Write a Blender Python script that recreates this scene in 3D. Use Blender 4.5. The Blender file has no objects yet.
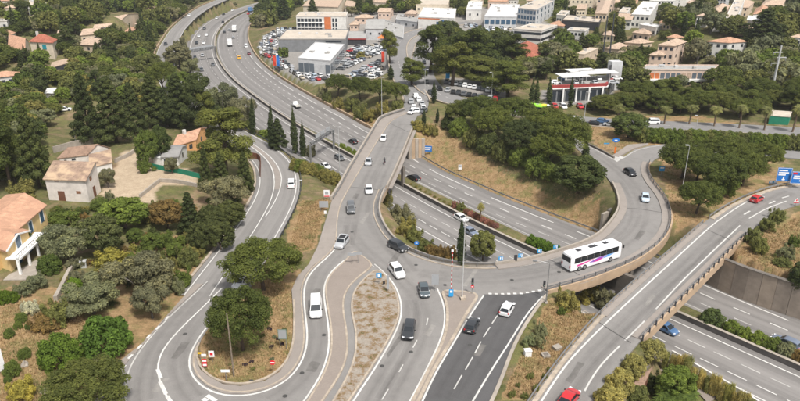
import bpy, bmesh, math, random
import numpy as np
from mathutils import Vector, Matrix
from mathutils.geometry import tessellate_polygon

# ---------------------------------------------------------------- camera, sky, sun, exposure
scene = bpy.context.scene
COL = scene.collection
CAMZ = 64.0
FPX = 660.0                                   # focal length in pixels of an 800 px wide picture
PITCH = math.atan(272.5 / FPX)                # camera looks this far below the horizon
cam_d = bpy.data.cameras.new('camera'); cam = bpy.data.objects.new('camera', cam_d); COL.objects.link(cam)
cam_d.sensor_width = 36.0; cam_d.lens = 36.0 * FPX / 800.0; cam_d.clip_start = 1.0; cam_d.clip_end = 6000.0
cam.location = (0, 0, CAMZ); cam.rotation_euler = (math.radians(90) - PITCH, 0, 0)
scene.camera = cam
SUN_EL = math.radians(58); SUN_AZ = math.radians(150)      # azimuth measured clockwise from +Y
world = bpy.data.worlds.new('World'); scene.world = world; world.use_nodes = True
wn = world.node_tree; bg = wn.nodes['Background']
sky = wn.nodes.new('ShaderNodeTexSky'); sky.sky_type = 'NISHITA'; sky.sun_disc = False
sky.sun_elevation = SUN_EL; sky.sun_rotation = SUN_AZ; sky.air_density = 1.0; sky.dust_density = 3.5; sky.ozone_density = 1.0
hs = wn.nodes.new('ShaderNodeHueSaturation'); hs.inputs['Saturation'].default_value = 0.24
wn.links.new(sky.outputs[0], hs.inputs['Color']); wn.links.new(hs.outputs[0], bg.inputs[0]); bg.inputs[1].default_value = 0.115
sun_d = bpy.data.lights.new('sun', 'SUN'); sun = bpy.data.objects.new('sun', sun_d); COL.objects.link(sun)
sun_d.energy = 2.8; sun_d.angle = math.radians(7); sun_d.color = (1.0, 0.965, 0.915)
sun_dir = Vector((math.sin(SUN_AZ) * math.cos(SUN_EL), math.cos(SUN_AZ) * math.cos(SUN_EL), math.sin(SUN_EL)))
sun.rotation_euler = sun_dir.to_track_quat('Z', 'Y').to_euler(); sun.location = (0, 0, 200)
vs = scene.view_settings; vs.view_transform = 'Standard'; vs.look = 'None'; vs.gamma = 1.0; vs.exposure = 0.55; vs.use_curve_mapping = False

random.seed(7); rng = np.random.default_rng(7)
R = math.radians
cP, sP = math.cos(PITCH), math.sin(PITCH)

def P(px, py, z=0.0):
    """where the sight line of a point of the survey photo meets the level z"""
    u = (px - 400) / FPX; v = (py - 200.5) / FPX
    t = (CAMZ - z) / (sP + v * cP)
    return np.array([u * t, (cP - v * sP) * t])

def pxm(px, py, z=0.0):
    """pixels per metre (of the 800 px picture) at that point"""
    p = P(px, py, z); return FPX / (p[1] * cP + (CAMZ - z) * sP)

def PL(pts, z=0.0): return np.array([P(a, b, z) for a, b in pts])

# ---------------------------------------------------------------- materials
def srgb(r, g, b):
    f = lambda c: (c / 255 / 12.92) if c / 255 <= 0.04045 else ((c / 255 + 0.055) / 1.055) ** 2.4
    return (f(r), f(g), f(b), 1)

MATS = {}
class NT:
    def __init__(s, name, rough=0.85, spec=0.3, metal=0.0):
        m = bpy.data.materials.new(name); m.use_nodes = True; s.m = m; s.t = m.node_tree
        s.b = s.t.nodes['Principled BSDF']; s.b.inputs['Roughness'].default_value = rough
        s.b.inputs['Specular IOR Level'].default_value = spec; s.b.inputs['Metallic'].default_value = metal
        MATS[name] = m
    def n(s, kind, **kw):
        nd = s.t.nodes.new(kind)
        for k, v in kw.items():
            if k in nd.inputs.keys(): nd.inputs[k].default_value = v
            else: setattr(nd, k, v)
        return nd
    def l(s, a, b): s.t.links.new(a, b)
    def coord(s, which='obj', scale=(1, 1, 1)):
        if which == 'geo': o = s.n('ShaderNodeNewGeometry').outputs['Position']
        else:
            tc = s.n('ShaderNodeTexCoord'); o = tc.outputs['UV' if which == 'uv' else 'Object']
        mp = s.n('ShaderNodeMapping'); mp.inputs['Scale'].default_value = scale; s.l(o, mp.inputs[0]); return mp.outputs[0]
    def noise(s, vec, scale, detail=4, rough=0.6):
        nz = s.n('ShaderNodeTexNoise'); nz.inputs['Scale'].default_value = scale; nz.inputs['Detail'].default_value = detail
        nz.inputs['Roughness'].default_value = rough; s.l(vec, nz.inputs['Vector']); return nz.outputs[0]
    def ramp(s, fac, stops):
        r = s.n('ShaderNodeValToRGB'); e = r.color_ramp.elements
        while len(e) < len(stops): e.new(0.5)
        for i, (p, c) in enumerate(stops): e[i].position = p; e[i].color = c if len(c) == 4 else (*c, 1)
        s.l(fac, r.inputs[0]); return r.outputs[0]
    def mix(s, fac, a, b, mode='MIX'):
        m = s.n('ShaderNodeMix', data_type='RGBA', blend_type=mode)
        for sock, v in ((m.inputs[0], fac), (m.inputs[6], a), (m.inputs[7], b)):
            if hasattr(v, 'is_linked'): s.l(v, sock)
            else: sock.default_value = v
        return m.outputs[2]
    def math(s, op, a, b=0.0):
        m = s.n('ShaderNodeMath', operation=op)
        for sock, v in ((m.inputs[0], a), (m.inputs[1], b)):
            if hasattr(v, 'is_linked'): s.l(v, sock)
            else: sock.default_value = v
        return m.outputs[0]
    def col(s, c):
        if hasattr(c, 'is_linked'): s.l(c, s.b.inputs['Base Color'])
        else: s.b.inputs['Base Color'].default_value = c
    def bump(s, h, strength=0.3, dist=0.05):
        b = s.n('ShaderNodeBump'); b.inputs['Strength'].default_value = strength; b.inputs['Distance'].default_value = dist
        s.l(h, b.inputs['Height']); s.l(b.outputs[0], s.b.inputs['Normal'])

def v4(c): return c if len(c) == 4 else (*c, 1)
def sc(c, k): return (c[0] * k, c[1] * k, c[2] * k, 1)

def plain(name, c, rough=0.8, var=0.15, scale=1.2, spec=0.3, metal=0.0, dirt=0.0, bump=0.0):
    """a colour broken up by grain (and, with dirt, by stains)"""
    if name in MATS: return MATS[name]
    t = NT(name, rough, spec, metal); c = v4(c); g = t.coord('geo')
    n1 = t.noise(g, scale, 5, 0.65)
    o = t.ramp(n1, [(0.3, sc(c, 1 - var)), (0.7, sc(c, 1 + var))])
    if dirt:
        n2 = t.noise(g, scale * 0.35, 6, 0.7)
        o = t.mix(t.ramp(n2, [(0.45, (0, 0, 0)), (0.72, (dirt,) * 3)]), o, sc(c, 0.45))
    t.col(o)
    if bump: t.bump(n1, bump, 0.05)
    return t.m

def asphalt(name, base, tint=(1.0, 0.97, 0.94), streak=0.25, uv=False):
    t = NT(name, 0.9, 0.25); g = t.coord('geo')
    c = (base * tint[0], base * tint[1], base * tint[2], 1)
    big = t.noise(g, 0.06, 5, 0.6); fine = t.noise(g, 7.0, 3, 0.8); mid = t.noise(g, 0.6, 5, 0.7)
    o = t.ramp(big, [(0.3, sc(c, 0.80)), (0.7, sc(c, 1.14))])
    o = t.mix(0.5, o, t.ramp(fine, [(0.25, sc(c, 0.72)), (0.75, sc(c, 1.28))]))
    o = t.mix(t.ramp(mid, [(0.46, (0, 0, 0)), (0.72, (0.5,) * 3)]), o, sc(c, 0.74))
    cr = t.noise(g, 1.7, 8, 0.85); o = t.mix(t.ramp(cr, [(0.60, (0, 0, 0)), (0.66, (0.45,) * 3)]), o, sc(c, 0.55))
    if uv:                                        # wheel tracks along the lanes
        u = t.coord('uv', (1.0, 0.012, 1)); st = t.noise(u, 1.1, 4, 0.75)
        o = t.mix(t.ramp(st, [(0.38, (streak * 1.3,) * 3), (0.6, (0, 0, 0))]), o, sc(c, 0.6))
        u2 = t.coord('uv', (1.0, 0.004, 1)); st2 = t.noise(u2, 0.45, 2, 0.5)
        o = t.mix(t.ramp(st2, [(0.4, (0, 0, 0)), (0.7, (streak * 1.5,) * 3)]), o, sc(c, 1.35))
    t.col(o); t.bump(fine, 0.25, 0.02); return t.m

asphalt('asphalt_motorway', 0.205, (1, 0.94, 0.89), 0.5, True)
asphalt('asphalt_grey', 0.232, (1, 0.945, 0.89))
asphalt('asphalt_dark', 0.1, (1, 0.97, 0.97))
asphalt('asphalt_ramp', 0.225, (1, 0.945, 0.89), 0.42, True)
asphalt('asphalt_local', 0.22, (1, 0.96, 0.93))
asphalt('pavement', 0.285, (1, 0.88, 0.78))
plain('concrete', (0.36, 0.315, 0.265), 0.9, 0.16, 0.9, dirt=0.45)
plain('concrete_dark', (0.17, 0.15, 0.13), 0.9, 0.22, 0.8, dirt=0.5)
plain('concrete_tan', (0.42, 0.305, 0.205), 0.9, 0.12, 0.7, dirt=0.4)
for _k, _c in enumerate(((0.30, 0.25, 0.205), (0.27, 0.225, 0.185), (0.325, 0.265, 0.21))): plain('wall_panel_%d' % _k, _c, 0.9, 0.2, 0.5, dirt=0.5)
plain('kerb', (0.40, 0.335, 0.265), 0.9, 0.22, 1.2, dirt=0.55)
plain('barrier_shaded', (0.115, 0.105, 0.10), 0.9, 0.25, 0.7, dirt=0.5)  # plain concrete, the shade of the barrier's face put into its base colour
plain('galvanised', (0.30, 0.30, 0.30), 0.5, 0.18, 1.5, metal=0.55)
plain('steel_dark', (0.07, 0.075, 0.085), 0.6, 0.2, 2.0, metal=0.3)
def paint(name, c, wear=0.45):
    t = NT(name, 0.75, 0.25); g = t.coord('geo'); n = t.noise(g, 3.2, 6, 0.8); n2 = t.noise(g, 0.25, 3, 0.6)
    o = t.mix(t.ramp(n, [(0.46, (0, 0, 0)), (0.66, (wear,) * 3)]), v4(c), (0.22, 0.21, 0.20, 1))
    o = t.mix(t.ramp(n2, [(0.4, (0, 0, 0)), (0.7, (wear * 0.7,) * 3)]), o, (0.28, 0.265, 0.25, 1)); t.col(o); return t.m
paint('road_paint', (0.66, 0.645, 0.61))
# soft dark wheel tracks: a stain that fades out across and along its strip
t = NT('tyre_wear', 0.85, 0.2); uvn = t.n('ShaderNodeUVMap'); sx = t.n('ShaderNodeSeparateXYZ'); t.l(uvn.outputs[0], sx.inputs[0])
nz = t.noise(t.coord('uv', (0.9, 0.05, 1)), 1.4, 4, 0.7); edge = t.ramp(t.math('ABSOLUTE', sx.outputs[0]), [(0.0, (1, 1, 1)), (1.0, (0, 0, 0))])
al = t.math('MULTIPLY', t.math('MULTIPLY', edge, t.ramp(nz, [(0.3, (0.15,) * 3), (0.7, (1, 1, 1))])), 0.19)
t.col((0.085, 0.078, 0.072, 1)); tp = t.n('ShaderNodeBsdfTransparent'); mx = t.n('ShaderNodeMixShader'); t.l(al, mx.inputs[0]); t.l(tp.outputs[0], mx.inputs[1]); t.l(t.b.outputs[0], mx.inputs[2]); t.l(mx.outputs[0], t.t.nodes['Material Output'].inputs[0])
paint('road_paint_worn', (0.55, 0.535, 0.50), 0.85)
t = NT('brick_paving', 0.9); g = t.coord('geo'); br = t.n('ShaderNodeTexBrick'); t.l(g, br.inputs['Vector'])
br.inputs['Scale'].default_value = 2.6; br.inputs['Color1'].default_value = (0.31, 0.26, 0.22, 1); br.inputs['Color2'].default_value = (0.26, 0.22, 0.19, 1)
br.inputs['Mortar'].default_value = (0.21, 0.18, 0.16, 1); br.inputs['Mortar Size'].default_value = 0.03
t.col(t.mix(t.ramp(t.noise(g, 0.5, 5, 0.7), [(0.4, (0, 0, 0)), (0.75, (0.5,) * 3)]), br.outputs[0], (0.21, 0.175, 0.15, 1)))

# ground: dry soil and grass, sand, paved yards by kind of ground (attribute colours are kinds, not light)
t = NT('ground', 0.97, 0.1); g = t.coord('geo')
at = t.n('ShaderNodeVertexColor', layer_name='kind'); sepn = t.n('ShaderNodeSeparateColor'); t.l(at.outputs[0], sepn.inputs[0])
nA = t.noise(g, 0.09, 6, 0.65); nB = t.noise(g, 0.55, 6, 0.75); nC = t.noise(g, 3.0, 4, 0.8)
green = t.ramp(nB, [(0.32, (0.075, 0.085, 0.03)), (0.5, (0.12, 0.115, 0.05)), (0.68, (0.21, 0.15, 0.085))])
dry = t.ramp(nB, [(0.30, (0.115, 0.105, 0.045)), (0.42, (0.25, 0.165, 0.085)), (0.58, (0.335, 0.225, 0.12)), (0.72, (0.42, 0.30, 0.18))])
soil = t.ramp(nB, [(0.3, (0.16, 0.105, 0.065)), (0.5, (0.25, 0.17, 0.11)), (0.7, (0.34, 0.245, 0.165))])
sand = t.ramp(nB, [(0.3, (0.36, 0.275, 0.19)), (0.7, (0.50, 0.40, 0.285))])
lot = t.ramp(nB, [(0.3, (0.23, 0.215, 0.20)), (0.7, (0.31, 0.29, 0.265))])
o = t.mix(t.ramp(nA, [(0.5, (0, 0, 0)), (0.68, (1, 1, 1))]), green, soil)
dfac = t.math('ADD', sepn.outputs[0], t.math('MULTIPLY', t.math('SUBTRACT', nA, 0.5), 1.1))
o = t.mix(t.ramp(dfac, [(0.35, (0, 0, 0)), (0.65, (1, 1, 1))]), o, dry)
# tufts of green weeds in the dry grass
o = t.mix(t.ramp(t.noise(g, 0.22, 5, 0.7), [(0.49, (0, 0, 0)), (0.62, (0.75,) * 3)]), o, (0.155, 0.155, 0.055, 1))
o = t.mix(sepn.outputs[1], o, sand); o = t.mix(sepn.outputs[2], o, lot)
o = t.mix(0.45, o, t.ramp(nC, [(0.25, (0.35, 0.35, 0.35)), (0.75, (1.55, 1.55, 1.55))]), 'MULTIPLY')
t.col(o); t.bump(nC, 0.7, 0.15)
t = NT('gravel', 0.95, 0.1); g = t.coord('geo'); nB = t.noise(g, 0.8, 6, 0.75); nC = t.noise(g, 5.0, 4, 0.8)
o = t.ramp(nB, [(0.34, (0.10, 0.10, 0.045)), (0.43, (0.22, 0.145, 0.08)), (0.52, (0.29, 0.25, 0.205)), (0.7, (0.35, 0.315, 0.27))])
t.col(t.mix(0.5, o, t.ramp(nC, [(0.25, (0.5,) * 3), (0.75, (1.4,) * 3)]), 'MULTIPLY')); t.bump(nC, 0.5, 0.08)

# ---------------------------------------------------------------- mesh helpers
class MB:
    def __init__(s): s.v = []; s.f = []; s.uv = None
    def poly(s, pts):
        i = len(s.v); s.v += [tuple(p) for p in pts]; s.f.append(tuple(range(i, i + len(pts)))); return s
    def box(s, c, d, rz=0.0):
        cx, cy, cz = c; a, b, h = d[0] / 2, d[1] / 2, d[2] / 2; co, si = math.cos(rz), math.sin(rz); i = len(s.v)
        for z in (-h, h):
            for x, y in ((-a, -b), (a, -b), (a, b), (-a, b)): s.v.append((cx + x * co - y * si, cy + x * si + y * co, cz + z))
        s.f += [(i + 3, i + 2, i + 1, i), (i + 4, i + 5, i + 6, i + 7)] + [(i + k, i + (k + 1) % 4, i + 4 + (k + 1) % 4, i + 4 + k) for k in range(4)]
        return s
    def tube(s, pts, r, n=6, cap=True):
        pts = [Vector(p) for p in pts]; rs = r if hasattr(r, '__len__') else [r] * len(pts); i0 = len(s.v)
        for k, p in enumerate(pts):
            d = (pts[min(k + 1, len(pts) - 1)] - pts[max(k - 1, 0)]).normalized()
            a = d.orthogonal().normalized() if abs(d.z) < 0.99 else Vector((1, 0, 0)); b = d.cross(a).normalized(); a = b.cross(d)
            for j in range(n):
                w = 2 * math.pi * j / n; s.v.append(tuple(p + (a * math.cos(w) + b * math.sin(w)) * rs[k]))
        for k in range(len(pts) - 1):
            for j in range(n):
                a = i0 + k * n + j; b = i0 + k * n + (j + 1) % n; s.f.append((a, b, b + n, a + n))
        if cap: s.f.append(tuple(i0 + (len(pts) - 1) * n + j for j in range(n))); s.f.append(tuple(i0 + n - 1 - j for j in range(n)))
        return s
    def mesh(s, name, mat=None, smooth=False):
        m = bpy.data.meshes.new(name); m.from_pydata(s.v, [], s.f)
        if mat: m.materials.append(MATS[mat] if isinstance(mat, str) else mat)
        if smooth: m.polygons.foreach_set('use_smooth', [True] * len(m.polygons))
        m.update(); return m
    def build(s, name, mat=None, parent=None, smooth=False, loc=(0, 0, 0), rz=0):
        o = bpy.data.objects.new(name, s.mesh(name, mat, smooth)); COL.objects.link(o); o.location = loc; o.rotation_euler.z = rz
        if parent: o.parent = parent
        return o

def link(name, mesh, parent=None, loc=(0, 0, 0), rz=0.0, scale=(1, 1, 1), rot=None):
    o = bpy.data.objects.new(name, mesh); COL.objects.link(o); o.location = loc
    o.rotation_euler = rot if rot else (0, 0, rz); o.scale = scale
    if parent: o.parent = parent
    return o

def tag(o, label=None, cat=None, group=None, kind=None):
    if label: o['label'] = label
    if cat: o['category'] = cat
    if group: o['group'] = group
    if kind: o['kind'] = kind
    return o

def thing(name, label, cat, loc=(0, 0, 0), rz=0.0, group=None):
    o = bpy.data.objects.new(name, None); COL.objects.link(o); o.location = loc; o.rotation_euler.z = rz; o.empty_display_size = 0.5
    return tag(o, label, cat, group)

_unit = {}
def unit_box(mat):
    """a 1 m cube standing on z=0, shared"""
    if mat not in _unit: _unit[mat] = MB().box((0, 0, 0.5), (1, 1, 1)).mesh('piece', mat)
    return _unit[mat]

def resample(pts, step):
    pts = np.asarray(pts, float); d = np.r_[0, np.cumsum(np.linalg.norm(np.diff(pts, axis=0), axis=1))]
    n = max(2, int(d[-1] / step) + 1); s = np.linspace(0, d[-1], n)
    return np.c_[tuple(np.interp(s, d, pts[:, k]) for k in range(pts.shape[1]))]

def smooth(pts, step=2.0, it=3, w=4):
    """round the corners of a surveyed line"""
    p = resample(pts, step)
    for _ in range(it):
        q = p.copy()
        for k in range(1, len(p) - 1):
            m = min(w, k, len(p) - 1 - k); q[k] = p[k - m:k + m + 1].mean(0)
        p = q
    return p

def normals2(p):
    d = np.gradient(p[:, :2], axis=0); d /= np.linalg.norm(d, axis=1)[:, None] + 1e-9
    return np.c_[-d[:, 1], d[:, 0]]

def offset(p, o):
    n = normals2(p); q = p.copy(); q[:, :2] += n * (np.asarray(o).reshape(-1, 1)); return q

def slab(name, pts, ztop, thick, mat, parent=None, side_mat=None):
    """a flat plate over an outline"""
    pts = [tuple(p[:2]) for p in pts]; n = len(pts)
    a = sum(pts[i][0] * pts[(i + 1) % n][1] - pts[(i + 1) % n][0] * pts[i][1] for i in range(n))
    if a < 0: pts = pts[::-1]
    tri = tessellate_polygon([[Vector((x, y, 0)) for x, y in pts]])
    v = [(x, y, ztop) for x, y in pts] + [(x, y, ztop - thick) for x, y in pts]
    f = []
    for t3 in tri:
        a, b, c = t3
        ar = (pts[b][0] - pts[a][0]) * (pts[c][1] - pts[a][1]) - (pts[c][0] - pts[a][0]) * (pts[b][1] - pts[a][1])
        if ar < 0: a, c = c, a
        f.append((a, b, c)); f.append((n + c, n + b, n + a))
    nt = len(f)
    for i in range(n): j = (i + 1) % n; f.append((i, n + i, n + j, j))
    m = bpy.data.meshes.new(name); m.from_pydata(v, [], f); m.materials.append(MATS[mat])
    if side_mat:
        m.materials.append(MATS[side_mat])
        for k in range(nt, len(f)): m.polygons[k].material_index = 1
    m.update(); o = bpy.data.objects.new(name, m); COL.objects.link(o)
    if parent: o.parent = parent
    return o

def ribbon(name, p, a, b, z, mat, parent=None, skirt=0.0):
    """a strip along line p from offset a to offset b; p may carry its own z in column 2"""
    L = offset(p[:, :2], a); Rr = offset(p[:, :2], b); n = len(p)
    zz = (p[:, 2] if p.shape[1] > 2 else np.zeros(n)) + z
    A = np.broadcast_to(np.asarray(a, float), (n,)); B = np.broadcast_to(np.asarray(b, float), (n,))
    s = np.r_[0, np.cumsum(np.linalg.norm(np.diff(p[:, :2], axis=0), axis=1))]
    v = []; uv = []
    for k in range(n):
        v += [(L[k, 0], L[k, 1], zz[k]), (Rr[k, 0], Rr[k, 1], zz[k])]; uv += [(A[k], s[k]), (B[k], s[k])]
    up = B.mean() < A.mean()
    f = [(2 * k, 2 * k + 1, 2 * k + 3, 2 * k + 2) if up else (2 * k + 1, 2 * k, 2 * k + 2, 2 * k + 3) for k in range(n - 1)]
    if skirt:
        m0 = len(v); v += [(x, y, zq - skirt) for x, y, zq in v[:m0]]; uv += uv[:m0]
        for k in range(n - 1):
            f.append((2 * k, 2 * k + 2, m0 + 2 * k + 2, m0 + 2 * k)); f.append((2 * k + 3, 2 * k + 1, m0 + 2 * k + 1, m0 + 2 * k + 3))
    m = bpy.data.meshes.new(name); m.from_pydata(v, [], f); m.materials.append(MATS[mat])
    ul = m.uv_layers.new(name='UVMap'); idx = np.empty(len(m.loops), int); m.loops.foreach_get('vertex_index', idx)
    ul.data.foreach_set('uv', np.array(uv, float)[idx].ravel()); m.update()
    o = bpy.data.objects.new(name, m); COL.objects.link(o)
    if parent: o.parent = parent
    return o

def wall_along(name, p, h, t, mat, parent=None, z=0.0, off=0.0):
    """a wall of height h and thickness t standing on line p"""
    p = np.asarray(p, float); n = len(p); zz = (p[:, 2] if p.shape[1] > 2 else np.zeros(n)) + z
    L = offset(p[:, :2], off + t / 2); Rr = offset(p[:, :2], off - t / 2); b = MB()
    for k in range(n):
        b.v += [(*L[k], zz[k]), (*Rr[k], zz[k]), (*Rr[k], zz[k] + h), (*L[k], zz[k] + h)]
    for k in range(n - 1):
        i = 4 * k; j = i + 4
        b.f += [(i + 1, j + 1, j + 2, i + 2), (i + 2, j + 2, j + 3, i + 3), (i + 3, j + 3, j, i), (i, j, j + 1, i + 1)]
    b.f += [(0, 1, 2, 3), (4 * n - 1, 4 * n - 2, 4 * n - 3, 4 * n - 4)]
    return b.build(name, mat, parent)

def line_px(pts, z, step=1.5, it=2, w=3): return smooth(PL(pts, z), step, it, w)

def dashes(name, p, o, z, length, gap, width, mat, parent, start=0.0, end=1e9):
    """painted dashes along a line, each a piece of its own"""
    q = offset(p[:, :2], o); s = np.r_[0, np.cumsum(np.linalg.norm(np.diff(q, axis=0), axis=1))]; k = start
    zc = p[:, 2] if p.shape[1] > 2 else np.zeros(len(p))
    while k + length < min(s[-1], end):
        ss = np.linspace(k, k + length, 2 if length < 8 else 6)
        seg = np.c_[np.interp(ss, s, q[:, 0]), np.interp(ss, s, q[:, 1]), np.interp(ss, s, zc)]
        ribbon(name, seg, width / 2, -width / 2, z, mat, parent); k += length + gap
# ================================================================ SURVEY LINES
ZJ = 7.0                                         # level of the junction and the bridges
MEDIAN = [(277, 1), (265, 5), (244, 12), (227.5, 21), (220, 28.5), (214.7, 37.5), (214.8, 53), (219, 63.5), (229.5, 78.5), (244.5, 90.5), (258, 100), (271.5, 109),
          (289.5, 123.5), (306, 132.5), (331.5, 146), (396.5, 182.5), (423.5, 197.5), (452, 214), (475, 227.5), (512, 245), (536, 255), (700, 324), (721.5, 336), (760.8, 354), (800, 370.5)]
_m = PL(MEDIAN, 0); _m = np.vstack([_m[0] + (_m[0] - _m[1]) * 6 + np.array([160, 0]), _m, _m[-1] + (_m[-1] - _m[-3]) * 3])
M0 = smooth(_m, 4.0, 4, 4)                        # foot of the median barrier
# far carriageway: outer edge distance from the median, station by station (by world y)
def far_outer(p):
    y = p[:, 1]
    return np.interp(y, [80, 98, 112, 125, 146, 168, 200, 226, 300, 430, 560, 700], [15.8, 16.6, 17.8, 18.6, 17.2, 16.2, 19.5, 21, 20.5, 19.5, 17, 16])
OUT = far_outer(M0)
IN = np.interp(M0[:, 1], [80, 98, 125, 146, 168, 200, 240, 300, 700], [3.6, 4.2, 5.0, 5.0, 4.2, 2.6, 1.2, 1.0, 1.0])      # inner edge of the far carriageway
NEAR = np.interp(M0[:, 1], [80, 120, 200, 300, 420, 700], [-14.0, -14.0, -14.5, -16.5, -16, -14])

LEFT_ROAD = [((211, 296), 7), ((229, 270), 6.7), ((250, 241), 6.2), ((270, 212), 5.6), ((280, 190), 5.0), ((281, 175), 4.6), ((274, 161), 4.2), ((262, 150), 4.0), ((244, 140), 4.2), ((220, 128), 4.5),
             ((193, 110), 5), ((172, 86), 5), ((164, 66), 5), ((166, 50), 5), ((177, 30), 6), ((190, 17), 7), ((205, 7), 8), ((226, -2), 9)]
_l = np.array([(*P(a[0], a[1], z), z) for a, z in LEFT_ROAD]); LR = smooth(_l, 3.0, 3, 3)
LRW = np.interp(LR[:, 1], [95, 130, 160, 210, 330], [5.6, 5.4, 5.4, 4.6, 4.2])

def road3(pts, step=3.0): return smooth(np.array([(*P(a, b, z), z) for a, b, z in pts]), step, 3, 3)
N1 = road3([(411, 113, 7), (418, 108, 7), (420, 102, 7), (416, 95, 7), (407, 84, 6.6), (401, 72, 6), (398, 60, 6), (397, 47, 6), (402, 38, 6.5), (420, 30, 7.5), (470, 22, 10)])
N2 = road3([(427, 38, 6.5), (424, 55, 6.7), (421, 72, 7), (424, 82, 7), (433, 92, 7), (447, 99, 7), (465, 105, 7), (500, 110, 7), (540, 115, 7), (580, 121, 7), (610, 124, 7), (660, 125, 7), (720, 127, 7.3), (790, 131, 7.8), (860, 136, 8)])
N3 = road3([(678, 148, 7), (720, 148.5, 7), (760, 151, 7), (800, 154, 7), (860, 160, 7)])
D_L = [(510, 432), (530, 400), (551, 370), (573.5, 343), (586, 327.5), (607, 306.5), (635, 282), (662, 258.5), (695, 230), (707, 219.5), (720.5, 209), (743, 198.5), (767, 188), (795.5, 183.5), (840, 181)]
D_R = [(578, 432), (597.5, 398), (617, 367), (638, 342), (660, 319.5), (699.5, 281), (743, 236.5), (755, 226.5), (770, 216.5), (792.5, 204), (840, 195)]

def closed(a, b): return np.vstack([a, b[::-1]])
B_DECK = [(332, 200), (340, 187), (349, 170), (365, 144), (380, 119), (412, 131.5), (404, 150), (396, 169), (386, 190), (381, 200)]
B_APP = [(380, 119), (386, 116.5), (404, 111), (411, 106), (427, 107), (424, 113), (417.5, 115.5), (413, 124), (412, 131.5)]
J_POLY = [(332, 200), (322.5, 230), (317.5, 246.5), (308.5, 264.5), (297, 277), (291.5, 290), (293, 305), (294, 320), (294, 340), (290, 358), (279.5, 373), (264.5, 382), (240.5, 387), (222.5, 385), (207.5, 376.5), (200, 370),
          (196, 360), (197, 350), (201, 340), (221, 307), (200, 284), (195, 284), (161, 322.7), (141, 345), (118, 363), (102, 385), (90, 410), (86, 440), (474, 440), (491.5, 400), (503.5, 370), (513, 343), (530, 315), (547, 293),
          (560, 289), (587.5, 282), (542.5, 257), (520, 262.5), (498.5, 265), (482, 266.7), (462.5, 266), (432.5, 260), (413, 252.5), (396.5, 243.5), (386, 230), (380, 215), (379.5, 205), (381, 200)]
C_SPAN = [(542.5, 257), (568, 249), (593.5, 240), (605, 229.5), (613, 219), (617.5, 212), (619, 207), (672, 213), (673, 222), (668, 236), (661, 244.5), (653, 251), (643, 258.5), (630.5, 265), (603.5, 276), (587.5, 282)]
C_TOP = [(619, 207), (617.5, 196.5), (611.5, 183), (600, 169), (588, 158.5), (575, 147), (555, 135), (535, 124), (545, 120), (570, 135.5), (587, 144), (607.5, 154), (616.5, 161.5), (621, 158.5), (634.5, 149.5), (648, 146), (666, 144), (682, 145),
         (682, 152), (666, 153), (654, 160), (648, 167), (651, 179), (658, 187.5), (667, 198), (672, 213)]
DL = smooth(PL(D_L, ZJ), 2.0, 2, 3); DR = smooth(PL(D_R, ZJ), 2.0, 2, 3)
def cut(p, y0, y1): return p[(p[:, 1] >= y0) & (p[:, 1] <= y1)]
D_Y0L, D_Y1L = P(600, 313, ZJ)[1], P(703, 223, ZJ)[1]
D_Y0R, D_Y1R = P(640, 340, ZJ)[1], P(743, 236.5, ZJ)[1]
D_SOUTH = closed(DL[DL[:, 1] <= D_Y0L + 1], DR[DR[:, 1] <= D_Y0R + 1])
D_NORTH = closed(DL[DL[:, 1] >= D_Y1L - 1], DR[DR[:, 1] >= D_Y1R - 1])

# ================================================================ GROUND: heights between the surveyed roads and points
def ring(pts, step=2.0):
    p = np.vstack([pts, pts[:1]]); return resample(p, step)
FEATS = []
def feat(poly, z, step=2.0, zs=None, drop=0.3, pw=1.0):
    """poly (n,2): ground lies level with z inside; zs gives z for each outline point"""
    poly = np.asarray(poly, float)
    if zs is None: r = ring(poly, step); r = np.c_[r, np.full(len(r), z)]
    else: r = ring(np.c_[poly, zs], step)
    FEATS.append(dict(poly=poly, r=r.astype(np.float32), drop=drop, pw=pw))
MW_POLY = closed(offset(M0, OUT + 1.2), offset(M0, NEAR - 1.2))
feat(MW_POLY, 0.0, 4.0)
feat(PL(J_POLY, ZJ), ZJ); feat(PL(B_APP, ZJ), ZJ); feat(PL(C_TOP, ZJ), ZJ)
feat(D_SOUTH, ZJ); feat(D_NORTH, ZJ)
def feat_road(p, hw, drop=0.3):
    n = len(p); a = offset(p[:, :2], hw); b = offset(p[:, :2], -np.asarray(hw)); feat(closed(a, b), 0, 3.0, np.r_[p[:, 2], p[::-1, 2]], drop)
feat_road(LR, LRW + 0.8); feat_road(N1, 4.6); feat_road(N2, 5.4); feat_road(N3, 4.2)
LOT = [(258, 50), (262, 38), (276, 29), (300, 28), (345, 33), (372, 30), (395, 36), (394, 76), (370, 80), (330, 83), (316, 84), (298, 79), (278, 68)]
feat(PL(LOT, 2.6), 2.6, 4.0, drop=0)
PARK2 = [(441, 80), (447, 91), (465, 97), (506, 99), (506, 88), (470, 80), (452, 77)]
feat(PL(PARK2, 7), 7, drop=0)
YARD = [(106, 196), (150, 200), (160, 186), (196, 184), (196, 172), (150, 160), (136, 150), (122, 152), (112, 176)]
feat(PL(YARD, 8.6), 8.6, drop=0)
PLOT_R = [(727, 262.5), (747, 243), (770, 224), (800, 213), (850, 205), (850, 296), (800, 280.5), (760, 270.5)]
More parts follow.
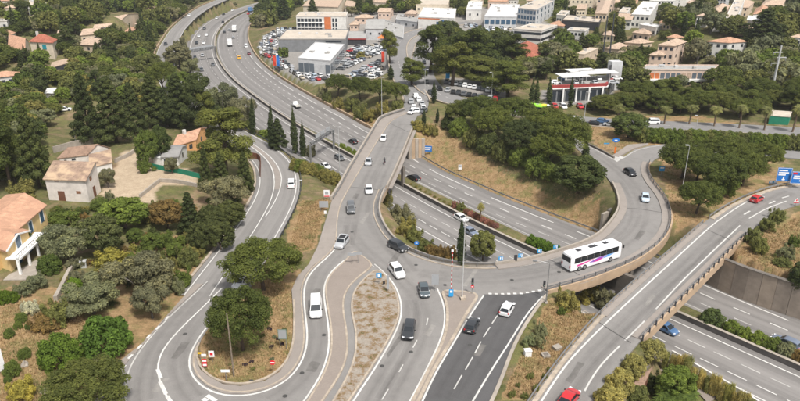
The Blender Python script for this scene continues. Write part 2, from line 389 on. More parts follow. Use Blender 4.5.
# top of the retaining wall: its edge stands right behind the wall
feat(PL(PLOT_R, 6.4), 6.4, 1.0, drop=0)
WALL_R = smooth(PL([(706, 283), (722, 291.5), (745, 301), (770, 309.5), (800, 319), (850, 335)], 0.2), 2.0, 1, 2)
TERR = [(664, 372), (676, 358), (700, 376), (735, 408), (770, 440), (640, 440)]
feat(PL(TERR, 2.2), 2.2, drop=0)
CTRL = [(20, 290, 9), (60, 330, 8.5), (100, 300, 7.6), (20, 390, 9), (100, 395, 7.4), (80, 230, 9.3), (150, 265, 7.6), (185, 225, 7), (20, 240, 10), (120, 182, 8.6), (60, 200, 9), (150, 150, 9), (30, 140, 12),
        (90, 100, 11), (20, 60, 18), (60, 50, 16), (110, 40, 15), (110, 15, 20), (20, 10, 25), (150, 70, 9), (205, 170, 6.5), (150, 10, 16), (232, 200, 6.2), (250, 130, 4), (40, 170, 9.5),
        (300, 15, 6), (380, 15, 9), (450, 20, 12), (520, 30, 10), (600, 20, 18), (700, 20, 24), (790, 20, 26), (550, 60, 8.5), (650, 70, 10), (750, 80, 10.5), (680, 100, 8), (790, 100, 8.8), (470, 70, 7.5), (530, 92, 7.5),
        (470, 135, 5.5), (520, 150, 6), (560, 165, 6.4), (590, 195, 5.4), (500, 125, 7), (690, 180, 7), (690, 212, 6.4), (640, 130, 7), (360, 95, 4.6), (390, 105, 6), (340, 112, 2), (310, 185, 4.6), (310, 215, 6.3), (262, 260, 6.8),
        (240, 340, 7), (560, 330, 6.9), (540, 370, 7), (610, 300, 6.2), (430, 245, 4), (640, 390, 6), (350, 170, 3), (420, 55, 6.5)]
CP = np.array([(*P(a, b, z), z) for a, b, z in CTRL] + [(-900, 900, 60), (900, 900, 60), (0, 1100, 45), (-500, 500, 45), (600, 500, 25), (-250, 150, 15), (-160, 60, 10), (200, 60, 8), (260, 160, 9), (-2500, 3000, 150), (2500, 3000, 150), (0, 3500, 120), (-40, 30, 7), (100, 30, 2), (30, 30, 7)], np.float32)

def inside(poly, x, y):
    r = np.zeros(x.shape, bool); n = len(poly)
    for i in range(n):
        x1, y1 = poly[i]; x2, y2 = poly[(i + 1) % n]
        if y1 == y2: continue
        m = ((y1 > y) != (y2 > y)) & (x < (x2 - x1) * (y - y1) / (y2 - y1) + x1); r ^= m
    return r

def heights(x, y):
    x = np.asarray(x, np.float32); y = np.asarray(y, np.float32); num = np.zeros(len(x)); den = np.zeros(len(x)); z_in = np.full(len(x), np.nan)
    for F in FEATS:
        r = F['r']; best = np.full(len(x), 1e12, np.float32); bz = np.zeros(len(x), np.float32)
        for k in range(0, len(r), 64):
            d = (x[:, None] - r[None, k:k + 64, 0]) ** 2 + (y[:, None] - r[None, k:k + 64, 1]) ** 2
            j = d.argmin(1); dm = d[np.arange(len(x)), j]; m = dm < best; best[m] = dm[m]; bz[m] = r[k + j[m], 2]
        ins = inside(F['poly'], x, y); F['ins'] = ins
        z_in = np.where(ins & np.isnan(z_in), bz - F['drop'], z_in)
        w = 1.0 / (np.sqrt(best) + 0.6) ** 2.6; num += w * (bz - F['drop'] * 0.5); den += w
    for cx, cy, cz in CP:
        w = 1.0 / (np.hypot(x - cx, y - cy) + 5.0) ** 2.6; num += w * cz; den += w
    z = num / den
    z += 0.18 * np.sin(x * 0.21 + 1.3) * np.sin(y * 0.17) + 0.1 * np.sin(x * 0.53) * np.sin(y * 0.61 + 2)
    return np.where(np.isnan(z_in), z, z_in)

GU = np.linspace(-0.98, 0.98, 300); GY = np.r_[24.0 * np.exp(np.arange(0, 430) * 0.0085), np.geomspace(960, 5200, 24)]
gx = (GY[:, None] * GU[None, :]).ravel(); gy = np.repeat(GY, len(GU))
gz = np.concatenate([heights(gx[k:k + 6000], gy[k:k + 6000]) for k in range(0, len(gx), 6000)])
# nothing of the ground may rise above the far motorway where the grid is coarse
GZ = gz.reshape(len(GY), len(GU)); LGY = np.log(GY)

def ground_z(x, y):
    u = min(max(x / max(y, 1e-3), -0.979), 0.979); fi = (u + 0.98) / 1.96 * (len(GU) - 1); i = int(fi); fi -= i
    j = int(np.searchsorted(GY, y)) - 1; j = min(max(j, 0), len(GY) - 2); fj = (y - GY[j]) / (GY[j + 1] - GY[j]); fj = min(max(fj, 0), 1)
    a = GZ[j, i] * (1 - fi) + GZ[j, i + 1] * fi; b = GZ[j + 1, i] * (1 - fi) + GZ[j + 1, i + 1] * fi
    return float(a * (1 - fj) + b * fj)

def G(px, py):
    """the point of the ground seen there: (x, y, z)"""
    u = (px - 400) / FPX; v = (py - 200.5) / FPX; dx, dy, dz = u, cP - v * sP, -(sP + v * cP)
    t = 40.0; step = 1.5
    while t < 5000:
        if CAMZ + dz * t < ground_z(dx * t, dy * t): break
        t += step; step *= 1.004
    lo, hi = t - step, t
    for _ in range(14):
        m = (lo + hi) / 2
        if CAMZ + dz * m < ground_z(dx * m, dy * m): hi = m
        else: lo = m
    return Vector((dx * hi, dy * hi, ground_z(dx * hi, dy * hi)))

faces = []
nu = len(GU)
ii = (np.arange(len(GY) - 1)[:, None] * nu + np.arange(nu - 1)[None, :]).ravel()
fq = np.c_[ii, ii + 1, ii + nu + 1, ii + nu]
gm = bpy.data.meshes.new('ground'); gm.vertices.add(len(gx)); gm.vertices.foreach_set('co', np.c_[gx, gy, gz].astype(np.float32).ravel())
gm.loops.add(len(fq) * 4); gm.loops.foreach_set('vertex_index', fq.ravel().astype(np.int32)); gm.polygons.add(len(fq))
gm.polygons.foreach_set('loop_start', np.arange(0, len(fq) * 4, 4, dtype=np.int32)); gm.update(calc_edges=True); gm.validate()
gm.polygons.foreach_set('use_smooth', [True] * len(gm.polygons))
kind = np.zeros((len(gx), 4), np.float32); kind[:, 3] = 1
def soft(poly, ch, val=1.0):
    kind[inside(np.asarray(poly), gx, gy), ch] = val
kind[:, 0] = 0.18
for z, poly in ((4, [(400, 158), (425, 128), (445, 133), (500, 165), (545, 185), (600, 205), (600, 232), (520, 205)]), (6.5, [(575, 118), (700, 118), (800, 140), (800, 150), (690, 143), (640, 150), (600, 150)]), (6.5, [(300, 195), (330, 200), (315, 250), (285, 260), (285, 230)]),
                (7, [(500, 400), (548, 297), (620, 290), (545, 401)]), (6.3, [(728, 260), (748, 240), (800, 212), (800, 280)]), (6.8, [(200, 330), (260, 250), (300, 270), (296, 385), (200, 385)]), (8, [(130, 240), (200, 225), (200, 250), (140, 270)]),
                (6.6, [(660, 160), (770, 160), (800, 180), (700, 225), (672, 222)]), (8.6, [(-20, 290), (60, 285), (140, 270), (200, 250), (195, 280), (140, 335), (100, 380), (60, 410), (-20, 410)]), (1.5, [(390, 185), (430, 195), (540, 250), (430, 210)]), (2, [(310, 90), (380, 118), (372, 130), (330, 108)])):
    soft(PL(poly, z), 0, 0.9)
soft(PL(YARD, 8.6), 1); soft(PL([(100, 195), (160, 205), (130, 160), (110, 170)], 8.6), 1)
soft(PL(LOT, 2.6), 2); soft(PL(PARK2, 7), 2)
soft(PL([(262, 30), (345, 10), (520, 12), (560, 40), (470, 60), (430, 60), (395, 80), (380, 60), (345, 30)], 6), 2)
soft(PL([(540, 88), (620, 84), (610, 100), (545, 104)], 8), 2)
ca = gm.color_attributes.new('kind', 'FLOAT_COLOR', 'POINT'); ca.data.foreach_set('color', kind.ravel())
gm.materials.append(MATS['ground']); ground = bpy.data.objects.new('ground', gm); COL.objects.link(ground); tag(ground, kind='structure')

# ================================================================ MOTORWAY
mw = ribbon('motorway', M0, OUT, IN, 0.02, 'asphalt_motorway', skirt=0.5); tag(mw, kind='structure')
mwn = ribbon('motorway', M0, -0.35, NEAR, 0.02, 'asphalt_motorway', skirt=0.5); tag(mwn, kind='structure')
ZL = 0.03
w = 0.13
ribbon('edge_line', M0, -1.75, -2.0, ZL, 'road_paint', mwn)
ribbon('edge_line', M0, NEAR + 2.4, NEAR + 2.15, ZL, 'road_paint', mwn)
ribbon('edge_line', M0, IN + 1.0, IN + 0.8, ZL, 'road_paint_worn', mw)
def lane(p, off_arr, length, gap, wd, parent, mat='road_paint', start=0.0, y0=0, y1=1e9):
    """dashes at a varying distance from the median, only where the road can be made out"""
    q = offset(p, off_arr); s = np.r_[0, np.cumsum(np.linalg.norm(np.diff(q, axis=0), axis=1))]; k = start
    while k + length < s[-1]:
        ss = np.linspace(k, k + length, 2 if length < 8 else 8); seg = np.c_[np.interp(ss, s, q[:, 0]), np.interp(ss, s, q[:, 1])]
        if y0 < seg[:, 1].mean() < y1: ribbon('lane_dash', seg, wd / 2, -wd / 2, ZL, mat, parent)
        k += length + gap
for o in (-5.55, -9.0): lane(M0, np.full(len(M0), o), 3.0, 1.4, 0.2, mwn, 'road_paint_worn' if o > -6 else 'road_paint', y1=180)
for o in (-5.55, -9.0): lane(M0, np.full(len(M0), o), 3.0, 6.0, 0.2, mwn, 'road_paint_worn', y0=180, y1=420)
L0 = OUT - 2.7; sp = (L0 - IN) / 3.0
lane(M0, L0, 20, 6.5, 0.3, mw, y1=175); lane(M0, L0, 20, 6.5, 0.3, mw, y0=175, y1=380)
lane(M0, L0 - 3.35, 3.0, 3.5, 0.25, mw, y1=330); lane(M0, L0 - 6.7, 3.0, 3.5, 0.22, mw, 'road_paint_worn', y1=330)
lane(M0, L0 - 10.0, 3.0, 3.5, 0.22, mw, 'road_paint_worn', y0=180, y1=330)
for wdt in (3.35, 6.7, 10.0): lane(M0, L0 - wdt, 3.0, 9.0, 0.25, mw, 'road_paint_worn', y0=330, y1=520)
# median: barrier wall on the near side, its shade put into the colour, soil strip behind it
mb = wall_along('median_barrier', np.c_[M0, np.zeros(len(M0))][::1], 0.95, 0.55, 'barrier_shaded', off=0.0); tag(mb, 'long shade-darkened concrete barrier wall down the middle of the motorway', 'barrier')
mc = wall_along('coping', np.c_[M0, np.full(len(M0), 0.95)], 0.06, 0.62, 'concrete', mb)
ms = ribbon('median_strip', M0, IN - 0.1, 0.3, 0.16, 'ground', skirt=0.3); tag(ms, kind='structure')
# guard rail on the far side and the wall of the upper carriageway
def guardrail(name, label, p, z, h=0.75, post_step=4.0, mat='galvanised', beam=0.32, posts=True, postmat='galvanised', cat='guard rail'):
    q = resample(p, post_step); z0 = z if p.shape[1] == 2 else 0
    base = (*q[0][:2], z0 + (q[0][2] if q.shape[1] > 2 else 0))
    o = thing(name, label, cat, base)
    inv = Vector(base)
    pp = np.c_[p[:, :2] - np.array(base[:2]), (p[:, 2] if p.shape[1] > 2 else np.full(len(p), z)) - base[2]]
    wall_along('rail', pp, beam, 0.1, mat, o, z=h - beam)
    if posts:
        for r in q:
            zz = (r[2] if len(r) > 2 else z); link('post', unit_box(postmat), o, (r[0] - base[0], r[1] - base[1], zz - base[2] - 0.3), 0, (0.12, 0.12, h + 0.3 - 0.04))
    return o
gr = np.c_[offset(M0, OUT + 0.4)]; gr1 = cut(gr, 70, 200)
guardrail('guard_rail', 'long galvanised guard rail along the dry embankment side of the motorway', gr1, 0.0, post_step=4.0)
gw = cut(offset(M0, OUT + 0.5), 203, 520); tag(wall_along('roadside_wall', np.c_[gw, np.zeros(len(gw))], 1.1, 0.5, 'concrete_tan', z=-0.2), 'low brown wall edging the motorway below the car dealership', 'wall')
gl = cut(offset(M0, NEAR - 0.4), 195, 420)
guardrail('guard_rail', 'guard rail on the left shoulder of the far motorway bend', gl, 0.0, post_step=8.0)
# ================================================================ JUNCTION, BRIDGES AND LOCAL ROADS
jr = slab('junction_road', PL(J_POLY, ZJ), ZJ, 1.3, 'asphalt_grey', side_mat='concrete_tan'); tag(jr, kind='structure')
tag(slab('bridge_approach_road', PL(B_APP, ZJ), ZJ, 0.8, 'asphalt_grey'), kind='structure')
tag(slab('ramp_road', PL(C_TOP, ZJ), ZJ, 0.9, 'asphalt_grey'), kind='structure')
lr = ribbon('hillside_road', LR, LRW, -LRW, 0.0, 'asphalt_ramp', skirt=0.6); tag(lr, kind='structure')
n1 = ribbon('dealership_road', N1, 4.3, -4.3, 0.012, 'asphalt_local', skirt=0.5); tag(n1, kind='structure')
n2 = ribbon('boulevard', N2, 5.0, -5.0, 0.004, 'asphalt_local', skirt=0.5); tag(n2, kind='structure')
n3 = ribbon('access_road', N3, 4.0, -4.0, 0.008, 'asphalt_local', skirt=0.5); tag(n3, kind='structure')
ds = slab('overpass_approach_road', D_SOUTH, ZJ, 1.0, 'asphalt_grey'); tag(ds, kind='structure')
dn = slab('overpass_exit_road', D_NORTH, ZJ, 1.0, 'asphalt_grey'); tag(dn, kind='structure')

# dark asphalt of the central road
e_dark = [(484, 294.3), (515, 294.5), (530, 293), (544, 290.5), (547, 293), (530, 315), (513, 343), (503.5, 370), (491.5, 400), (474, 440), (398, 440), (422, 401.5), (436, 374), (455, 341)]
ed = slab('central_road', PL(e_dark, ZJ), ZJ + 0.006, 0.006, 'asphalt_dark'); tag(ed, kind='structure')
def pline(pts, width=0.22, mat='road_paint', parent=None, z=ZJ + 0.014, step=1.2, it=2, w=2, name='edge_line'):
    p = smooth(PL(pts, ZJ), step, it, w); return ribbon(name, p, width / 2, -width / 2, z, mat, parent)
pline([(484, 295), (470.5, 314.5), (455.5, 340), (436, 371.5), (423, 400), (405, 440)], 0.25, parent=ed)
pline([(543, 296), (527.5, 312.5), (511, 340), (490, 372), (473.5, 400), (452, 436)], 0.25, parent=ed)
for a, b in (((498, 314.5), (492, 323.5)), ((490, 327), (483.5, 337)), ((481, 341.5), (475, 353)), ((472.7, 357), (465.5, 369.5)), ((506, 302.5), (500, 311)), ((462, 375), (454, 389))):
    pline([a, b], 0.18, parent=ed, name='lane_dash')
for k in range(9):
    x = 488.5 + k * 6.2; y = 293.6 + 0.2 * math.sin(k) - max(0, k - 5) * 1.1
    pline([(x, y), (x + 3.2, y + 0.05 - max(0, k - 5) * 0.12)], 0.5, parent=ed, name='yield_dash', step=0.5)
# light road to the left of it
pline([(374.5, 264), (384, 271.5), (394, 283), (399, 292), (402, 305), (402, 317), (397, 330), (386, 350), (375, 368.5), (353, 401), (332, 436)], 0.25, parent=jr)
pline([(437, 288), (440.5, 295), (445, 307), (445.5, 322), (441, 340), (428.5, 365.5), (410.5, 400), (390, 440)], 0.25, parent=jr)
for a, b in (((388.5, 389), (382, 399.5)), ((417, 340), (413, 347.5)), ((403, 364.5), (399, 372)), ((428, 318), (426.5, 325))): pline([a, b], 0.16, parent=jr, name='lane_dash')
# slip road round the pine island
pline([(340, 234), (337, 248), (334.7, 251), (325, 259.5), (316, 266.5), (307, 277), (303.3, 290), (305, 312.5), (308, 335), (307.5, 345), (303.5, 361), (290, 380.5), (272, 391), (248, 397), (222.5, 397.3), (203, 389.5), (191, 377.5), (187, 364), (189, 352), (197, 340), (206, 328)], 0.26, parent=jr)
pline([(344.5, 260), (331, 270.5), (325, 279.5), (323, 290), (325, 305), (329, 327.5), (329.5, 345), (328.5, 355), (322.5, 373), (313.5, 388), (305, 400), (285, 425)], 0.26, parent=jr)
# hillside road as it comes down to the left: edge and centre lines
pline([(207.5, 281.5), (190, 298), (170, 316), (147.5, 340), (132.5, 361), (126.5, 372), (124, 390), (128, 420)], 0.22, 'road_paint_worn', jr)
pline([(222, 288), (200, 310), (182, 326.5), (170, 340), (159.5, 352), (156, 367), (159.5, 383.5), (168.5, 400), (185, 425)], 0.24, parent=jr)
for a, b in (((157.5, 369), (161, 378)), ((160, 381.5), (166, 394)), ((167, 396), (178, 412))): pline([a, b], 0.5, parent=jr, name='hatched_marking', z=ZJ + 0.02)
for a, b in (((207, 395.2), (216, 401)), ((203, 398.5), (207, 401))): pline([a, b], 0.6, parent=jr, name='give_way_mark', z=ZJ + 0.02)
# white blocks on the kerb of the left pavement
pav = [(195, 284.3), (161, 322.7), (141, 345), (118, 363), (102, 385), (90, 410), (100, 412), (110, 386), (124, 366), (146, 342), (166, 318), (203, 284.3)]
pv = slab('roadside_pavement', PL(pav, ZJ), ZJ + 0.13, 0.13, 'pavement'); tag(pv, kind='structure')
for k, (x, y) in enumerate(((167.3, 318), (158, 327.8), (148.7, 336.5), (139.6, 346.8), (130.5, 356.6), (123.2, 367.5))):
    p = P(x, y, ZJ + 0.13); _d = P(x - 9, y + 10, ZJ) - P(x, y, ZJ); link('kerb_block', unit_box('road_paint'), pv, (p[0], p[1], ZJ + 0.12), math.atan2(_d[1], _d[0]) - 0.12 * (k > 3), (1.0, 0.36, 0.07))

def kerbed(name, outline, mat, h=0.14, kerb=0.28, it=2, label=None, step=1.2):
    """a raised island with a kerb round it"""
    p = PL(outline, ZJ); r = np.vstack([p, p[:1]]); r = resample(r, step)
    for _ in range(it):
        q = r[:-1]; q = (np.roll(q, 1, 0) + q * 2 + np.roll(q, -1, 0)) / 4; r = np.vstack([q, q[:1]])
    q = r[:-1]
    o = slab(name, q, ZJ + h, h, mat); tag(o, kind='structure')
    rr = np.vstack([q, q[:1]]); a = wall_along('kerb', np.c_[rr, np.full(len(rr), ZJ)], h + 0.03, kerb, 'kerb', o)
    return o
ISL1 = [(354.5, 250), (363, 257), (374, 265.5), (366, 271.5), (358, 277.5), (350, 285), (345.5, 292), (343, 300), (343, 311), (346.5, 331), (347.5, 350), (345, 363), (339, 376.5), (330, 390), (318, 408), (292, 425), (309, 400), (317, 387), (325, 373), (331, 355), (332, 345), (331.5, 327.5), (327.5, 305), (325.5, 290), (327.5, 280), (333.5, 271.5), (345, 262)]
i1 = kerbed('paved_traffic_island', ISL1, 'brick_paving')
ISL2 = [(377, 268.5), (384, 274.5), (391, 283.5), (396, 293), (399, 305), (399, 316), (394, 329), (383, 349), (371, 368), (349, 401), (327, 432), (316, 432), (333, 402), (344.5, 383), (353, 365), (356.5, 349), (356, 331), (351.5, 311), (352, 299), (355, 290), (363, 280.5), (370, 274)]
i2 = kerbed('gravel_traffic_island', ISL2, 'gravel')
pline([(354.5, 252), (364, 259), (374, 266.5)], 0.2, 'road_paint_worn', jr)
ISL3 = [(440.5, 290), (452, 291), (480, 293.6), (467, 313), (452, 340), (434, 369), (419, 400), (404, 432), (396, 432), (413.5, 400), (431, 366), (443.5, 341), (447.5, 324), (447.5, 307), (444, 296)]
i3 = kerbed('splitter_island', ISL3, 'brick_paving', kerb=0.45)
# footway along the parapet of the bridge and round the slip road
FW = [(332.6, 200.2), (340.4, 187.5), (349.4, 170.6), (365.4, 144.6), (380.5, 119.6), (386.5, 117), (404, 111.8), (409, 112.2), (396, 117.5), (389.5, 122), (377, 141), (360.5, 168.5), (349.5, 187), (340.5, 203), (336.5, 220), (336.5, 236), (334, 249.5), (323, 258.5), (313.5, 265.5), (304.5, 276), (300.3, 290),
      (302, 312.5), (304.5, 335), (304, 346), (300, 361.5), (287.5, 378.5), (270, 388.5), (247, 394), (224, 393.5), (206.5, 386), (196, 376), (191.5, 364), (193, 353.5), (199.5, 343.5), (201, 341.2), (197.4, 350), (196.4, 360), (200.3, 370), (207.7, 376.2), (222.7, 384.6), (240.5, 386.6), (264.5, 381.6), (279.3, 372.7),
      (289.7, 358), (293.7, 340), (293.7, 320), (292.7, 305), (291.8, 290), (297.4, 277), (308.9, 264.5), (318, 246.5), (323, 230)]
fw = slab('footway', PL(FW, ZJ), ZJ + 0.13, 0.13, 'pavement'); tag(fw, kind='structure')
for pts in ([(409, 112.4), (396, 117.8), (389.8, 122.2), (377.2, 141.2), (360.7, 168.8), (349.7, 187.2), (340.7, 203), (336.8, 220), (336.8, 236), (334.2, 249.8), (323.2, 258.8), (313.7, 265.8), (304.7, 276), (300.5, 290), (302.2, 312.5), (304.7, 335), (304.2, 346), (300.2, 361.6), (287.6, 378.8), (270, 388.8), (247, 394.3), (224, 393.8), (206.3, 386.2), (195.7, 376), (191.2, 364), (192.8, 353.5), (199.3, 343.3)],):
    p = smooth(PL(pts, ZJ), 1.2, 2, 2); wall_along('kerb', np.c_[p, np.full(len(p), ZJ)], 0.155, 0.22, 'kerb', fw)
# dirt side kerb of the pine island
p = smooth(PL([(294, 300), (294.3, 320), (294.3, 340), (290.3, 358.3), (279.8, 373.3), (264.5, 382.3), (240.5, 387.3), (222.3, 385.3), (207.2, 376.8), (199.6, 370.2), (195.6, 360), (196.6, 350)], ZJ), 1.2, 2, 2)
wall_along('kerb', np.c_[p, np.full(len(p), ZJ)], 0.24, 0.3, 'kerb', fw)

def posts_rail(parent, p, z, h, step, post=(0.12, 0.12), rails=((0.55, 0.3),), mat='galvanised', postmat='steel_dark', off=0.0, thick=0.08, poff=0.0):
    for zc, hh in rails: wall_along('rail', np.c_[p, np.full(len(p), z)], hh, thick, mat, parent, z=zc, off=off)
    q = resample(offset(p, off + poff), step)
    for k in range(len(q)):
        d = q[min(k + 1, len(q) - 1)] - q[max(k - 1, 0)]
        link('post', unit_box(postmat), parent, (q[k][0], q[k][1], z), math.atan2(d[1], d[0]), (post[0], post[1], h))

# ---- road bridge over the motorway
rb = thing('road_bridge', 'straight road bridge over the motorway with concrete parapets and a wide footway', 'bridge')
slab('deck', PL(B_DECK, ZJ), ZJ, 1.35, 'asphalt_grey', rb, 'concrete_tan')
pl = smooth(PL([(331.5, 200), (340, 186.5), (349, 169.5), (365, 143.5), (379, 119.8), (383, 117.3), (404, 110.5)], ZJ), 1.5, 1, 2)
wall_along('parapet', np.c_[pl, np.full(len(pl), ZJ - 0.2)], 1.15, 0.5, 'concrete', rb)
pl2 = offset(pl, -0.42); wall_along('inner_rail', np.c_[pl2, np.full(len(pl2), ZJ + 0.45)], 0.3, 0.1, 'galvanised', rb)
pr = smooth(PL([(412.3, 130.5), (404.4, 149.6), (396.4, 168.6), (387, 188.5)], ZJ), 1.5, 1, 2)
wall_along('parapet', np.c_[pr, np.full(len(pr), ZJ - 0.1)], 0.95, 0.35, 'concrete', rb)
wall_along('fascia', np.c_[offset(pr, -0.3), np.full(len(pr), ZJ - 1.4)], 1.75, 0.22, 'concrete_tan', rb)
prk = offset(pr, 0.8); wall_along('kerb', np.c_[prk, np.full(len(prk), ZJ)], 0.16, 0.9, 'pavement', rb)
# central pier on the median
pm = P(394, 182, 0); pn = P(381, 175.5, 0)
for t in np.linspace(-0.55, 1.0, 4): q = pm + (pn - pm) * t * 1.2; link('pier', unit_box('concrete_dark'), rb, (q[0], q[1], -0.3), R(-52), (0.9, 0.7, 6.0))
# abutments
def facing(name, a, b, z0, z1, t, mat, parent=None):
    a = np.array(a); b = np.array(b); pts = np.array([a, b]); return wall_along(name, np.c_[pts, [z0, z0]], z1 - z0, t, mat, parent)
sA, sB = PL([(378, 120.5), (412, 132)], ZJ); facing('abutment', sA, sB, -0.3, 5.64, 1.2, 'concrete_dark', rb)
# retaining wall beside the bridge, facing the motorway
rw = thing('retaining_wall', 'brown panelled retaining wall beside the far end of the road bridge', 'wall')
pts = resample(np.array([P(409, 157, 0.5), P(423, 155.5, 2.6)]), 2.0); base = P(408, 158, 0.4); e2 = P(424.5, 149, 2.5)
for k in range(5):
    a = base + (e2 - base) * k / 5; b = base + (e2 - base) * (k + 1) / 5; d = b - a
    link('panel', unit_box('concrete_tan' if k % 2 else 'concrete'), rw, ((a[0] + b[0]) / 2, (a[1] + b[1]) / 2, -0.3), math.atan2(d[1], d[0]), (np.hypot(*d) - 0.06, 0.7, 6.6 - 0.1 * k))

# ---- parapet round the junction's outer bend
jp = thing('junction_parapet', 'low curved concrete parapet round the outside of the junction', 'parapet')
ji = smooth(PL([(384.5, 190), (379, 203), (379, 215), (387, 230.5), (396.5, 243), (413, 252), (432.5, 259.5), (462.5, 265.3), (482, 266), (494, 264.8)], ZJ), 1.5, 2, 2)
wall_along('wall', np.c_[ji, np.full(len(ji), ZJ - 0.3)], 0.85, 0.35, 'concrete', jp)
jk = offset(ji, -1.3); wall_along('kerb', np.c_[jk, np.full(len(jk), ZJ)], 0.15, 0.25, 'kerb', jp)
posts_rail(jp, offset(ji, -0.35), ZJ, 0.8, 3.0, rails=((0.5, 0.26),), mat='galvanised', postmat='galvanised')

# ---- curved viaduct
cv = thing('curved_viaduct', 'curved ramp viaduct with tan concrete edge carrying the coach over the motorway', 'viaduct')
slab('deck', PL(C_SPAN, ZJ), ZJ, 1.2, 'asphalt_grey', cv, 'concrete_tan')
ci = smooth(PL([(495, 265), (520, 262), (542.5, 256.5), (568, 248.5), (593.5, 239.5), (605, 229), (613.4, 218.5), (618, 212), (619.5, 207), (618.2, 196.5), (612.2, 183)], ZJ), 1.5, 2, 2)
wall_along('parapet', np.c_[ci, np.full(len(ci), ZJ - 0.9)], 1.5, 0.35, 'concrete', cv)
cik = offset(ci, -1.0); wall_along('footway_strip', np.c_[cik, np.full(len(cik), ZJ)], 0.15, 1.5, 'pavement', cv)
co_ = smooth(PL([(548, 292), (560, 288.5), (587.5, 281.5), (603.5, 275.5), (630.5, 264.5), (643, 258), (653, 250.5), (661, 244), (668, 235.5), (672.8, 222), (671.8, 213), (666.5, 198), (657.5, 187.5), (650.5, 179), (647.6, 167), (650.5, 163)], ZJ), 1.5, 2, 2)
wall_along('fascia', np.c_[co_, np.full(len(co_), ZJ - 1.5)], 1.85, 0.3, 'concrete_tan', cv)
cok = offset(co_, 1.1); wall_along('footway_strip', np.c_[cok, np.full(len(cok), ZJ)], 0.17, 1.7, 'pavement', cv)
posts_rail(cv, offset(co_, 0.3), ZJ, 1.05, 2.6, post=(0.14, 0.14), rails=((0.72, 0.28), (0.3, 0.08)), thick=0.07)
for a in ((560, 262), (585, 262), (650, 232)):
    q = P(a[0], a[1], ZJ); 
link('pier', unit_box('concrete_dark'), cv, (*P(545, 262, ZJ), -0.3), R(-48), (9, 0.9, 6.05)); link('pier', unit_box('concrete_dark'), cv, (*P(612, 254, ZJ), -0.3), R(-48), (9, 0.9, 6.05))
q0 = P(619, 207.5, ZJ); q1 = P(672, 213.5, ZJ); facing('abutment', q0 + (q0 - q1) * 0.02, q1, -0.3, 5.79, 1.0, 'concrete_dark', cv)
# stone-brown wing wall left of the viaduct
ww = thing('wing_wall', 'tall brown wing wall where the curved viaduct meets the dry embankment', 'wall')
a = P(600, 232.5, 0.3); b = P(617, 222, 1.0); 
for k in range(3):
    u = a + (b - a) * k / 3; v_ = a + (b - a) * (k + 1) / 3; d = v_ - u
    link('panel', unit_box('concrete_dark' if k % 2 else 'concrete'), ww, (*(u + v_) / 2, -0.3), math.atan2(d[1], d[0]), (np.hypot(*d) - 0.05, 0.6, 5.2 + 0.4 * k))
pline([(500, 268.5), (525, 266), (548, 260.5), (573, 252.3), (598, 243)], 0.22, 'road_paint_worn', cv)

# ---- straight overpass on the right
op = thing('overpass', 'straight concrete overpass with galvanised rails crossing the motorway on the right', 'bridge')
spanL = DL[(DL[:, 1] > D_Y0L + 0.9) & (DL[:, 1] < D_Y1L - 0.9)]; spanR = DR[(DR[:, 1] > D_Y0R + 0.9) & (DR[:, 1] < D_Y1R - 0.9)]
endS = (D_SOUTH,)
sl = np.vstack([DL[DL[:, 1] <= D_Y0L + 1][-1:], spanL, DL[DL[:, 1] >= D_Y1L - 1][:1]]); sr = np.vstack([DR[DR[:, 1] <= D_Y0R + 1][-1:], spanR, DR[DR[:, 1] >= D_Y1R - 1][:1]])
slab('deck', closed(sl, sr), ZJ, 1.25, 'asphalt_grey', op, 'concrete_tan')
wall_along('fascia', np.c_[offset(sr, -0.16), np.full(len(sr), ZJ - 1.4)], 1.6, 0.3, 'concrete_tan', op)
wall_along('fascia', np.c_[offset(sl, 0.16), np.full(len(sl), ZJ - 1.4)], 1.6, 0.3, 'concrete_tan', op)
srk = offset(np.vstack([sr[:-1], DR[DR[:, 1] > D_Y1R + 1][:1]]), 0.75); wall_along('footway_strip', np.c_[srk, np.full(len(srk), ZJ)], 0.15, 1.4, 'pavement', op)
slk = offset(sl, -0.6); wall_along('footway_strip', np.c_[slk, np.full(len(slk), ZJ)], 0.15, 1.1, 'pavement', op)
posts_rail(op, offset(sr, 0.05), ZJ, 1.05, 2.45, post=(0.24, 0.2), rails=((0.62, 0.32),), mat='galvanised', postmat='steel_dark', poff=-0.28)
posts_rail(op, offset(sl, -0.1), ZJ, 1.0, 2.45, post=(0.16, 0.14), rails=((0.62, 0.32), (0.2, 0.1)), mat='galvanised', postmat='galvanised')
for a, b in (((665, 300), (624, 283)), ((688, 262), (694, 262))): pass
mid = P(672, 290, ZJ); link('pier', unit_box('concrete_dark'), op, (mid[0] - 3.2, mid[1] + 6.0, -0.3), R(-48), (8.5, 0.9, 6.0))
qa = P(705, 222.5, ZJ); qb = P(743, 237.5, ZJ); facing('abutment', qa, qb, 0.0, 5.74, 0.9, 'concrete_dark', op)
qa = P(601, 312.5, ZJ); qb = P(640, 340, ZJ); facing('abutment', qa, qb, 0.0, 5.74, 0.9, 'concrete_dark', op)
ol = [(542, 400), (566, 364), (588.5, 340), (620, 309.5), (652, 280), (680, 254.5), (707, 229.5), (719, 219.8), (737, 207.5), (753, 198), (770, 190.3), (788, 186), (815, 184)]
pline([(520, 434)] + ol, 0.26, parent=op)
for seg in ([(584.7, 391), (596, 369.5), (608, 357), (620, 345.5)], [(625, 340.5), (644.7, 320.8)], [(656, 309), (681.5, 281.5), (712, 252), (740, 225.5)], [(749, 218.5), (766, 208.5), (786.5, 201)]): pline(seg, 0.24, parent=op)
for a, b in (((769, 203.7), (775, 201)), ((782, 198), (789, 196)), ((744, 214.5), (750, 211))): pline([a, b], 0.35, parent=op, name='lane_dash')
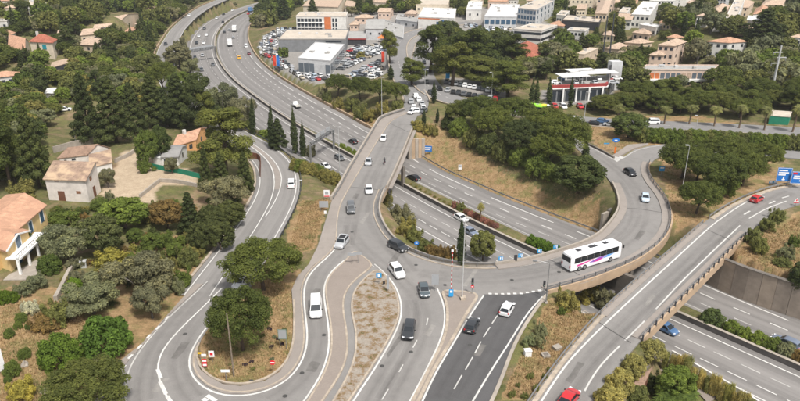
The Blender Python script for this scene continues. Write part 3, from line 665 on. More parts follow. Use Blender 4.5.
# rail on the embankments before and behind the overpass
dl_s = DL[DL[:, 1] <= D_Y0L]; 
guardrail('guard_rail', 'galvanised rail curving along the verge before the right overpass', dl_s, ZJ, h=0.8, post_step=2.5)
tag(wall_along('kerb_wall', np.c_[offset(dl_s, -0.55), np.full(len(dl_s), ZJ)], 0.16, 0.6, 'kerb'), 'low concrete kerb at the foot of the curved overpass rail', 'kerb')
dl_n = DL[DL[:, 1] >= D_Y1L + 1]; guardrail('guard_rail', 'galvanised rail below the pines where the right overpass ends', dl_n, ZJ, h=0.8, post_step=2.5)
tag(wall_along('kerb_wall', np.c_[offset(dl_n, -0.6), np.full(len(dl_n), ZJ)], 0.16, 0.8, 'kerb'), 'pale kerb beside the red hatchback at the overpass end', 'kerb')

# ---- panelled retaining wall along the motorway on the right
rw2 = thing('retaining_wall', 'long panelled concrete retaining wall beside the motorway on the right', 'wall')
W = resample(WALL_R, 2.35)
for k in range(len(W) - 1):
    d = W[k + 1] - W[k]; c = (W[k] + W[k + 1]) / 2; nrm = np.array([-d[1], d[0]]) / np.hypot(*d)
    link('panel', unit_box('wall_panel_%d' % ((k * 2) % 3)), rw2, (*(c + nrm * 0.4 + nrm * 0.03 * (k % 2)), -0.3), math.atan2(d[1], d[0]), (np.hypot(*d) - 0.05, 0.5, 6.75))
Wc = offset(W, 0.45); wall_along('coping', np.c_[Wc, np.full(len(Wc), 6.45)], 0.16, 0.9, 'concrete_dark', rw2)

# lines of the hillside road
def lrline(a, b, i0, i1, wd, mat='road_paint', name='edge_line'):
    q = LR[i0:i1]; oo = np.linspace(a, b, len(q)); ribbon(name, np.c_[offset(q[:, :2], oo), q[:, 2]], wd / 2, -wd / 2, 0.014, mat, lr)
nL = len(LR)
lrline(4.6, 3.9, 0, nL - 2, 0.2); lrline(-4.6, -3.9, 0, nL - 2, 0.22)
lrline(0.2, 1.0, 0, 22, 0.2); lrline(1.0, 0.4, 21, 42, 0.3); lrline(0.0, -0.9, 12, 22, 0.2); lrline(-0.9, -0.6, 21, 42, 0.24)
med = LR[18:40]; md = ribbon('painted_island', med, np.linspace(0.8, 0.3, len(med)), np.linspace(-0.7, -0.4, len(med)), 0.01, 'pavement', lr)
dl = np.c_[offset(LR[:, :2], -LRW - 0.35), LR[:, 2]]
guardrail('guard_rail', 'dark guard rail on the outside of the hillside road bend', dl[8:46], 0.0, post_step=3.0, mat='steel_dark', postmat='steel_dark')
dl2 = np.c_[offset(LR[:, :2], LRW + 0.3), LR[:, 2]]
tag(wall_along('kerb_wall', dl2[2:30], 0.3, 0.5, 'kerb', z=-0.12), 'pale kerb at the foot of the garden slope along the hillside road', 'kerb')
hw_ = np.c_[offset(LR[:, :2], LRW + 1.3), LR[:, 2]]
tag(wall_along('roadside_wall', hw_[72:], 0.8, 0.4, 'concrete_tan', z=-0.2), 'brown roadside wall along the far upper bend of the hillside road', 'wall')
# boulevard markings
for rd, nm in ((N1, n1), (N2, n2)):
    dashes('lane_dash', np.c_[rd[:, :2], rd[:, 2]], 0.0, 0.02, 3.0, 4.0, 0.2, 'road_paint_worn', nm, 4)
for hw, rd, mt in ((4.7, N1, 'kerb'), (5.5, N2, 'kerb')):
    for sg in (1, -1):
        q = np.c_[offset(rd[:, :2], sg * hw), rd[:, 2]][6:-2]
        if sg < 0 or rd is N1: tag(wall_along('kerb_wall', q, 0.35, 0.5, 'kerb', z=-0.15), 'pale kerb along the %s edge of the %s' % ('inner' if sg > 0 else 'outer', 'dealership road' if rd is N1 else 'tree-lined boulevard'), 'kerb')
# curved wall/kerb at the parking island and in the fork of the ramp
fk = smooth(PL([(585, 143.5), (596, 148.5), (606, 153.5), (614, 158.5)], ZJ), 1.2, 1, 2); tag(wall_along('kerb_wall', np.c_[fk, np.full(len(fk), ZJ)], 0.5, 0.4, 'concrete_dark'), 'dark low wall on the grass side of the ramp fork', 'wall')
pline([(588, 146), (607, 155.5), (616.5, 161.8), (621.5, 159.5), (635, 150.5), (648, 147), (665, 145)], 0.3, 'road_paint_worn', jr)
gore = slab('painted_gore', PL([(610, 157), (617, 162), (624, 157), (620, 155.5)], ZJ), ZJ + 0.02, 0.02, 'road_paint_worn', jr)
gore2 = slab('footway', PL([(612, 156), (618.5, 157), (634, 148.5), (648, 145), (648, 143.5), (628, 145)], ZJ), ZJ + 0.12, 0.6, 'pavement'); tag(gore2, kind='structure')

# ---- wheel tracks along the lanes of the junction
def wear(pts, parent, z=ZJ + 0.010, wdt=0.75, gauge=0.78):
    p = smooth(PL(pts, ZJ), 1.5, 2, 3)
    for sg in (-1, 1):
        q = offset(p, sg * gauge); o = ribbon('tyre_track', q, wdt, -wdt, z, 'tyre_wear', parent)
wear([(398, 121), (383, 150), (368, 180), (356, 205), (350, 225), (347, 245)], jr, ZJ + 0.012); wear([(404, 124), (392, 152), (378, 182), (371, 205), (372, 222), (382, 240), (400, 256), (412, 272)], jr, ZJ + 0.018); wear([(350, 225), (352, 240), (370, 256), (398, 276), (416, 292), (424, 308), (425, 324), (418, 345), (402, 372), (385, 400)], jr, ZJ + 0.015)
wear([(412, 300), (416, 318), (411, 334), (396, 360), (380, 388), (368, 408)], jr, ZJ + 0.012); wear([(346, 246), (338, 256), (326, 264), (317, 274), (313, 289), (315, 310), (318.5, 335), (317.5, 352), (309, 371), (293, 390), (270, 401)], jr, ZJ + 0.012)
wear([(505, 294.6), (492, 312), (477, 336), (460, 365), (442, 398)], jr, ZJ + 0.022); wear([(528, 297), (512, 316), (497, 341), (478, 373), (462, 400)], jr, ZJ + 0.022)
wear([(420, 272), (450, 280), (490, 282), (530, 277), (570, 268), (610, 254), (636, 234), (645, 213), (640, 195), (630, 180), (610, 164), (592, 152)], jr, ZJ + 0.021); wear([(440, 269), (480, 274), (520, 271), (560, 262), (600, 247), (622, 231), (630, 214), (627, 197), (616, 180)], jr, ZJ + 0.024)
wear([(548, 416), (572, 384), (592, 359), (620, 330), (660, 291), (700, 253), (735, 222), (760, 205), (790, 192)], op, ZJ + 0.012); wear([(566, 414), (588, 378), (606, 356), (635, 326), (672, 289), (712, 251), (744, 222)], op, ZJ + 0.016)
wear([(205, 292), (178, 318), (152, 350), (143, 372), (146, 400)], jr, ZJ + 0.012); wear([(213, 302), (190, 326), (177, 346), (172, 362), (178, 380), (196, 398)], jr, ZJ + 0.012)

# ---- joints, repairs and covers in the surface
plain('tar', (0.05, 0.047, 0.045), 0.8, 0.2, 2.0); plain('patch_dark', (0.168, 0.158, 0.147), 0.9, 0.15, 1.5, dirt=0.4); plain('patch_light', (0.27, 0.255, 0.235), 0.9, 0.15, 1.5, dirt=0.3); plain('iron', (0.06, 0.058, 0.055), 0.7, 0.3, 4.0)
for pts, par in (([(390, 123.4), (408, 132)], rb), ([(350.5, 187), (385.5, 190.5)], rb), ([(597.5, 321.5), (609, 329), (631, 343)], op), ([(706, 229), (731, 240.5)], op), ([(617, 208), (640, 209), (668, 213.5)], cv), ([(548, 259), (566, 267), (586, 279)], cv)): pline(pts, 0.13, 'tar', par, z=ZJ + 0.027, name='expansion_joint', it=0)
rdp = random.Random(77)
for px, py, w_, l_, m_, par in ((395, 258, 1.1, 5, 'patch_dark', jr), (316, 292, 1.3, 2.4, 'patch_dark', jr), (313, 366, 1.6, 2.2, 'patch_dark', jr), (430, 330, 0.9, 3, 'patch_light', jr), (480, 350, 1.0, 3.2, 'patch_dark', jr), (365, 218, 0.9, 6, 'patch_light', jr), (470, 278, 0.8, 7, 'patch_light', jr), (600, 255, 1.2, 4, 'patch_light', cv), (640, 235, 1.0, 5, 'patch_dark', cv), (650, 300, 0.8, 4, 'patch_light', op), (575, 372, 1.0, 5, 'patch_dark', op), (395, 345, 0.7, 6, 'patch_dark', jr), (180, 350, 1.2, 4, 'patch_dark', jr), (160, 385, 1.2, 3, 'patch_light', jr), (356, 196, 1.2, 3, 'patch_dark', jr)):
    q = P(px, py, ZJ); _q2 = P(px + 7, py - 10, ZJ) - q; an = math.atan2(_q2[1], _q2[0]); c_, s_ = math.cos(an), math.sin(an); pts = [(q[0] + a * c_ - b * s_, q[1] + a * s_ + b * c_) for a, b in [(l_ / 2 * f_ * rdp.uniform(0.85, 1.1), w_ / 2 * g_ * rdp.uniform(0.7, 1.15)) for f_, g_ in ((-1, -1), (-.3, -1), (.4, -1), (1, -1), (1, 1), (.3, 1), (-.4, 1), (-1, 1))]]
    slab('road_patch', pts, ZJ + 0.009, 0.004, m_, par)
for px, py in ((324, 335), (302, 373), (251, 381), (285, 396), (382, 366), (411, 352), (470, 345), (352, 232), (416, 265), (512, 280), (559, 272), (237, 391), (327, 380), (330, 314), (185, 334), (445, 285)):
    q = P(px, py, ZJ); b_ = MB(); n_ = 14; b_.v = [(0.34 * math.cos(2 * math.pi * k / n_), 0.34 * math.sin(2 * math.pi * k / n_), 0) for k in range(n_)]; b_.f = [tuple(range(n_))]; b_.build('manhole_cover', 'iron', jr, loc=(q[0], q[1], ZJ + 0.028))

ek = smooth(PL([(546.5, 295), (531, 315.5), (514.2, 343.5), (504.8, 370.5), (492.8, 400.5), (480, 424)], ZJ), 1.5, 2, 2); tag(wall_along('kerb_wall', np.c_[ek, np.full(len(ek), ZJ)], 0.14, 0.5, 'concrete'), 'pale concrete kerb along the dry verge of the dark central road', 'kerb')
# ================================================================ VEGETATION
t = NT('foliage', 0.75, 0.12)
oi = t.n('ShaderNodeObjectInfo'); lf = t.n('ShaderNodeVertexColor', layer_name='leaf'); g = t.coord('obj')
sepc = t.n('ShaderNodeSeparateColor'); t.l(lf.outputs[0], sepc.inputs[0])
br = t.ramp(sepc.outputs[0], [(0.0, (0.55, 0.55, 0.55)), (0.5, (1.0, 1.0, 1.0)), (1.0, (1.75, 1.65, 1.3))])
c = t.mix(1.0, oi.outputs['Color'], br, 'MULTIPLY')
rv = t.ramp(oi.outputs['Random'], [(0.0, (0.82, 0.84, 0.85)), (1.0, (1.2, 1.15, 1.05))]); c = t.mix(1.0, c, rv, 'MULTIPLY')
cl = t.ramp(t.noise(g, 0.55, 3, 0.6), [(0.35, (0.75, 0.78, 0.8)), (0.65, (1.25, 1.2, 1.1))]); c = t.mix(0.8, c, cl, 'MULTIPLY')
t.col(c); tr = t.n('ShaderNodeBsdfTranslucent'); t.l(c, tr.inputs[0]); ms_ = t.n('ShaderNodeMixShader'); ms_.inputs[0].default_value = 0.4
outn = t.t.nodes['Material Output']; t.l(t.b.outputs[0], ms_.inputs[1]); t.l(tr.outputs[0], ms_.inputs[2]); t.l(ms_.outputs[0], outn.inputs[0])
plain('bark', (0.085, 0.062, 0.045), 0.95, 0.3, 3.0)
plain('bark_grey', (0.13, 0.115, 0.10), 0.95, 0.3, 3.0)
plain('palm_bark', (0.16, 0.115, 0.08), 0.95, 0.35, 4.0)

def leaves(blobs, n, size, seed, shell=(0.62, 1.06), up=0.25, stretch=1.0, loose=0.12, vert=0.0, thin=0.62):
    """leaf faces spread through the outer shell of many clumps"""
    r = np.random.default_rng(seed); cs = np.array([b[0] for b in blobs], float); rad = np.array([b[1] for b in blobs], float)
    wgt = (rad[:, 0] * rad[:, 1] + rad[:, 0] * rad[:, 2]) ; wgt /= wgt.sum(); k = r.choice(len(blobs), n, p=wgt)
    d = r.normal(size=(n, 3)); d /= np.linalg.norm(d, axis=1)[:, None]; d[:, 2] = np.where((d[:, 2] < -0.35) & (r.random(n) < 0.7), -d[:, 2], d[:, 2])
    rr = r.uniform(shell[0], shell[1], n) ** 0.7; rr += loose * r.normal(size=n) * (r.random(n) < 0.25)
    pos = cs[k] + d * rad[k] * rr[:, None]
    nn = d / rad[k]; nn /= np.linalg.norm(nn, axis=1)[:, None]; nn = nn + np.array([0, 0, up]) + r.normal(size=(n, 3)) * 0.42; nn /= np.linalg.norm(nn, axis=1)[:, None]
    a = np.cross(nn, r.normal(size=(n, 3))) * (1 - vert) + np.array([0, 0, 1.0]) * vert; a /= np.linalg.norm(a, axis=1)[:, None]; b = np.cross(nn, a)
    s = size * r.uniform(0.6, 1.35, n)[:, None]
    v = np.empty((n, 4, 3)); v[:, 0] = pos - a * s * stretch; v[:, 1] = pos - b * s * thin; v[:, 2] = pos + a * s * stretch; v[:, 3] = pos + b * s * thin
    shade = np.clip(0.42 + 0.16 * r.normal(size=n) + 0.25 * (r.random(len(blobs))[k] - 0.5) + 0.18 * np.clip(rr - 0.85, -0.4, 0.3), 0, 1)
    return v.reshape(-1, 3), shade

def crown_mesh(name, v, shade, trunk=None, barkmat='bark'):
    n = len(shade); nv = len(v); f = np.arange(nv).reshape(-1, 4); tv = []; tf = []
    if trunk: tv = trunk.v; tf = trunk.f
    m = bpy.data.meshes.new(name); m.from_pydata(np.vstack([v, np.array(tv)]) if tv else v, [], [tuple(q) for q in f.tolist()] + [tuple(i + nv for i in q) for q in tf])
    m.materials.append(MATS['foliage'])
    if tv: m.materials.append(MATS[barkmat])
    ca = m.color_attributes.new('leaf', 'FLOAT_COLOR', 'CORNER'); arr = np.ones((len(m.loops), 4), np.float32)
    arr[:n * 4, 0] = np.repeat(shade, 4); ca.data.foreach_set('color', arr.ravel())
    if tv:
        mi = np.zeros(len(m.polygons), np.int32); mi[n:] = 1; m.polygons.foreach_set('material_index', mi)
    m.update(); return m

def limbs(h0, targets, r0, seed, base_lean=(0, 0)):
    """a tapered trunk that splits into limbs reaching the given points"""
    rd = random.Random(seed); b = MB(); fx, fy = base_lean
    b.tube([(0, 0, -0.4), (fx * 0.3, fy * 0.3, h0 * 0.4), (fx, fy, h0)], [r0 * 1.25, r0 * 0.95, r0 * 0.75], 7)
    for tx, ty, tz in targets:
        mx, my, mz = (fx + tx) / 2 + rd.uniform(-.3, .3), (fy + ty) / 2 + rd.uniform(-.3, .3), (h0 + tz) / 2 + rd.uniform(-.1, .3)
        b.tube([(fx, fy, h0 - 0.2), (mx, my, mz), (tx, ty, tz)], [r0 * 0.55, r0 * 0.36, r0 * 0.14], 5)
    return b

def dome_blobs(rx, rz, zc, n, br, seed, flat=0.65, under=0.2):
    """clumps covering a dome; centre (0,0,zc), half width rx, height rz above zc"""
    rd = random.Random(seed); out = []; ga = math.pi * (3 - 5 ** 0.5)
    for i in range(n):
        h = 1 - (i + 0.5) / n * (1 + under); rad = math.sqrt(max(0.0, 1 - h * h)); th = i * ga + rd.uniform(-.3, .3); q = rd.uniform(0.72, 1.0)
        bb = br * rd.uniform(0.72, 1.25); out.append(((rx * rad * q * math.cos(th), rx * rad * q * math.sin(th), zc + rz * h * q), (bb, bb, bb * flat * rd.uniform(0.85, 1.2))))
    return out

PROTO = {}
def reg(kind, blobs, n, size, seed, trunk, hh, ww, far_n=None, far_size=None, bark='bark', **kw):
    """store near (trunk + crown) and far (one mesh) versions with their height and width"""
    v, sh = leaves(blobs, n, size, seed, **kw); e = dict(h=float(np.percentile(v[:, 2], 99.3)), w=float(np.percentile(np.abs(v[:, :2]), 99.75)) * 2.0, crown=crown_mesh('crown', v, sh), trunk=trunk.mesh('trunk', bark, True))
    if far_n:
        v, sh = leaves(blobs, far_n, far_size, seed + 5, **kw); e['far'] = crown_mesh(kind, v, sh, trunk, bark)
    PROTO.setdefault(kind, []).append(e)

for s in range(3):      # umbrella pines
    bl = dome_blobs(5.1, 3.3, 5.1, 105, 0.86, 10 + s, 0.72, 0.34); bl += dome_blobs(3.6, 2.0, 5.0, 22, 1.1, 20 + s, 0.6, 0.3)
    reg('umbrella_pine', bl, 30000, 0.125, 30 + s, limbs(2.8, [(3.2 * math.cos(a + s), 3.2 * math.sin(a + s), 5.6) for a in (0, 1.1, 2.3, 3.5, 4.9)] + [(0.3, 0, 7)], 0.3, s, (0.4 - 0.3 * s, 0.3)), 9, 13, 4200, 0.3, up=0.5)
for s in range(3):      # broadleaf
    bl = dome_blobs(2.8, 3.1, 3.9, 70, 0.68, 40 + s, 0.85, 0.75)
    reg('broadleaf_tree', bl, 14000, 0.145, 50 + s, limbs(1.6, [(1.6 * math.cos(a), 1.6 * math.sin(a), 4.2) for a in (0.3 + s, 2.2 + s, 4.3 + s)] + [(0, 0.2, 5.4)], 0.2, 50 + s), 7, 6.6, 2600, 0.31)
for s in range(2):      # holm oak: dense and wide
    bl = dome_blobs(3.2, 2.8, 3.0, 80, 0.68, 44 + s, 0.8, 0.6)
    reg('holm_oak', bl, 14000, 0.14, 55 + s, limbs(1.3, [(1.8 * math.cos(a), 1.8 * math.sin(a), 3.4) for a in (0.9 + s, 2.9 + s, 5.0 + s)], 0.24, 57 + s), 6, 7.4, 2800, 0.3)
for s in range(2):      # olive: loose, grey
    rd = random.Random(60 + s); bl = [((rd.uniform(-2.4, 2.4), rd.uniform(-2.4, 2.4), rd.uniform(1.7, 4.4)), (rd.uniform(0.6, 1.15),) * 2 + (rd.uniform(0.5, 0.9),)) for _ in range(30)]
    reg('olive_tree', bl, 15000, 0.11, 64 + s, limbs(1.0, [(1.7 * math.cos(a), 1.7 * math.sin(a), 3.4) for a in (0.5, 1.9, 3.4, 5.0)], 0.22, 66 + s), 5, 6, 2600, 0.26, bark='bark_grey', stretch=1.3)
for s in range(2):      # aleppo pine: tall, open layers
    rd = random.Random(70 + s); bl = []
    for i in range(36):
        h = rd.uniform(0.0, 1.0); a = rd.uniform(0, 6.28); rr_ = rd.uniform(0.35, 1.0) * (3.9 - 2.2 * h); bb = rd.uniform(0.8, 1.5) * (1.05 - 0.3 * h); bl.append(((rr_ * math.cos(a), rr_ * math.sin(a), 3.4 + 7.8 * h), (bb * 1.08, bb * 1.08, bb * 0.8)))
    reg('aleppo_pine', bl, 18000, 0.145, 74 + s, limbs(7.5, [(b[0][0] * 0.8, b[0][1] * 0.8, b[0][2] - 0.2) for b in bl[:12]], 0.28, 76 + s, (0.5, 0.2)), 12, 9, 3200, 0.3, up=0.5)
for s in range(2):      # dark conifer
    rd = random.Random(80 + s); bl = []
    for i in range(52):
        h = (i + 0.5) / 52; a = i * 2.4 + s; rr_ = (1 - h) ** 0.8 * 2.8 * rd.uniform(0.65, 1.05) + 0.05; bb = 0.95 - 0.5 * h; bl.append(((rr_ * math.cos(a), rr_ * math.sin(a), 0.9 + 10.2 * h), (bb * 1.1, bb * 1.1, bb * 0.75)))
    reg('dark_conifer', bl, 17000, 0.14, 84 + s, limbs(9, [], 0.24, 86 + s), 11.5, 6.4, 3000, 0.29, up=-0.1)
for s in range(2):      # cypress
    bl = []; rd = random.Random(90 + s)
    for i in range(40):
        h = (i + 0.5) / 40; pr_ = 0.62 * math.sin(math.pi * min(1, h * 0.82 + 0.2)) ** 0.7 * (1 - h ** 4 * 0.75); a = i * 2.4; bl.append(((pr_ * 0.6 * math.cos(a), pr_ * 0.6 * math.sin(a), 0.35 + 8.2 * h), (pr_ * 0.65 + 0.05, pr_ * 0.65 + 0.05, 0.55)))
    reg('cypress_tree', bl, 5000, 0.12, 94 + s, limbs(4, [], 0.12, 96 + s), 8.9, 1.9, 900, 0.26, up=0.6)
for s in range(5):      # bushes down to the ground: uneven, with shoots
    rd = random.Random(200 + s); bl = dome_blobs(1.3, 1.2, 0.4, 16, 0.5, 100 + s, 0.85, 0.15)
    bl = [((c[0] * rd.uniform(0.75, 1.2), c[1] * rd.uniform(0.75, 1.2), c[2] * rd.uniform(0.65, 1.25)), tuple(q * rd.uniform(0.7, 1.2) for q in r_)) for c, r_ in bl]
    bl += [((rd.uniform(-1.3, 1.3), rd.uniform(-1.3, 1.3), rd.uniform(0.6, 1.75)), (rd.uniform(0.18, 0.36),) * 2 + (rd.uniform(0.25, 0.55),)) for _ in range(16)]
    reg('bush', bl, 8500, 0.085, 110 + s, limbs(0.4, [(0.6, 0.3, 0.9), (-0.6, 0.2, 0.9), (0.1, -0.6, 1.0)], 0.08, s), 2.2, 3.6, 900, 0.25, loose=0.22, shell=(0.5, 1.1))

for s in range(3):      # dense rounded bushes
    bl = dome_blobs(1.5, 1.5, 0.4, 60, 0.36, 160 + s, 0.85, 0.2)
    reg('round_bush', bl, 8000, 0.085, 165 + s, limbs(0.4, [(0.6, 0.3, 0.9), (-0.6, 0.2, 0.9)], 0.08, s), 2.2, 3.6, 900, 0.25, loose=0.1)

def palm(seed, h=6.5, nf=34, fl=2.3):
    rd = random.Random(seed); tb = MB(); n = 14
    tb.tube([(0.05 * math.sin(i), 0.04 * math.cos(i * 1.3), h * i / n - 0.3 * (i == 0)) for i in range(n + 1)], [0.26 + (0.05 if i % 2 else 0) + (0.1 if i == n else 0) - 0.004 * i for i in range(n + 1)], 8)
    v = []; sh = []
    for k in range(nf):
        a = k * 2.4 + rd.uniform(-.2, .2); el = rd.uniform(-0.5, 1.25); L = fl * rd.uniform(0.8, 1.1); d = Vector((math.cos(a), math.sin(a), 0)); side = Vector((-math.sin(a), math.cos(a), 0)); p = Vector((0, 0, h)); dirz = el
        pts = []
        for j in range(7):
            pts.append(p.copy()); p = p + (d * math.cos(dirz) + Vector((0, 0, math.sin(dirz)))) * (L / 6); dirz -= 0.30
        for j in range(6):
            wd = L * 0.16 * (1 - abs(j - 2.2) / 5); a0, a1 = pts[j], pts[j + 1]
            for sg in (1, -1):
                for q in (0.0, 0.5):
                    b0 = a0.lerp(a1, q); b1 = a0.lerp(a1, q + 0.32); tip = side * sg * wd * 2.0 + (a1 - a0) * 0.7 + Vector((0, 0, -0.14 * L * 0.3)); v += [b0, b1, b1 + tip, b0 + tip * 0.95]; sh.append(min(1, max(0, rd.gauss(0.45, 0.18))))
    return tb, np.array([tuple(q) for q in v]), np.array(sh)
for s in range(2):
    tb, v, sh = palm(120 + s); PROTO.setdefault('palm_tree', []).append(dict(h=8.2, w=4.4, crown=crown_mesh('crown', v, sh), trunk=tb.mesh('trunk', 'palm_bark', True), far=crown_mesh('palm_tree', v, sh, tb, 'palm_bark')))
tb, v, sh = palm(131, 1.6, 44, 2.6); PROTO['low_palm'] = [dict(h=3.6, w=5.0, crown=crown_mesh('crown', v, sh), trunk=tb.mesh('trunk', 'palm_bark', True))]
# bamboo: upright canes with narrow leaves
v_, sh_ = leaves([((x * 0.35, y * 0.3, 0.4 + k * 0.4), (0.28, 0.28, 0.4)) for x in (-2, -1, 0, 1, 2) for y in (-1, 0, 1) for k in range(5) if (x * 7 + y * 3 + k) % 4], 2600, 0.13, 140, up=0.0, stretch=2.4, vert=0.6, thin=0.3, loose=0.4)
PROTO['bamboo'] = [dict(h=2.4, w=2.0, crown=crown_mesh('crown', v_, sh_), trunk=limbs(1.6, [(0.5, 0, 2.1), (-0.5, 0.1, 2.2), (0.2, 0.3, 2.3), (-0.2, -0.3, 2.2)], 0.05, 3).mesh('trunk', 'bark_grey'))]

GREEN = dict(pine=(0.122, 0.148, 0.040), pine2=(0.150, 0.168, 0.048), dark=(0.094, 0.116, 0.044), broad=(0.145, 0.190, 0.048), bright=(0.20, 0.26, 0.055), olive=(0.225, 0.220, 0.130), sage=(0.225, 0.24, 0.135),
             yellow=(0.38, 0.34, 0.08), brown=(0.26, 0.18, 0.07), cyp=(0.072, 0.094, 0.040), ochre=(0.29, 0.265, 0.09), pink=(0.40, 0.19, 0.15), mix=(0.185, 0.20, 0.07), white=(0.48, 0.49, 0.39))
ORD = ['first', 'second', 'third', 'fourth', 'fifth', 'sixth', 'seventh', 'eighth', 'ninth', 'tenth', 'eleventh', 'twelfth', 'thirteenth', 'fourteenth', 'fifteenth', 'sixteenth', 'seventeenth', 'eighteenth', 'nineteenth', 'twentieth', 'twenty-first', 'twenty-second']
_LISTS = []
def BI(b):
    for L in _LISTS:
        if b in L: return sorted(L, key=lambda q: (q[0] + q[2], q[1])).index(b)
    return 0
TREES = []      # (x, y, radius) of what already grows, so that fill stays clear
def put(kind, loc, wid, hei, color, label, group=None, cat=None, far=False, variant=None):
    pr = PROTO[kind]; e = pr[random.randrange(len(pr)) if variant is None else variant % len(pr)]; rz = random.uniform(0, 6.28)
    sx = wid / e['w']; sz = hei / e['h']; col = GREEN[color] if isinstance(color, str) else color
    name = 'bush' if kind == 'round_bush' else kind; cat = cat or {'bush': 'bush', 'round_bush': 'bush', 'palm_tree': 'palm tree', 'low_palm': 'palm tree', 'bamboo': 'bamboo'}.get(kind, 'tree')
    TREES.append((loc[0], loc[1], wid / 2)); jx = random.uniform(0.9, 1.12)
    if far and 'far' in e:
        o = link(name, e['far'], None, loc, rz, (sx * jx, sx / jx, sz)); o.rotation_euler = (random.uniform(-.06, .06), random.uniform(-.06, .06), rz); o.color = (*col, 1); return tag(o, label, cat, group)
    o = thing(name, label, cat, loc, rz, group); o.scale = (sx * jx, sx / jx, sz); o.rotation_euler = (random.uniform(-.05, .05), random.uniform(-.05, .05), rz)
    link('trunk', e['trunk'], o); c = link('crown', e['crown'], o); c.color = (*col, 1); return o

def veg(kind, box, color, label, group=None, base=None, far=False, hmin=0.4, variant=None, wf=1.0):
    """plant seen inside a box of the photo; base is where it stands if that is not the foot of its crown"""
    x0, y0, x1, y1 = box; cx = (x0 + x1) / 2
    if base: bx, by = base
    else:
        g0 = G(cx, y1); s = FPX / (g0.y * cP + (CAMZ - g0.z) * sP); sa = math.sin(math.atan2(CAMZ - g0.z, g0.y)); bx, by = cx, y1 - 0.36 * (x1 - x0) * sa
    g0 = G(bx, by); s = FPX / (g0.y * cP + (CAMZ - g0.z) * sP); al = math.atan2(CAMZ - g0.z, g0.y); wid = (x1 - x0) / s * wf
    hei = max(hmin, ((by - y0) / s - 0.22 * wid * math.sin(al)) / math.cos(al))
    if kind in ('bush', 'round_bush'): hei = min(hei, 0.8 * wid)
    return put(kind, g0, wid, hei, color, label, group, far=far, variant=variant)

# ---- named trees of the foreground and the junction
veg('umbrella_pine', (219, 237, 306, 298), 'pine', 'broad umbrella pine at the top of the slip road island', base=(264, 290), variant=0, wf=0.86)
veg('umbrella_pine', (205, 287, 281, 352), 'pine', 'rounded umbrella pine overhanging the hillside road, below the broader pine', base=(243, 350), variant=1, wf=0.86)
veg('round_bush', (82, 312, 134, 362), (0.12, 0.20, 0.04), 'large dense bright green bush beside the left pavement')
veg('umbrella_pine', (49, 361, 138, 425), 'pine2', 'bushy pine cut off by the bottom edge at the left', base=(92, 418), variant=2, wf=0.9)
veg('round_bush', (40, 329, 81, 373), (0.13, 0.20, 0.035), 'big rounded green bush on the rocky garden slope')
_LISTS.append(list(((4, 327, 16, 339), (14, 321, 23, 330), (16, 312, 28, 324), (19, 347, 32, 360), (4, 370, 12, 384), (25, 322, 34, 330))))
for b in ((4, 327, 16, 339), (14, 321, 23, 330), (16, 312, 28, 324), (19, 347, 32, 360), (4, 370, 12, 384), (25, 322, 34, 330)): veg('round_bush', b, 'broad', ORD[BI(b)] + ' small clipped shrub from the left on the bare garden slope', 'clipped shrubs on the garden slope')
veg('round_bush', (4, 355, 22, 378), 'broad', 'dark green shrub clump behind the white garden sign')
veg('bush', (6, 377, 40, 405), 'yellow', 'yellow flowering bush in the bottom left corner')
veg('bush', (22, 298, 40, 317), 'white', 'white flowering bush on the garden slope')
veg('bush', (32, 312, 62, 335), 'brown', 'reddish brown bush beside the white flowering one')
veg('bush', (44, 298, 76, 330), 'mix', 'loose green bush above the reddish brown one')
veg('olive_tree', (110, 252, 172, 312), 'olive', 'large grey olive tree above the left pavement', variant=0)
veg('olive_tree', (66, 278, 122, 324), 'sage', 'grey olive tree left of the larger one', variant=1)
veg('olive_tree', (135, 285, 170, 325), 'olive', 'small olive tree leaning over the left pavement', variant=1)
veg('bush', (46, 207, 82, 230), 'broad', 'green shrub at the upper corner of the yellow villa')
veg('olive_tree', (48, 220, 96, 264), 'sage', 'dusty green tree in front of the yellow villa', variant=0)
veg('broadleaf_tree', (84, 214, 124, 262), (0.115, 0.135, 0.055), 'dark rounded tree between the yellow villa and the bright green tree')
veg('broadleaf_tree', (100, 196, 151, 236), 'bright', 'bright light green tree below the sandy yard')
veg('broadleaf_tree', (153, 199, 184, 234), 'brown', 'orange brown tree beside the sandy yard')
veg('dark_conifer', (180, 192, 206, 238), 'dark', 'dark conifer beside the orange brown tree')
veg('bush', (92, 246, 136, 274), 'yellow', 'spreading yellow flowering bush on the middle of the left slope')
veg('round_bush', (39, 252, 62, 276), (0.09, 0.13, 0.035), 'round dark bush on the villa lawn')
veg('round_bush', (65, 275, 83, 295), (0.15, 0.24, 0.03), 'bright clipped ball bush below the villa wall')
_LISTS.append(list(((17, 280, 36, 298), (27, 273, 48, 291))))
for b in ((17, 280, 36, 298), (27, 273, 48, 291)): veg('bush', b, 'sage', ORD[BI(b)] + ' pale green hedge bush from the left below the villa lawn', 'hedge at the foot of the villa lawn')
_LISTS.append(list(((-4, 284, 12, 305), (5, 285, 20, 304))))
for b in ((-4, 284, 12, 305), (5, 285, 20, 304)): veg('round_bush', b, (0.11, 0.17, 0.025), ORD[BI(b)] + ' bright clipped hedge bush from the left edge below the villa', 'clipped hedge below the villa')
_LISTS.append(list(((158, 250, 178, 276), (172, 262, 194, 290), (176, 246, 200, 270), (186, 236, 206, 260), (150, 272, 170, 296), (168, 276, 188, 296))))
for b in ((158, 250, 178, 276), (172, 262, 194, 290), (176, 246, 200, 270), (186, 236, 206, 260), (150, 272, 170, 296), (168, 276, 188, 296)): veg('bush', b, random.choice(['mix', 'broad', 'ochre', 'sage']), ORD[BI(b)] + ' wild shrub from the left on the bank beside the hillside road', 'wild shrubs on the bank of the hillside road')
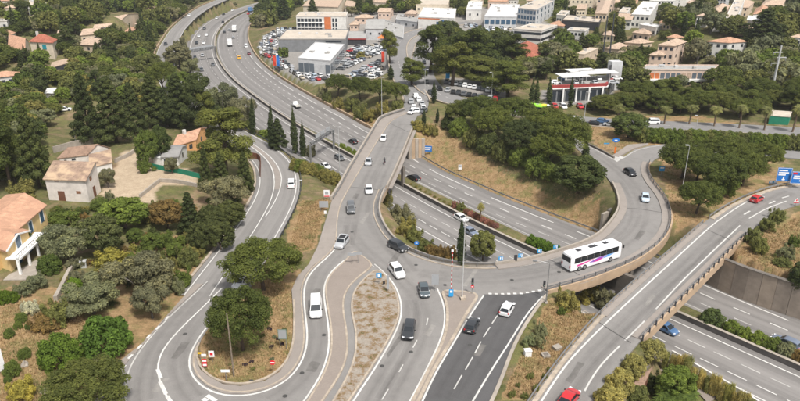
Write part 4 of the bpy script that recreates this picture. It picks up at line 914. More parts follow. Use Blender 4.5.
_LISTS.append(list(((198, 205, 226, 240), (206, 220, 236, 256), (190, 222, 214, 258), (216, 200, 246, 232))))
for b in ((198, 205, 226, 240), (206, 220, 236, 256), (190, 222, 214, 258), (216, 200, 246, 232)): veg('broadleaf_tree', b, (0.115, 0.13, 0.046), ORD[BI(b)] + ' dark leafy tree from the left on the bank above the hillside road', 'dark trees on the bank of the hillside road')
veg('aleppo_pine', (201, 106, 262, 196), 'pine2', 'broad layered pine above the hillside road bend', base=(226, 176))
_LISTS.append(list(((199, 146, 214, 193), (212, 152, 232, 192), (236, 152, 255, 195))))
for b in ((199, 146, 214, 193), (212, 152, 232, 192), (236, 152, 255, 195)): veg('dark_conifer', b, 'dark', ORD[BI(b)] + ' dark young conifer from the left inside the hillside road bend', 'young conifers inside the bend')
veg('olive_tree', (205, 176, 249, 214), 'olive', 'grey olive tree inside the bend of the hillside road')
veg('cypress_tree', (249.4, 100, 256.6, 136), 'cyp', 'slim cypress left of the motorway, furthest from the gantry')
veg('cypress_tree', (267.9, 106, 275.1, 150), 'cyp', 'tall cypress behind the dark spreading conifer')
veg('dark_conifer', (266, 118, 291, 152), 'cyp', 'dark spreading conifer between two cypresses', wf=0.8)
veg('cypress_tree', (291.9, 110, 299.1, 155), 'cyp', 'tallest cypress beside the outer rail of the hillside road')
veg('cypress_tree', (299.4, 124, 306.6, 158), 'cyp', 'shorter cypress next to the motorway gantry')
veg('bush', (304, 134, 318, 158), 'olive', 'grey bush at the foot of the motorway gantry')
for k in range(9):
    x = 297 + k * 4.6; y = 170 + k * 1.5 + (k > 5) * 2; veg('round_bush', (x - 8, y - 13, x + 8, y + 2), random.choice(['ochre', 'mix', (0.17, 0.21, 0.05)]), ORD[k] + ' yellow green hedge bush from the left on the slope beside the road bridge', 'hedge on the slope beside the road bridge')
# left trees
veg('aleppo_pine', (-8, 108, 34, 192), 'pine', 'large open pine at the left edge', base=(12, 190))
veg('dark_conifer', (24, 108, 58, 190), 'dark', 'dark conifer beside the large pine at the left edge', base=(40, 188))
for b, lb in (((76, 76, 106, 146), 'leftmost tall dark cedar behind the stone house'), ((98, 78, 136, 146), 'broad dark cedar behind the stone house'), ((120, 84, 148, 138), 'shorter dark cedar between the broad one and the terrace wall'), ((138, 76, 170, 130), 'tall dark cedar above the terrace wall'), ((162, 74, 200, 128), 'rightmost tall dark cedar above the terrace wall')): veg('dark_conifer', b, 'dark', lb, base=((b[0] + b[2]) / 2, b[3] - 3))
veg('broadleaf_tree', (138, 130, 160, 170), 'broad', 'green tree on the terrace left of the grey roofed cottage'); veg('broadleaf_tree', (152, 126, 174, 164), (0.105, 0.135, 0.045), 'darker green tree behind the terrace tree, by the cottage')
veg('olive_tree', (165, 158, 180, 175), 'olive', 'small olive tree by the green fence'); veg('bush', (138, 156, 155, 174), 'broad', 'round shrub at the edge of the sandy yard')
veg('olive_tree', (100, 169, 117, 190), 'olive', 'small olive tree at the corner of the stone house'); veg('bush', (10, 178, 40, 202), 'ochre', 'yellowish bush left of the stone house')
veg('bush', (104, 188, 116, 202), 'sage', 'spiky shrub in front of the stone house')
for kd, b, c, lb in (('aleppo_pine', (182, 74, 222, 136), 'dark', 'dark open pine overlapping the left carriageway of the far bend'), ('olive_tree', (206, 84, 240, 126), 'sage', 'grey tree beside the motorway right of the dark open pine'), ('olive_tree', (228, 98, 256, 134), 'olive', 'grey tree beside the motorway near the slim cypress'), ('broadleaf_tree', (166, 44, 194, 72), 'olive', 'greyish tree at the left foot of the far gantry'), ('aleppo_pine', (196, 92, 222, 140), 'pine2', 'pine between the cedars and the motorway'), ('holm_oak', (150, 96, 186, 130), 'dark', 'dark oak at the foot of the rightmost cedar'), ('umbrella_pine', (148, 62, 180, 96), 'pine', 'umbrella pine hiding the hillside road left of the far gantry'), ('broadleaf_tree', (168, 72, 196, 106), 'broad', 'leafy tree right of the umbrella pine by the hillside road'), ('holm_oak', (136, 54, 166, 82), 'mix', 'oak on the outer bend of the far hillside road'), ('olive_tree', (180, 58, 200, 80), 'sage', 'grey shrubby tree between hillside road and left carriageway'), ('bush', (174, 36, 190, 54), 'olive', 'olive bush on the strip below the far hillside bend')): veg(kd, b, c, lb, base=((b[0] + b[2]) / 2, b[3] - 3))
# beside the road bridge
_LISTS.append(list((((378, 188, 396, 208), 'ochre', 'upper olive coloured bush at the right kerb of the bridge'), ((384, 196, 414, 230), 'olive', 'large olive coloured bush behind the curved parapet'), ((396, 212, 420, 240), 'ochre', 'lower olive coloured bush behind the curved parapet'), ((404, 226, 424, 246), 'mix', 'low shrub beside the blue round sign'))))
for b, c, lb in (((378, 188, 396, 208), 'ochre', 'upper olive coloured bush at the right kerb of the bridge'), ((384, 196, 414, 230), 'olive', 'large olive coloured bush behind the curved parapet'), ((396, 212, 420, 240), 'ochre', 'lower olive coloured bush behind the curved parapet'), ((404, 226, 424, 246), 'mix', 'low shrub beside the blue round sign')): veg('bush', b, c, lb)
_LISTS.append(list(((418, 236, 434, 254), (430, 240, 446, 260), (440, 238, 458, 262), (424, 244, 438, 258))))
for b in ((418, 236, 434, 254), (430, 240, 446, 260), (440, 238, 458, 262), (424, 244, 438, 258)): veg('bush', b, random.choice(['ochre', 'mix', 'brown']), ORD[BI(b)] + ' brownish shrub from the left on the slope behind the curved parapet', 'shrubs on the slope behind the parapet')
veg('cypress_tree', (456, 221, 465, 266), 'cyp', 'single cypress behind the striped pole'); veg('broadleaf_tree', (470, 230, 495, 266), 'mix', 'loose green tree beside the motorway behind the curved parapet')
# median planting
def median_at(px, py, side=1.4):
    p = P(px, py, 0); k = int(np.argmin(np.hypot(M0[:, 0] - p[0], M0[:, 1] - p[1]))); n = normals2(M0)[k]; d = M0[min(k + 1, len(M0) - 1)] - M0[k]; d = d / np.hypot(*d); t = (p - M0[k]) @ d
    q = M0[k] + d * t + n * side; return Vector((q[0], q[1], 0.16))
for px, py, c, lb, w_, h_ in ((451, 209, 'pink', 'pink flowering bush, leftmost of the median planting', 2.2, 1.7), (457, 212, 'mix', 'green bush beside the leftmost pink one on the median', 2.2, 2.0)): put('bush', median_at(px, py, 2.4), w_, h_, c, lb)
for k in range(8): put('round_bush', median_at(463 + k * 4.2, 215 + k * 2.0, 2.4), 1.8, 1.2, 'pink' if k % 3 else (0.24, 0.12, 0.08), ORD[k] + ' reddish shrub from the left in the row along the motorway median', 'reddish shrubs on the median')
put('palm_tree', median_at(479.5, 221.5, 2.3), 2.6, 4.6, 'ochre', 'lone small palm on the motorway median')
for k in range(7): put('round_bush', median_at(527 + k * 5.4, 246.5 + k * 2.4, 2.4), 2.6, 2.2, (0.14, 0.23, 0.04), ORD[k] + ' bright green hedge bush from the left on the median before the viaduct', 'green hedge on the median before the viaduct')
for k in range(4): put('round_bush', median_at(336 + k * 6.5, 150.5 + k * 3.4, 1.3), 2.5, 1.8, 'bright', ORD[k] + ' low green hedge bush from the left on the median beside the road bridge', 'green hedge on the median beside the road bridge')
for px, py, w_, h_, c, lb in ((709, 326, 4.3, 3.1, (0.11, 0.15, 0.055), 'large oleander bush on the median next to the overpass'), (729, 334.5, 2.9, 2.3, 'bright', 'second green bush from the overpass on the median'), (741, 340, 2.9, 2.1, 'bright', 'third green bush from the overpass on the median'), (756, 346.5, 3.2, 2.2, 'bright', 'fourth green bush from the overpass on the median'),
                         (770, 352.5, 3.2, 2.3, 'broad', 'fifth bush from the overpass, beside the grey estate car'), (783, 358.5, 3.4, 2.4, 'sage', 'oleander bush with pale flowers on the median'), (797, 364, 2.8, 2.2, 'brown', 'reddish oleander bush at the right edge of the median')): put('round_bush', median_at(px, py, 1.9), w_, h_, c, lb)
for k in range(10): put('bush', median_at(402 + k * 4.6, 187.5 + k * 2.6, 2.2), 0.9, 0.5, 'ochre', 'dry weed clump on the median strip near the road bridge', 'dry weeds on the median strip')
# pine belt above the motorway embankment
for b, base, c, lb in (((460, 95, 502, 132), (480, 128), 'pine', 'leftmost umbrella pine of the belt above the embankment'), ((492, 97, 536, 130), (512, 127), 'pine', 'second umbrella pine of the belt, in front of the green bus'), ((518, 106, 566, 152), (543, 148), 'pine', 'third umbrella pine of the belt above the embankment'), ((536, 114, 588, 166), (562, 160), 'pine', 'tallest umbrella pine of the belt, next to the ramp'), ((500, 118, 544, 160), (522, 156), 'dark', 'darker umbrella pine low in the middle of the belt'), ((470, 106, 512, 146), (491, 142), 'pine', 'umbrella pine filling the belt below the second one'), ((446, 100, 480, 130), (462, 126), 'pine2', 'small umbrella pine nearest the road bridge in the belt'), ((528, 132, 572, 172), (550, 166), 'pine', 'low umbrella pine above the large rounded dark tree')): veg('umbrella_pine', b, c, lb, base=base)
veg('broadleaf_tree', (552, 154, 604, 200), (0.09, 0.115, 0.04), 'large rounded dark tree at the lower right end of the pine belt')
veg('cypress_tree', (581, 141, 589, 161), 'cyp', 'small dark cypress beside the ramp')
_LISTS.append(list(((447, 116, 470, 137), (462, 124, 486, 148), (476, 128, 500, 154), (490, 134, 516, 162), (508, 142, 532, 168), (524, 148, 552, 178), (540, 160, 560, 182), (440, 112, 456, 130))))
for b in ((447, 116, 470, 137), (462, 124, 486, 148), (476, 128, 500, 154), (490, 134, 516, 162), (508, 142, 532, 168), (524, 148, 552, 178), (540, 160, 560, 182), (440, 112, 456, 130)): veg('round_bush', b, random.choice(['broad', 'dark', 'pine', 'mix']), ORD[BI(b)] + ' leafy bush from the left at the lower edge of the pine belt', 'bushes at the edge of the pine belt')
_LISTS.append(list(((411, 115, 424, 132), (420, 118, 434, 136), (428, 122, 440, 136))))
for b in ((411, 115, 424, 132), (420, 118, 434, 136), (428, 122, 440, 136)): veg('bush', b, 'ochre', ORD[BI(b)] + ' yellow green bush from the left on top of the brown wall', 'bushes on top of the brown wall')
_LISTS.append(list(((421, 110, 426, 127), (435, 109, 439, 123), (444, 109, 448, 121))))
for b in ((421, 110, 426, 127), (435, 109, 439, 123), (444, 109, 448, 121)): veg('cypress_tree', b, 'cyp', ORD[BI(b)] + ' tiny cypress from the left beside the road bridge end', 'tiny cypresses at the bridge end')
veg('cypress_tree', (431, 82, 437, 104), 'cyp', 'cypress on the island in front of the boulevard bend')
# pines round the car park
_LISTS.append([q[0] for q in (((412, 26, 446, 74), (430, 73)), ((436, 42, 470, 90), (452, 86)), ((452, 28, 492, 74), (470, 72)), ((464, 56, 500, 90), (484, 84)), ((488, 60, 526, 102), (508, 98)), ((496, 34, 524, 68), (510, 66)), ((404, 58, 426, 88), (412, 86)), ((384, 30, 400, 66), (390, 64)))])
for b, base in (((412, 26, 446, 74), (430, 73)), ((436, 42, 470, 90), (452, 86)), ((452, 28, 492, 74), (470, 72)), ((464, 56, 500, 90), (484, 84)), ((488, 60, 526, 102), (508, 98)), ((496, 34, 524, 68), (510, 66)), ((404, 58, 426, 88), (412, 86)), ((384, 30, 400, 66), (390, 64))):
    veg('aleppo_pine', b, random.choice(['pine', 'pine2', 'dark']), ORD[BI(b)] + ' tall pine listed from the boulevard round the tree lined car park', 'pines round the tree lined car park', base=base, wf=1.3)
_LISTS.append([q[0] for q in (((326, 74, 352, 100), (338, 97)), ((346, 76, 374, 101), (360, 99)), ((368, 79, 394, 104), (380, 102)), ((386, 82, 410, 106), (397, 104)))])
for b, base in (((326, 74, 352, 100), (338, 97)), ((346, 76, 374, 101), (360, 99)), ((368, 79, 394, 104), (380, 102)), ((386, 82, 410, 106), (397, 104))): veg('umbrella_pine', b, 'pine', ORD[BI(b)] + ' umbrella pine from the left between the dealership and the road bridge', 'umbrella pines beside the dealership', base=base)
_LISTS.append(list(((316, 82, 330, 100), (320, 88, 334, 104), (332, 94, 346, 110), (345, 97, 360, 112), (352, 102, 372, 122), (362, 108, 378, 122), (374, 100, 392, 116), (390, 100, 404, 112))))
for b in ((316, 82, 330, 100), (320, 88, 334, 104), (332, 94, 346, 110), (345, 97, 360, 112), (352, 102, 372, 122), (362, 108, 378, 122), (374, 100, 392, 116), (390, 100, 404, 112)): veg('bush', b, random.choice(['olive', 'mix', 'ochre']), ORD[BI(b)] + ' shrub from the left on the bank before the road bridge', 'shrubs on the bank before the road bridge')
# right side: hedge, island pines, palms
for k in range(22):
    x = 642 + k * 7.3; y = 141 + k * 0.38; veg('round_bush', (x - 9, y - 14 - random.uniform(0, 4), x + 9, y + 2), random.choice([(0.17, 0.22, 0.05), 'mix', (0.15, 0.20, 0.045)]), ORD[k] + ' yellow green bush from the left in the long hedge below the palms', 'long hedge below the palms')
veg('broadleaf_tree', (610, 112, 646, 142), (0.115, 0.15, 0.05), 'broad green tree on the dry grass left of the hedge')
for b, base, lb in (((656, 140, 706, 184), (682, 178), 'leftmost umbrella pine on the island inside the ramp'), ((672, 150, 716, 192), (695, 185), 'umbrella pine on the island behind the street lamp'), ((698, 136, 752, 172), (726, 168), 'topmost umbrella pine on the island inside the ramp'), ((690, 152, 746, 200), (716, 192), 'largest umbrella pine in the middle of the ramp island'), ((722, 148, 764, 192), (742, 186), 'umbrella pine on the island above the red hatchback'), ((746, 142, 780, 172), (764, 170), 'rightmost umbrella pine of the island, by the blue road signs')): veg('umbrella_pine', b, 'pine', lb, base=base)
veg('umbrella_pine', (678, 180, 720, 216), 'pine', 'lowest umbrella pine of the island, beside the overpass rail', base=(696, 214)); veg('bush', (700, 170, 735, 200), 'broad', 'rounded bush under the island pines')
for k, x in enumerate((617, 664, 689, 714, 739, 764, 792)):
    y = (128, 125, 125, 127, 129, 131, 133)[k]; veg('palm_tree', (x - 7, 102 + (k % 2) * 2, x + 7, y), (0.24, 0.25, 0.10), ORD[k] + ' palm tree from the left in the row along the boulevard' if 0 < k < 6 else ('leftmost palm tree of the boulevard row' if k == 0 else 'rightmost palm tree of the boulevard row'), 'palms along the boulevard', base=(x, y))
# lower right
for b, c, lb in (((638, 338, 664, 362), (0.36, 0.33, 0.12), 'large yellowish bush at the corner of the right overpass'), ((620, 350, 645, 378), (0.36, 0.33, 0.12), 'middle yellowish bush along the edge of the overpass road'), ((606, 364, 634, 396), (0.36, 0.33, 0.12), 'dense yellowish bush above the bottom edge along the overpass road'), ((594, 384, 622, 412), (0.36, 0.33, 0.12), 'yellowish bush at the bottom edge beside the overpass road'), ((622, 384, 648, 410), 'mix', 'green bush at the bottom edge between the wall and the overpass road')): veg('round_bush', b, c, lb)
veg('broadleaf_tree', (656, 366, 692, 410), 'bright', 'bright green garden tree beside the motorway at the bottom'); veg('low_palm', (648, 380, 700, 425), (0.13, 0.18, 0.05), 'spreading low palm at the bottom edge beside the garden terrace')
veg('bush', (640, 372, 660, 392), 'dark', 'dark shrub beside the garden steps')
for k in range(13):
    x = 664 + k * 7.0; y = 370 + k * 4.1; veg('bamboo', (x - 5, y - 17 - random.uniform(0, 8), x + 5, y), (0.55, 0.48, 0.2) if k % 3 else (0.38, 0.38, 0.14), ORD[k] + ' yellowing bamboo clump from the overpass along the white garden wall', 'bamboo along the white garden wall')
_LISTS.append(list((((578, 276, 600, 306), 'ochre', 'brownish bush right of the traffic light, below the coach'), ((592, 280, 616, 312), 'olive', 'grey bush beside the rail of the overpass approach'), ((550, 288, 580, 314), 'ochre', 'low spreading bush below the wall of the viaduct'), ((522, 322, 536, 348), (0.24, 0.28, 0.15), 'grey green shrub on the verge, nearest the dark road'), ((532, 316, 548, 338), 'sage', 'upper grey green shrub on the verge of the dark road'), ((528, 330, 546, 350), 'sage', 'lower grey green shrub on the verge of the dark road'), ((556, 306, 566, 316), 'broad', 'small green weed bush on the dry verge'))))
for b, c, lb in (((578, 276, 600, 306), 'ochre', 'brownish bush right of the traffic light, below the coach'), ((592, 280, 616, 312), 'olive', 'grey bush beside the rail of the overpass approach'), ((550, 288, 580, 314), 'ochre', 'low spreading bush below the wall of the viaduct'), ((522, 322, 536, 348), (0.24, 0.28, 0.15), 'grey green shrub on the verge, nearest the dark road'), ((532, 316, 548, 338), 'sage', 'upper grey green shrub on the verge of the dark road'), ((528, 330, 546, 350), 'sage', 'lower grey green shrub on the verge of the dark road'), ((556, 306, 566, 316), 'broad', 'small green weed bush on the dry verge')): veg('bush', b, c, lb)
_LISTS.append(list(((744, 226, 762, 246), (748, 234, 768, 256), (756, 216, 776, 234), (768, 208, 786, 222), (776, 244, 796, 262), (786, 232, 800, 248), (772, 256, 790, 268))))
for b in ((744, 226, 762, 246), (748, 234, 768, 256), (756, 216, 776, 234), (768, 208, 786, 222), (776, 244, 796, 262), (786, 232, 800, 248), (772, 256, 790, 268)): veg('bush', b, random.choice(['broad', 'mix', 'sage']), ORD[BI(b)] + ' low green shrub from the left on the plot above the retaining wall', 'shrubs above the retaining wall', hmin=0.5)
veg('broadleaf_tree', (784, 262, 812, 300), 'dark', 'dark tree at the right edge in front of the retaining wall')
for b in ((655, 396, 660, 401), (515, 380, 521, 388), (532, 384, 540, 392), (526, 372, 534, 380), (546, 364, 552, 372), (508, 388, 516, 398), (541, 372, 548, 380), (520, 392, 530, 400)): veg('bush', b, 'mix', 'small weed tuft on the dry verge right of the dark road', 'weeds on the dry verge', hmin=0.25)
rd = random.Random(5)
for k in range(16):
    x = rd.uniform(245, 288); y = rd.uniform(330, 372)
    if x - 245 > 46 - (y - 330) * 0.4: continue
    veg('bush', (x - 2.6, y - 4, x + 2.6, y), rd.choice([(0.09, 0.06, 0.07), 'mix', 'sage']), 'small planted shrub on the bare soil of the pine island', 'planted shrubs on the pine island', hmin=0.35)
# ================================================================ BUILDINGS
def tiles(name, c, dark=0.6, patch=None):
    t = NT(name, 0.92, 0.15); g = t.coord('geo'); n1 = t.noise(g, 0.9, 5, 0.75); n2 = t.noise(g, 6.0, 3, 0.8)
    o = t.ramp(n1, [(0.3, sc(c, dark)), (0.5, v4(c)), (0.72, sc(c, 1.3))]); o = t.mix(0.5, o, t.ramp(n2, [(0.25, (0.55,) * 3), (0.75, (1.4,) * 3)]), 'MULTIPLY')
    if patch: o = t.mix(t.ramp(t.noise(g, 0.35, 4, 0.6), [(0.45, (0, 0, 0)), (0.6, (0.8,) * 3)]), o, v4(patch))
    t.col(o); t.bump(n2, 0.5, 0.06); return t.m
tiles('tile_orange', (0.46, 0.27, 0.18)); tiles('tile_pale', (0.45, 0.34, 0.26)); tiles('tile_red', (0.36, 0.13, 0.085)); tiles('tile_beige', (0.45, 0.335, 0.25)); tiles('tile_old', (0.30, 0.21, 0.155), 0.6, (0.52, 0.38, 0.25)); tiles('tile_brown', (0.27, 0.18, 0.13)); tiles('tile_villa', (0.50, 0.29, 0.19), 0.7, (0.42, 0.24, 0.16))
for nm, c in dict(render_white=(0.64, 0.62, 0.58), render_cream=(0.66, 0.57, 0.44), render_beige=(0.58, 0.47, 0.35), render_yellow=(0.72, 0.52, 0.25), render_orange=(0.62, 0.33, 0.14), render_stone=(0.66, 0.60, 0.545), render_pink=(0.60, 0.46, 0.37), clad_grey=(0.20, 0.205, 0.21), clad_light=(0.52, 0.52, 0.52), clad_orange=(0.55, 0.17, 0.06), clad_red=(0.30, 0.05, 0.045), clad_blue=(0.08, 0.20, 0.45), roof_white=(0.66, 0.65, 0.63), roof_gravel=(0.52, 0.45, 0.37), roof_grey=(0.36, 0.35, 0.33), slate=(0.28, 0.27, 0.26), brown_wood=(0.16, 0.07, 0.04), trim_white=(0.78, 0.77, 0.74), shutter=(0.24, 0.12, 0.07), shutter_teal=(0.02, 0.25, 0.30), fence_green=(0.02, 0.20, 0.12), canopy_dark=(0.05, 0.05, 0.055), tent_orange=(0.70, 0.20, 0.06)).items():
    plain(nm, c, 0.85, 0.12, 0.8, dirt=0.42)
def glassmat(name, c, rough=0.12):
    t = NT(name, rough, 0.5); t.col(v4(c)); return t.m
glassmat('glass_dark', (0.035, 0.042, 0.05)); glassmat('glass_blue', (0.05, 0.10, 0.16)); glassmat('glass_grey', (0.12, 0.14, 0.16))

SOFT = []
HOUSES = []      # boxes of the photo that the houses take up
def to_px(x, y, z):
    d = y * cP + (CAMZ - z) * sP; v = -y * sP + (CAMZ - z) * cP; return 400 + FPX * x / d, 200.5 + FPX * v / d
def quad_frame(A, B, C, side='R'):
    """corners of a house plan from three points on the photo; wall AB faces the camera"""
    a, b, c = (np.array(G(*q)) for q in (A, B, C)); v = (c - b) if side == 'R' else (c - a)
    return a[:2], b[:2], v[:2], min(a[2], b[2])

def prism_walls(corners, z0, h, name, mat, parent, tops=None):
    n = len(corners); b = MB(); tops = tops or [h] * n
    b.v = [(x, y, z0 - 1.2) for x, y in corners] + [(x, y, z0 + t) for (x, y), t in zip(corners, tops)]
    b.f = [(i, (i + 1) % n, n + (i + 1) % n, n + i) for i in range(n)] + [tuple(range(n, 2 * n))]
    return b.build(name, mat, parent)

def building(name, label, A, B, C, h, roof='hip', wall='render_cream', top='tile_orange', rows=1, cols=3, scols=2, side='R', cat='house', win='glass_dark', wsize=(1.1, 1.25), extra=None, over=0.45, rise=None, chimney=False, door=False, frames=False, parapet=True, group=None, soft=False):
    a, b, v, z = quad_frame(A, B, C, side); u = b - a; L = np.hypot(*u); D = np.hypot(*v); c = b + v; d = a + v
    _q = [to_px(*p_, z + k_) for p_ in (a, b, c, d) for k_ in (0, h)]; (SOFT if soft else HOUSES).append((min(q[0] for q in _q), min(q[1] for q in _q), max(q[0] for q in _q), max(to_px(*p_, z)[1] for p_ in (a, b))))
    ctr = (a + c) / 2; o = thing(name, label, cat, (ctr[0], ctr[1], z), 0, group)
    rel = lambda p: (p[0] - ctr[0], p[1] - ctr[1]); K = [rel(a), rel(b), rel(c), rel(d)]
    w_ = prism_walls(K, 0, h, 'wall', wall, o)
    uu = u / L; vv = v / D; rise = rise if rise is not None else 0.17 * min(L, D) + 0.5
    pt = lambda s, t, zz: tuple(np.array(rel(a + uu * s + vv * t))) + (zz,)
    rb_ = MB(); e = over
    if roof == 'hip':
        k = min(L, D) / 2; eav = [pt(-e, -e, h), pt(L + e, -e, h), pt(L + e, D + e, h), pt(-e, D + e, h)]
        r = [pt(k, D / 2, h + rise), pt(L - k, D / 2, h + rise)] if L >= D else [pt(L / 2, k, h + rise), pt(L / 2, D - k, h + rise)]
        rb_.v = eav + r + [(x, y, zz - 0.18) for x, y, zz in eav]
        rb_.f = ([(0, 1, 5, 4), (1, 2, 5), (2, 3, 4, 5), (3, 0, 4)] if L >= D else [(0, 1, 4), (1, 2, 5, 4), (2, 3, 5), (3, 0, 4, 5)]) + [(i, 6 + i, 6 + (i + 1) % 4, (i + 1) % 4) for i in range(4)] + [(9, 8, 7, 6)]
    elif roof in ('gable', 'front', 'shed'):
        if roof == 'gable': P1 = [(-e, -e), (L + e, -e), (L + e, D / 2), (-e, D / 2), (L + e, D + e), (-e, D + e)]
        elif roof == 'front': P1 = [(-e, D + e), (-e, -e), (L / 2, -e), (L / 2, D + e), (L + e, -e), (L + e, D + e)]
        else: P1 = [(-e, -e), (L + e, -e), (L + e, D * 0.86), (-e, D * 0.86), (L + e, D + e), (-e, D + e)]
        zs = [h, h, h + rise, h + rise, h if roof != 'shed' else h + rise * 0.8, h if roof != 'shed' else h + rise * 0.8]
        tp = [pt(*q, zz) for q, zz in zip(P1, zs)]; rb_.v = tp + [(x, y, zz - 0.2) for x, y, zz in tp]
        rb_.f = [(0, 1, 2, 3), (3, 2, 4, 5), (7, 6, 9, 8), (8, 9, 11, 10), (0, 6, 7, 1), (1, 7, 8, 2), (2, 8, 10, 4), (4, 10, 11, 5), (5, 11, 9, 3), (3, 9, 6, 0)]
        gb = MB()      # gable ends
        if roof == 'gable': tri = [[pt(L, 0, h), pt(L, D, h), pt(L, D / 2, h + rise - 0.2)], [pt(0, D, h), pt(0, 0, h), pt(0, D / 2, h + rise - 0.2)]]
        elif roof == 'front': tri = [[pt(0, 0, h), pt(L, 0, h), pt(L / 2, 0, h + rise - 0.2)], [pt(L, D, h), pt(0, D, h), pt(L / 2, D, h + rise - 0.2)]]
        else: tri = [[pt(L, 0, h), pt(L, D, h), pt(L, D, h + rise * 0.8 - 0.2), pt(L, D * 0.86, h + rise - 0.2)], [pt(0, D, h), pt(0, 0, h), pt(0, D * 0.86, h + rise - 0.2), pt(0, D, h + rise * 0.8 - 0.2)]]
        for q in tri: gb = MB(); gb.poly(q); gb.build('gable', wall, o)
    else:                                         # flat roof with a parapet
        rb_.v = [pt(-0.1, -0.1, h), pt(L + 0.1, -0.1, h), pt(L + 0.1, D + 0.1, h), pt(-0.1, D + 0.1, h)]; rb_.v += [(x, y, zz + 0.22) for x, y, zz in rb_.v]
        rb_.f = [(4, 5, 6, 7)] + [(i, (i + 1) % 4, 4 + (i + 1) % 4, 4 + i) for i in range(4)]
    ro = rb_.build('roof', top, o)
    if roof == 'flat' and parapet:
        lp = np.array([pt(0, 0, 0)[:2], pt(L, 0, 0)[:2], pt(L, D, 0)[:2], pt(0, D, 0)[:2], pt(0, 0, 0)[:2]])
        for k in range(4):
            dd = lp[k + 1] - lp[k]; m_ = (lp[k] + lp[k + 1]) / 2; link('parapet', unit_box(wall), ro, (m_[0], m_[1], h + 0.2), math.atan2(dd[1], dd[0]), (np.hypot(*dd), 0.3, 0.35))
        rdx = random.Random(int(abs(ctr[0] * 13 + ctr[1])))
        for k in range(min(5, int(L * D / 90) + 1)): q = pt(rdx.uniform(0.15, 0.85) * L, rdx.uniform(0.2, 0.8) * D, 0); link('roof_unit', unit_box('clad_light' if k % 2 else 'roof_grey'), ro, (q[0], q[1], h + 0.2), math.atan2(u[1], u[0]), (rdx.uniform(1, 2.2), rdx.uniform(0.8, 1.6), rdx.uniform(0.5, 1.1)))
    ang = math.atan2(u[1], u[0]); angv = math.atan2(v[1], v[0])
    def window(s, t, zc, wd, hh, on='front', mat=win, nm='window', proud=0.06):
        if on == 'front': q = pt(s, 0, 0); rz = ang
        elif on == 'right': q = pt(L, t, 0); rz = angv
        else: q = pt(0, t, 0); rz = angv
        x = link(nm, unit_box(mat), o, (q[0], q[1], zc - hh / 2), rz, (wd, 2 * proud, hh))
        if frames and nm == 'window':
            x2 = link('window_sill', unit_box('trim_white'), o, (q[0], q[1], zc - hh / 2 - 0.14), rz, (wd + 0.25, 2 * proud + 0.14, 0.12))
        return x
    fh = h / max(rows, 1)
    for r in range(rows):
        zc = fh * r + fh * 0.56
        for k in range(cols):
            if cols: window(L * (k + 0.5) / cols, 0, zc, min(wsize[0], L / cols * 0.75), min(wsize[1], fh * 0.62))
        for k in range(scols):
            window(0, D * (k + 0.5) / scols, zc, min(wsize[0], D / scols * 0.7), min(wsize[1], fh * 0.62), 'right' if side == 'R' else 'left')
    if door: window(L * 0.3, 0, 1.05, 1.1, 2.1, 'front', 'brown_wood', 'door')
    if chimney:
        q = pt(L * 0.3, D * 0.45, 0); link('chimney', unit_box('render_white'), ro, (q[0], q[1], h + rise * 0.5), ang, (0.8, 0.7, rise * 0.5 + 1.0))
    if extra: extra(o, window, pt, L, D, h, ang, angv)
    return o

# ---- stone house by the sandy yard
def stone_extra(o, window, pt, L, D, h, ang, angv):
    window(L * 0.34, 0, 1.2, 1.55, 2.4, 'front', 'brown_wood', 'door'); window(L * 0.78, 0, 2.3, 1.05, 0.6, 'front', 'shutter'); window(L * 0.28, 0, 4.9, 1.0, 0.6, 'front', 'shutter')
    window(0, D * 0.52, 1.2, 1.3, 2.4, 'right', 'brown_wood', 'door'); window(0, D * 0.4, 4.6, 1.1, 0.9, 'right', 'shutter')
building('stone_house', 'pale stone house with patchy tiled roof and brown doors by the sandy yard', (49.4, 200), (89.4, 202.5), (101, 191), 5.2, 'shed', 'render_stone', 'tile_old', 1, 0, 0, extra=stone_extra, over=0.35, rise=2.0)
def barn_extra(o, window, pt, L, D, h, ang, angv):
    window(L * 0.2, 0, 2.0, 0.6, 0.7); window(L * 0.5, 0, 2.2, 0.9, 0.5); window(0, D * 0.3, 1.9, 0.7, 0.9, 'right'); window(0, D * 0.7, 2.1, 0.7, 1.0, 'right')
building('farm_house', 'low farm building with reddish tiled roof behind the pale stone house', (61, 167), (89, 166), (110, 159), 3.0, 'gable', 'render_stone', 'tile_brown', 1, 0, 0, extra=barn_extra, rise=1.9, over=0.3)
building('lean_to', 'low tiled lean-to between the stone house and the farm building', (92, 176), (113, 171), (112, 161), 2.4, 'shed', 'render_white', 'tile_old', 1, 0, 0, rise=0.9, over=0.25)
building('cottage', 'small white cottage with grey roof behind the green fence', (163, 166), (179, 165.5), (188, 158), 2.5, 'gable', 'render_white', 'slate', 1, 2, 1, rise=1.1, over=0.25, door=True)
building('shed', 'tiny white flat roofed shed left of the grey roofed cottage', (154, 165), (166, 166), (169, 161), 1.9, 'flat', 'render_white', 'roof_white', 1, 0, 0, parapet=False)
building('house', 'ochre house with orange tiled roof behind the grey roofed cottage', (174, 151), (197, 151), (207, 144), 3.4, 'gable', 'render_orange', 'tile_orange', 1, 2, 1, rise=1.7, chimney=True)
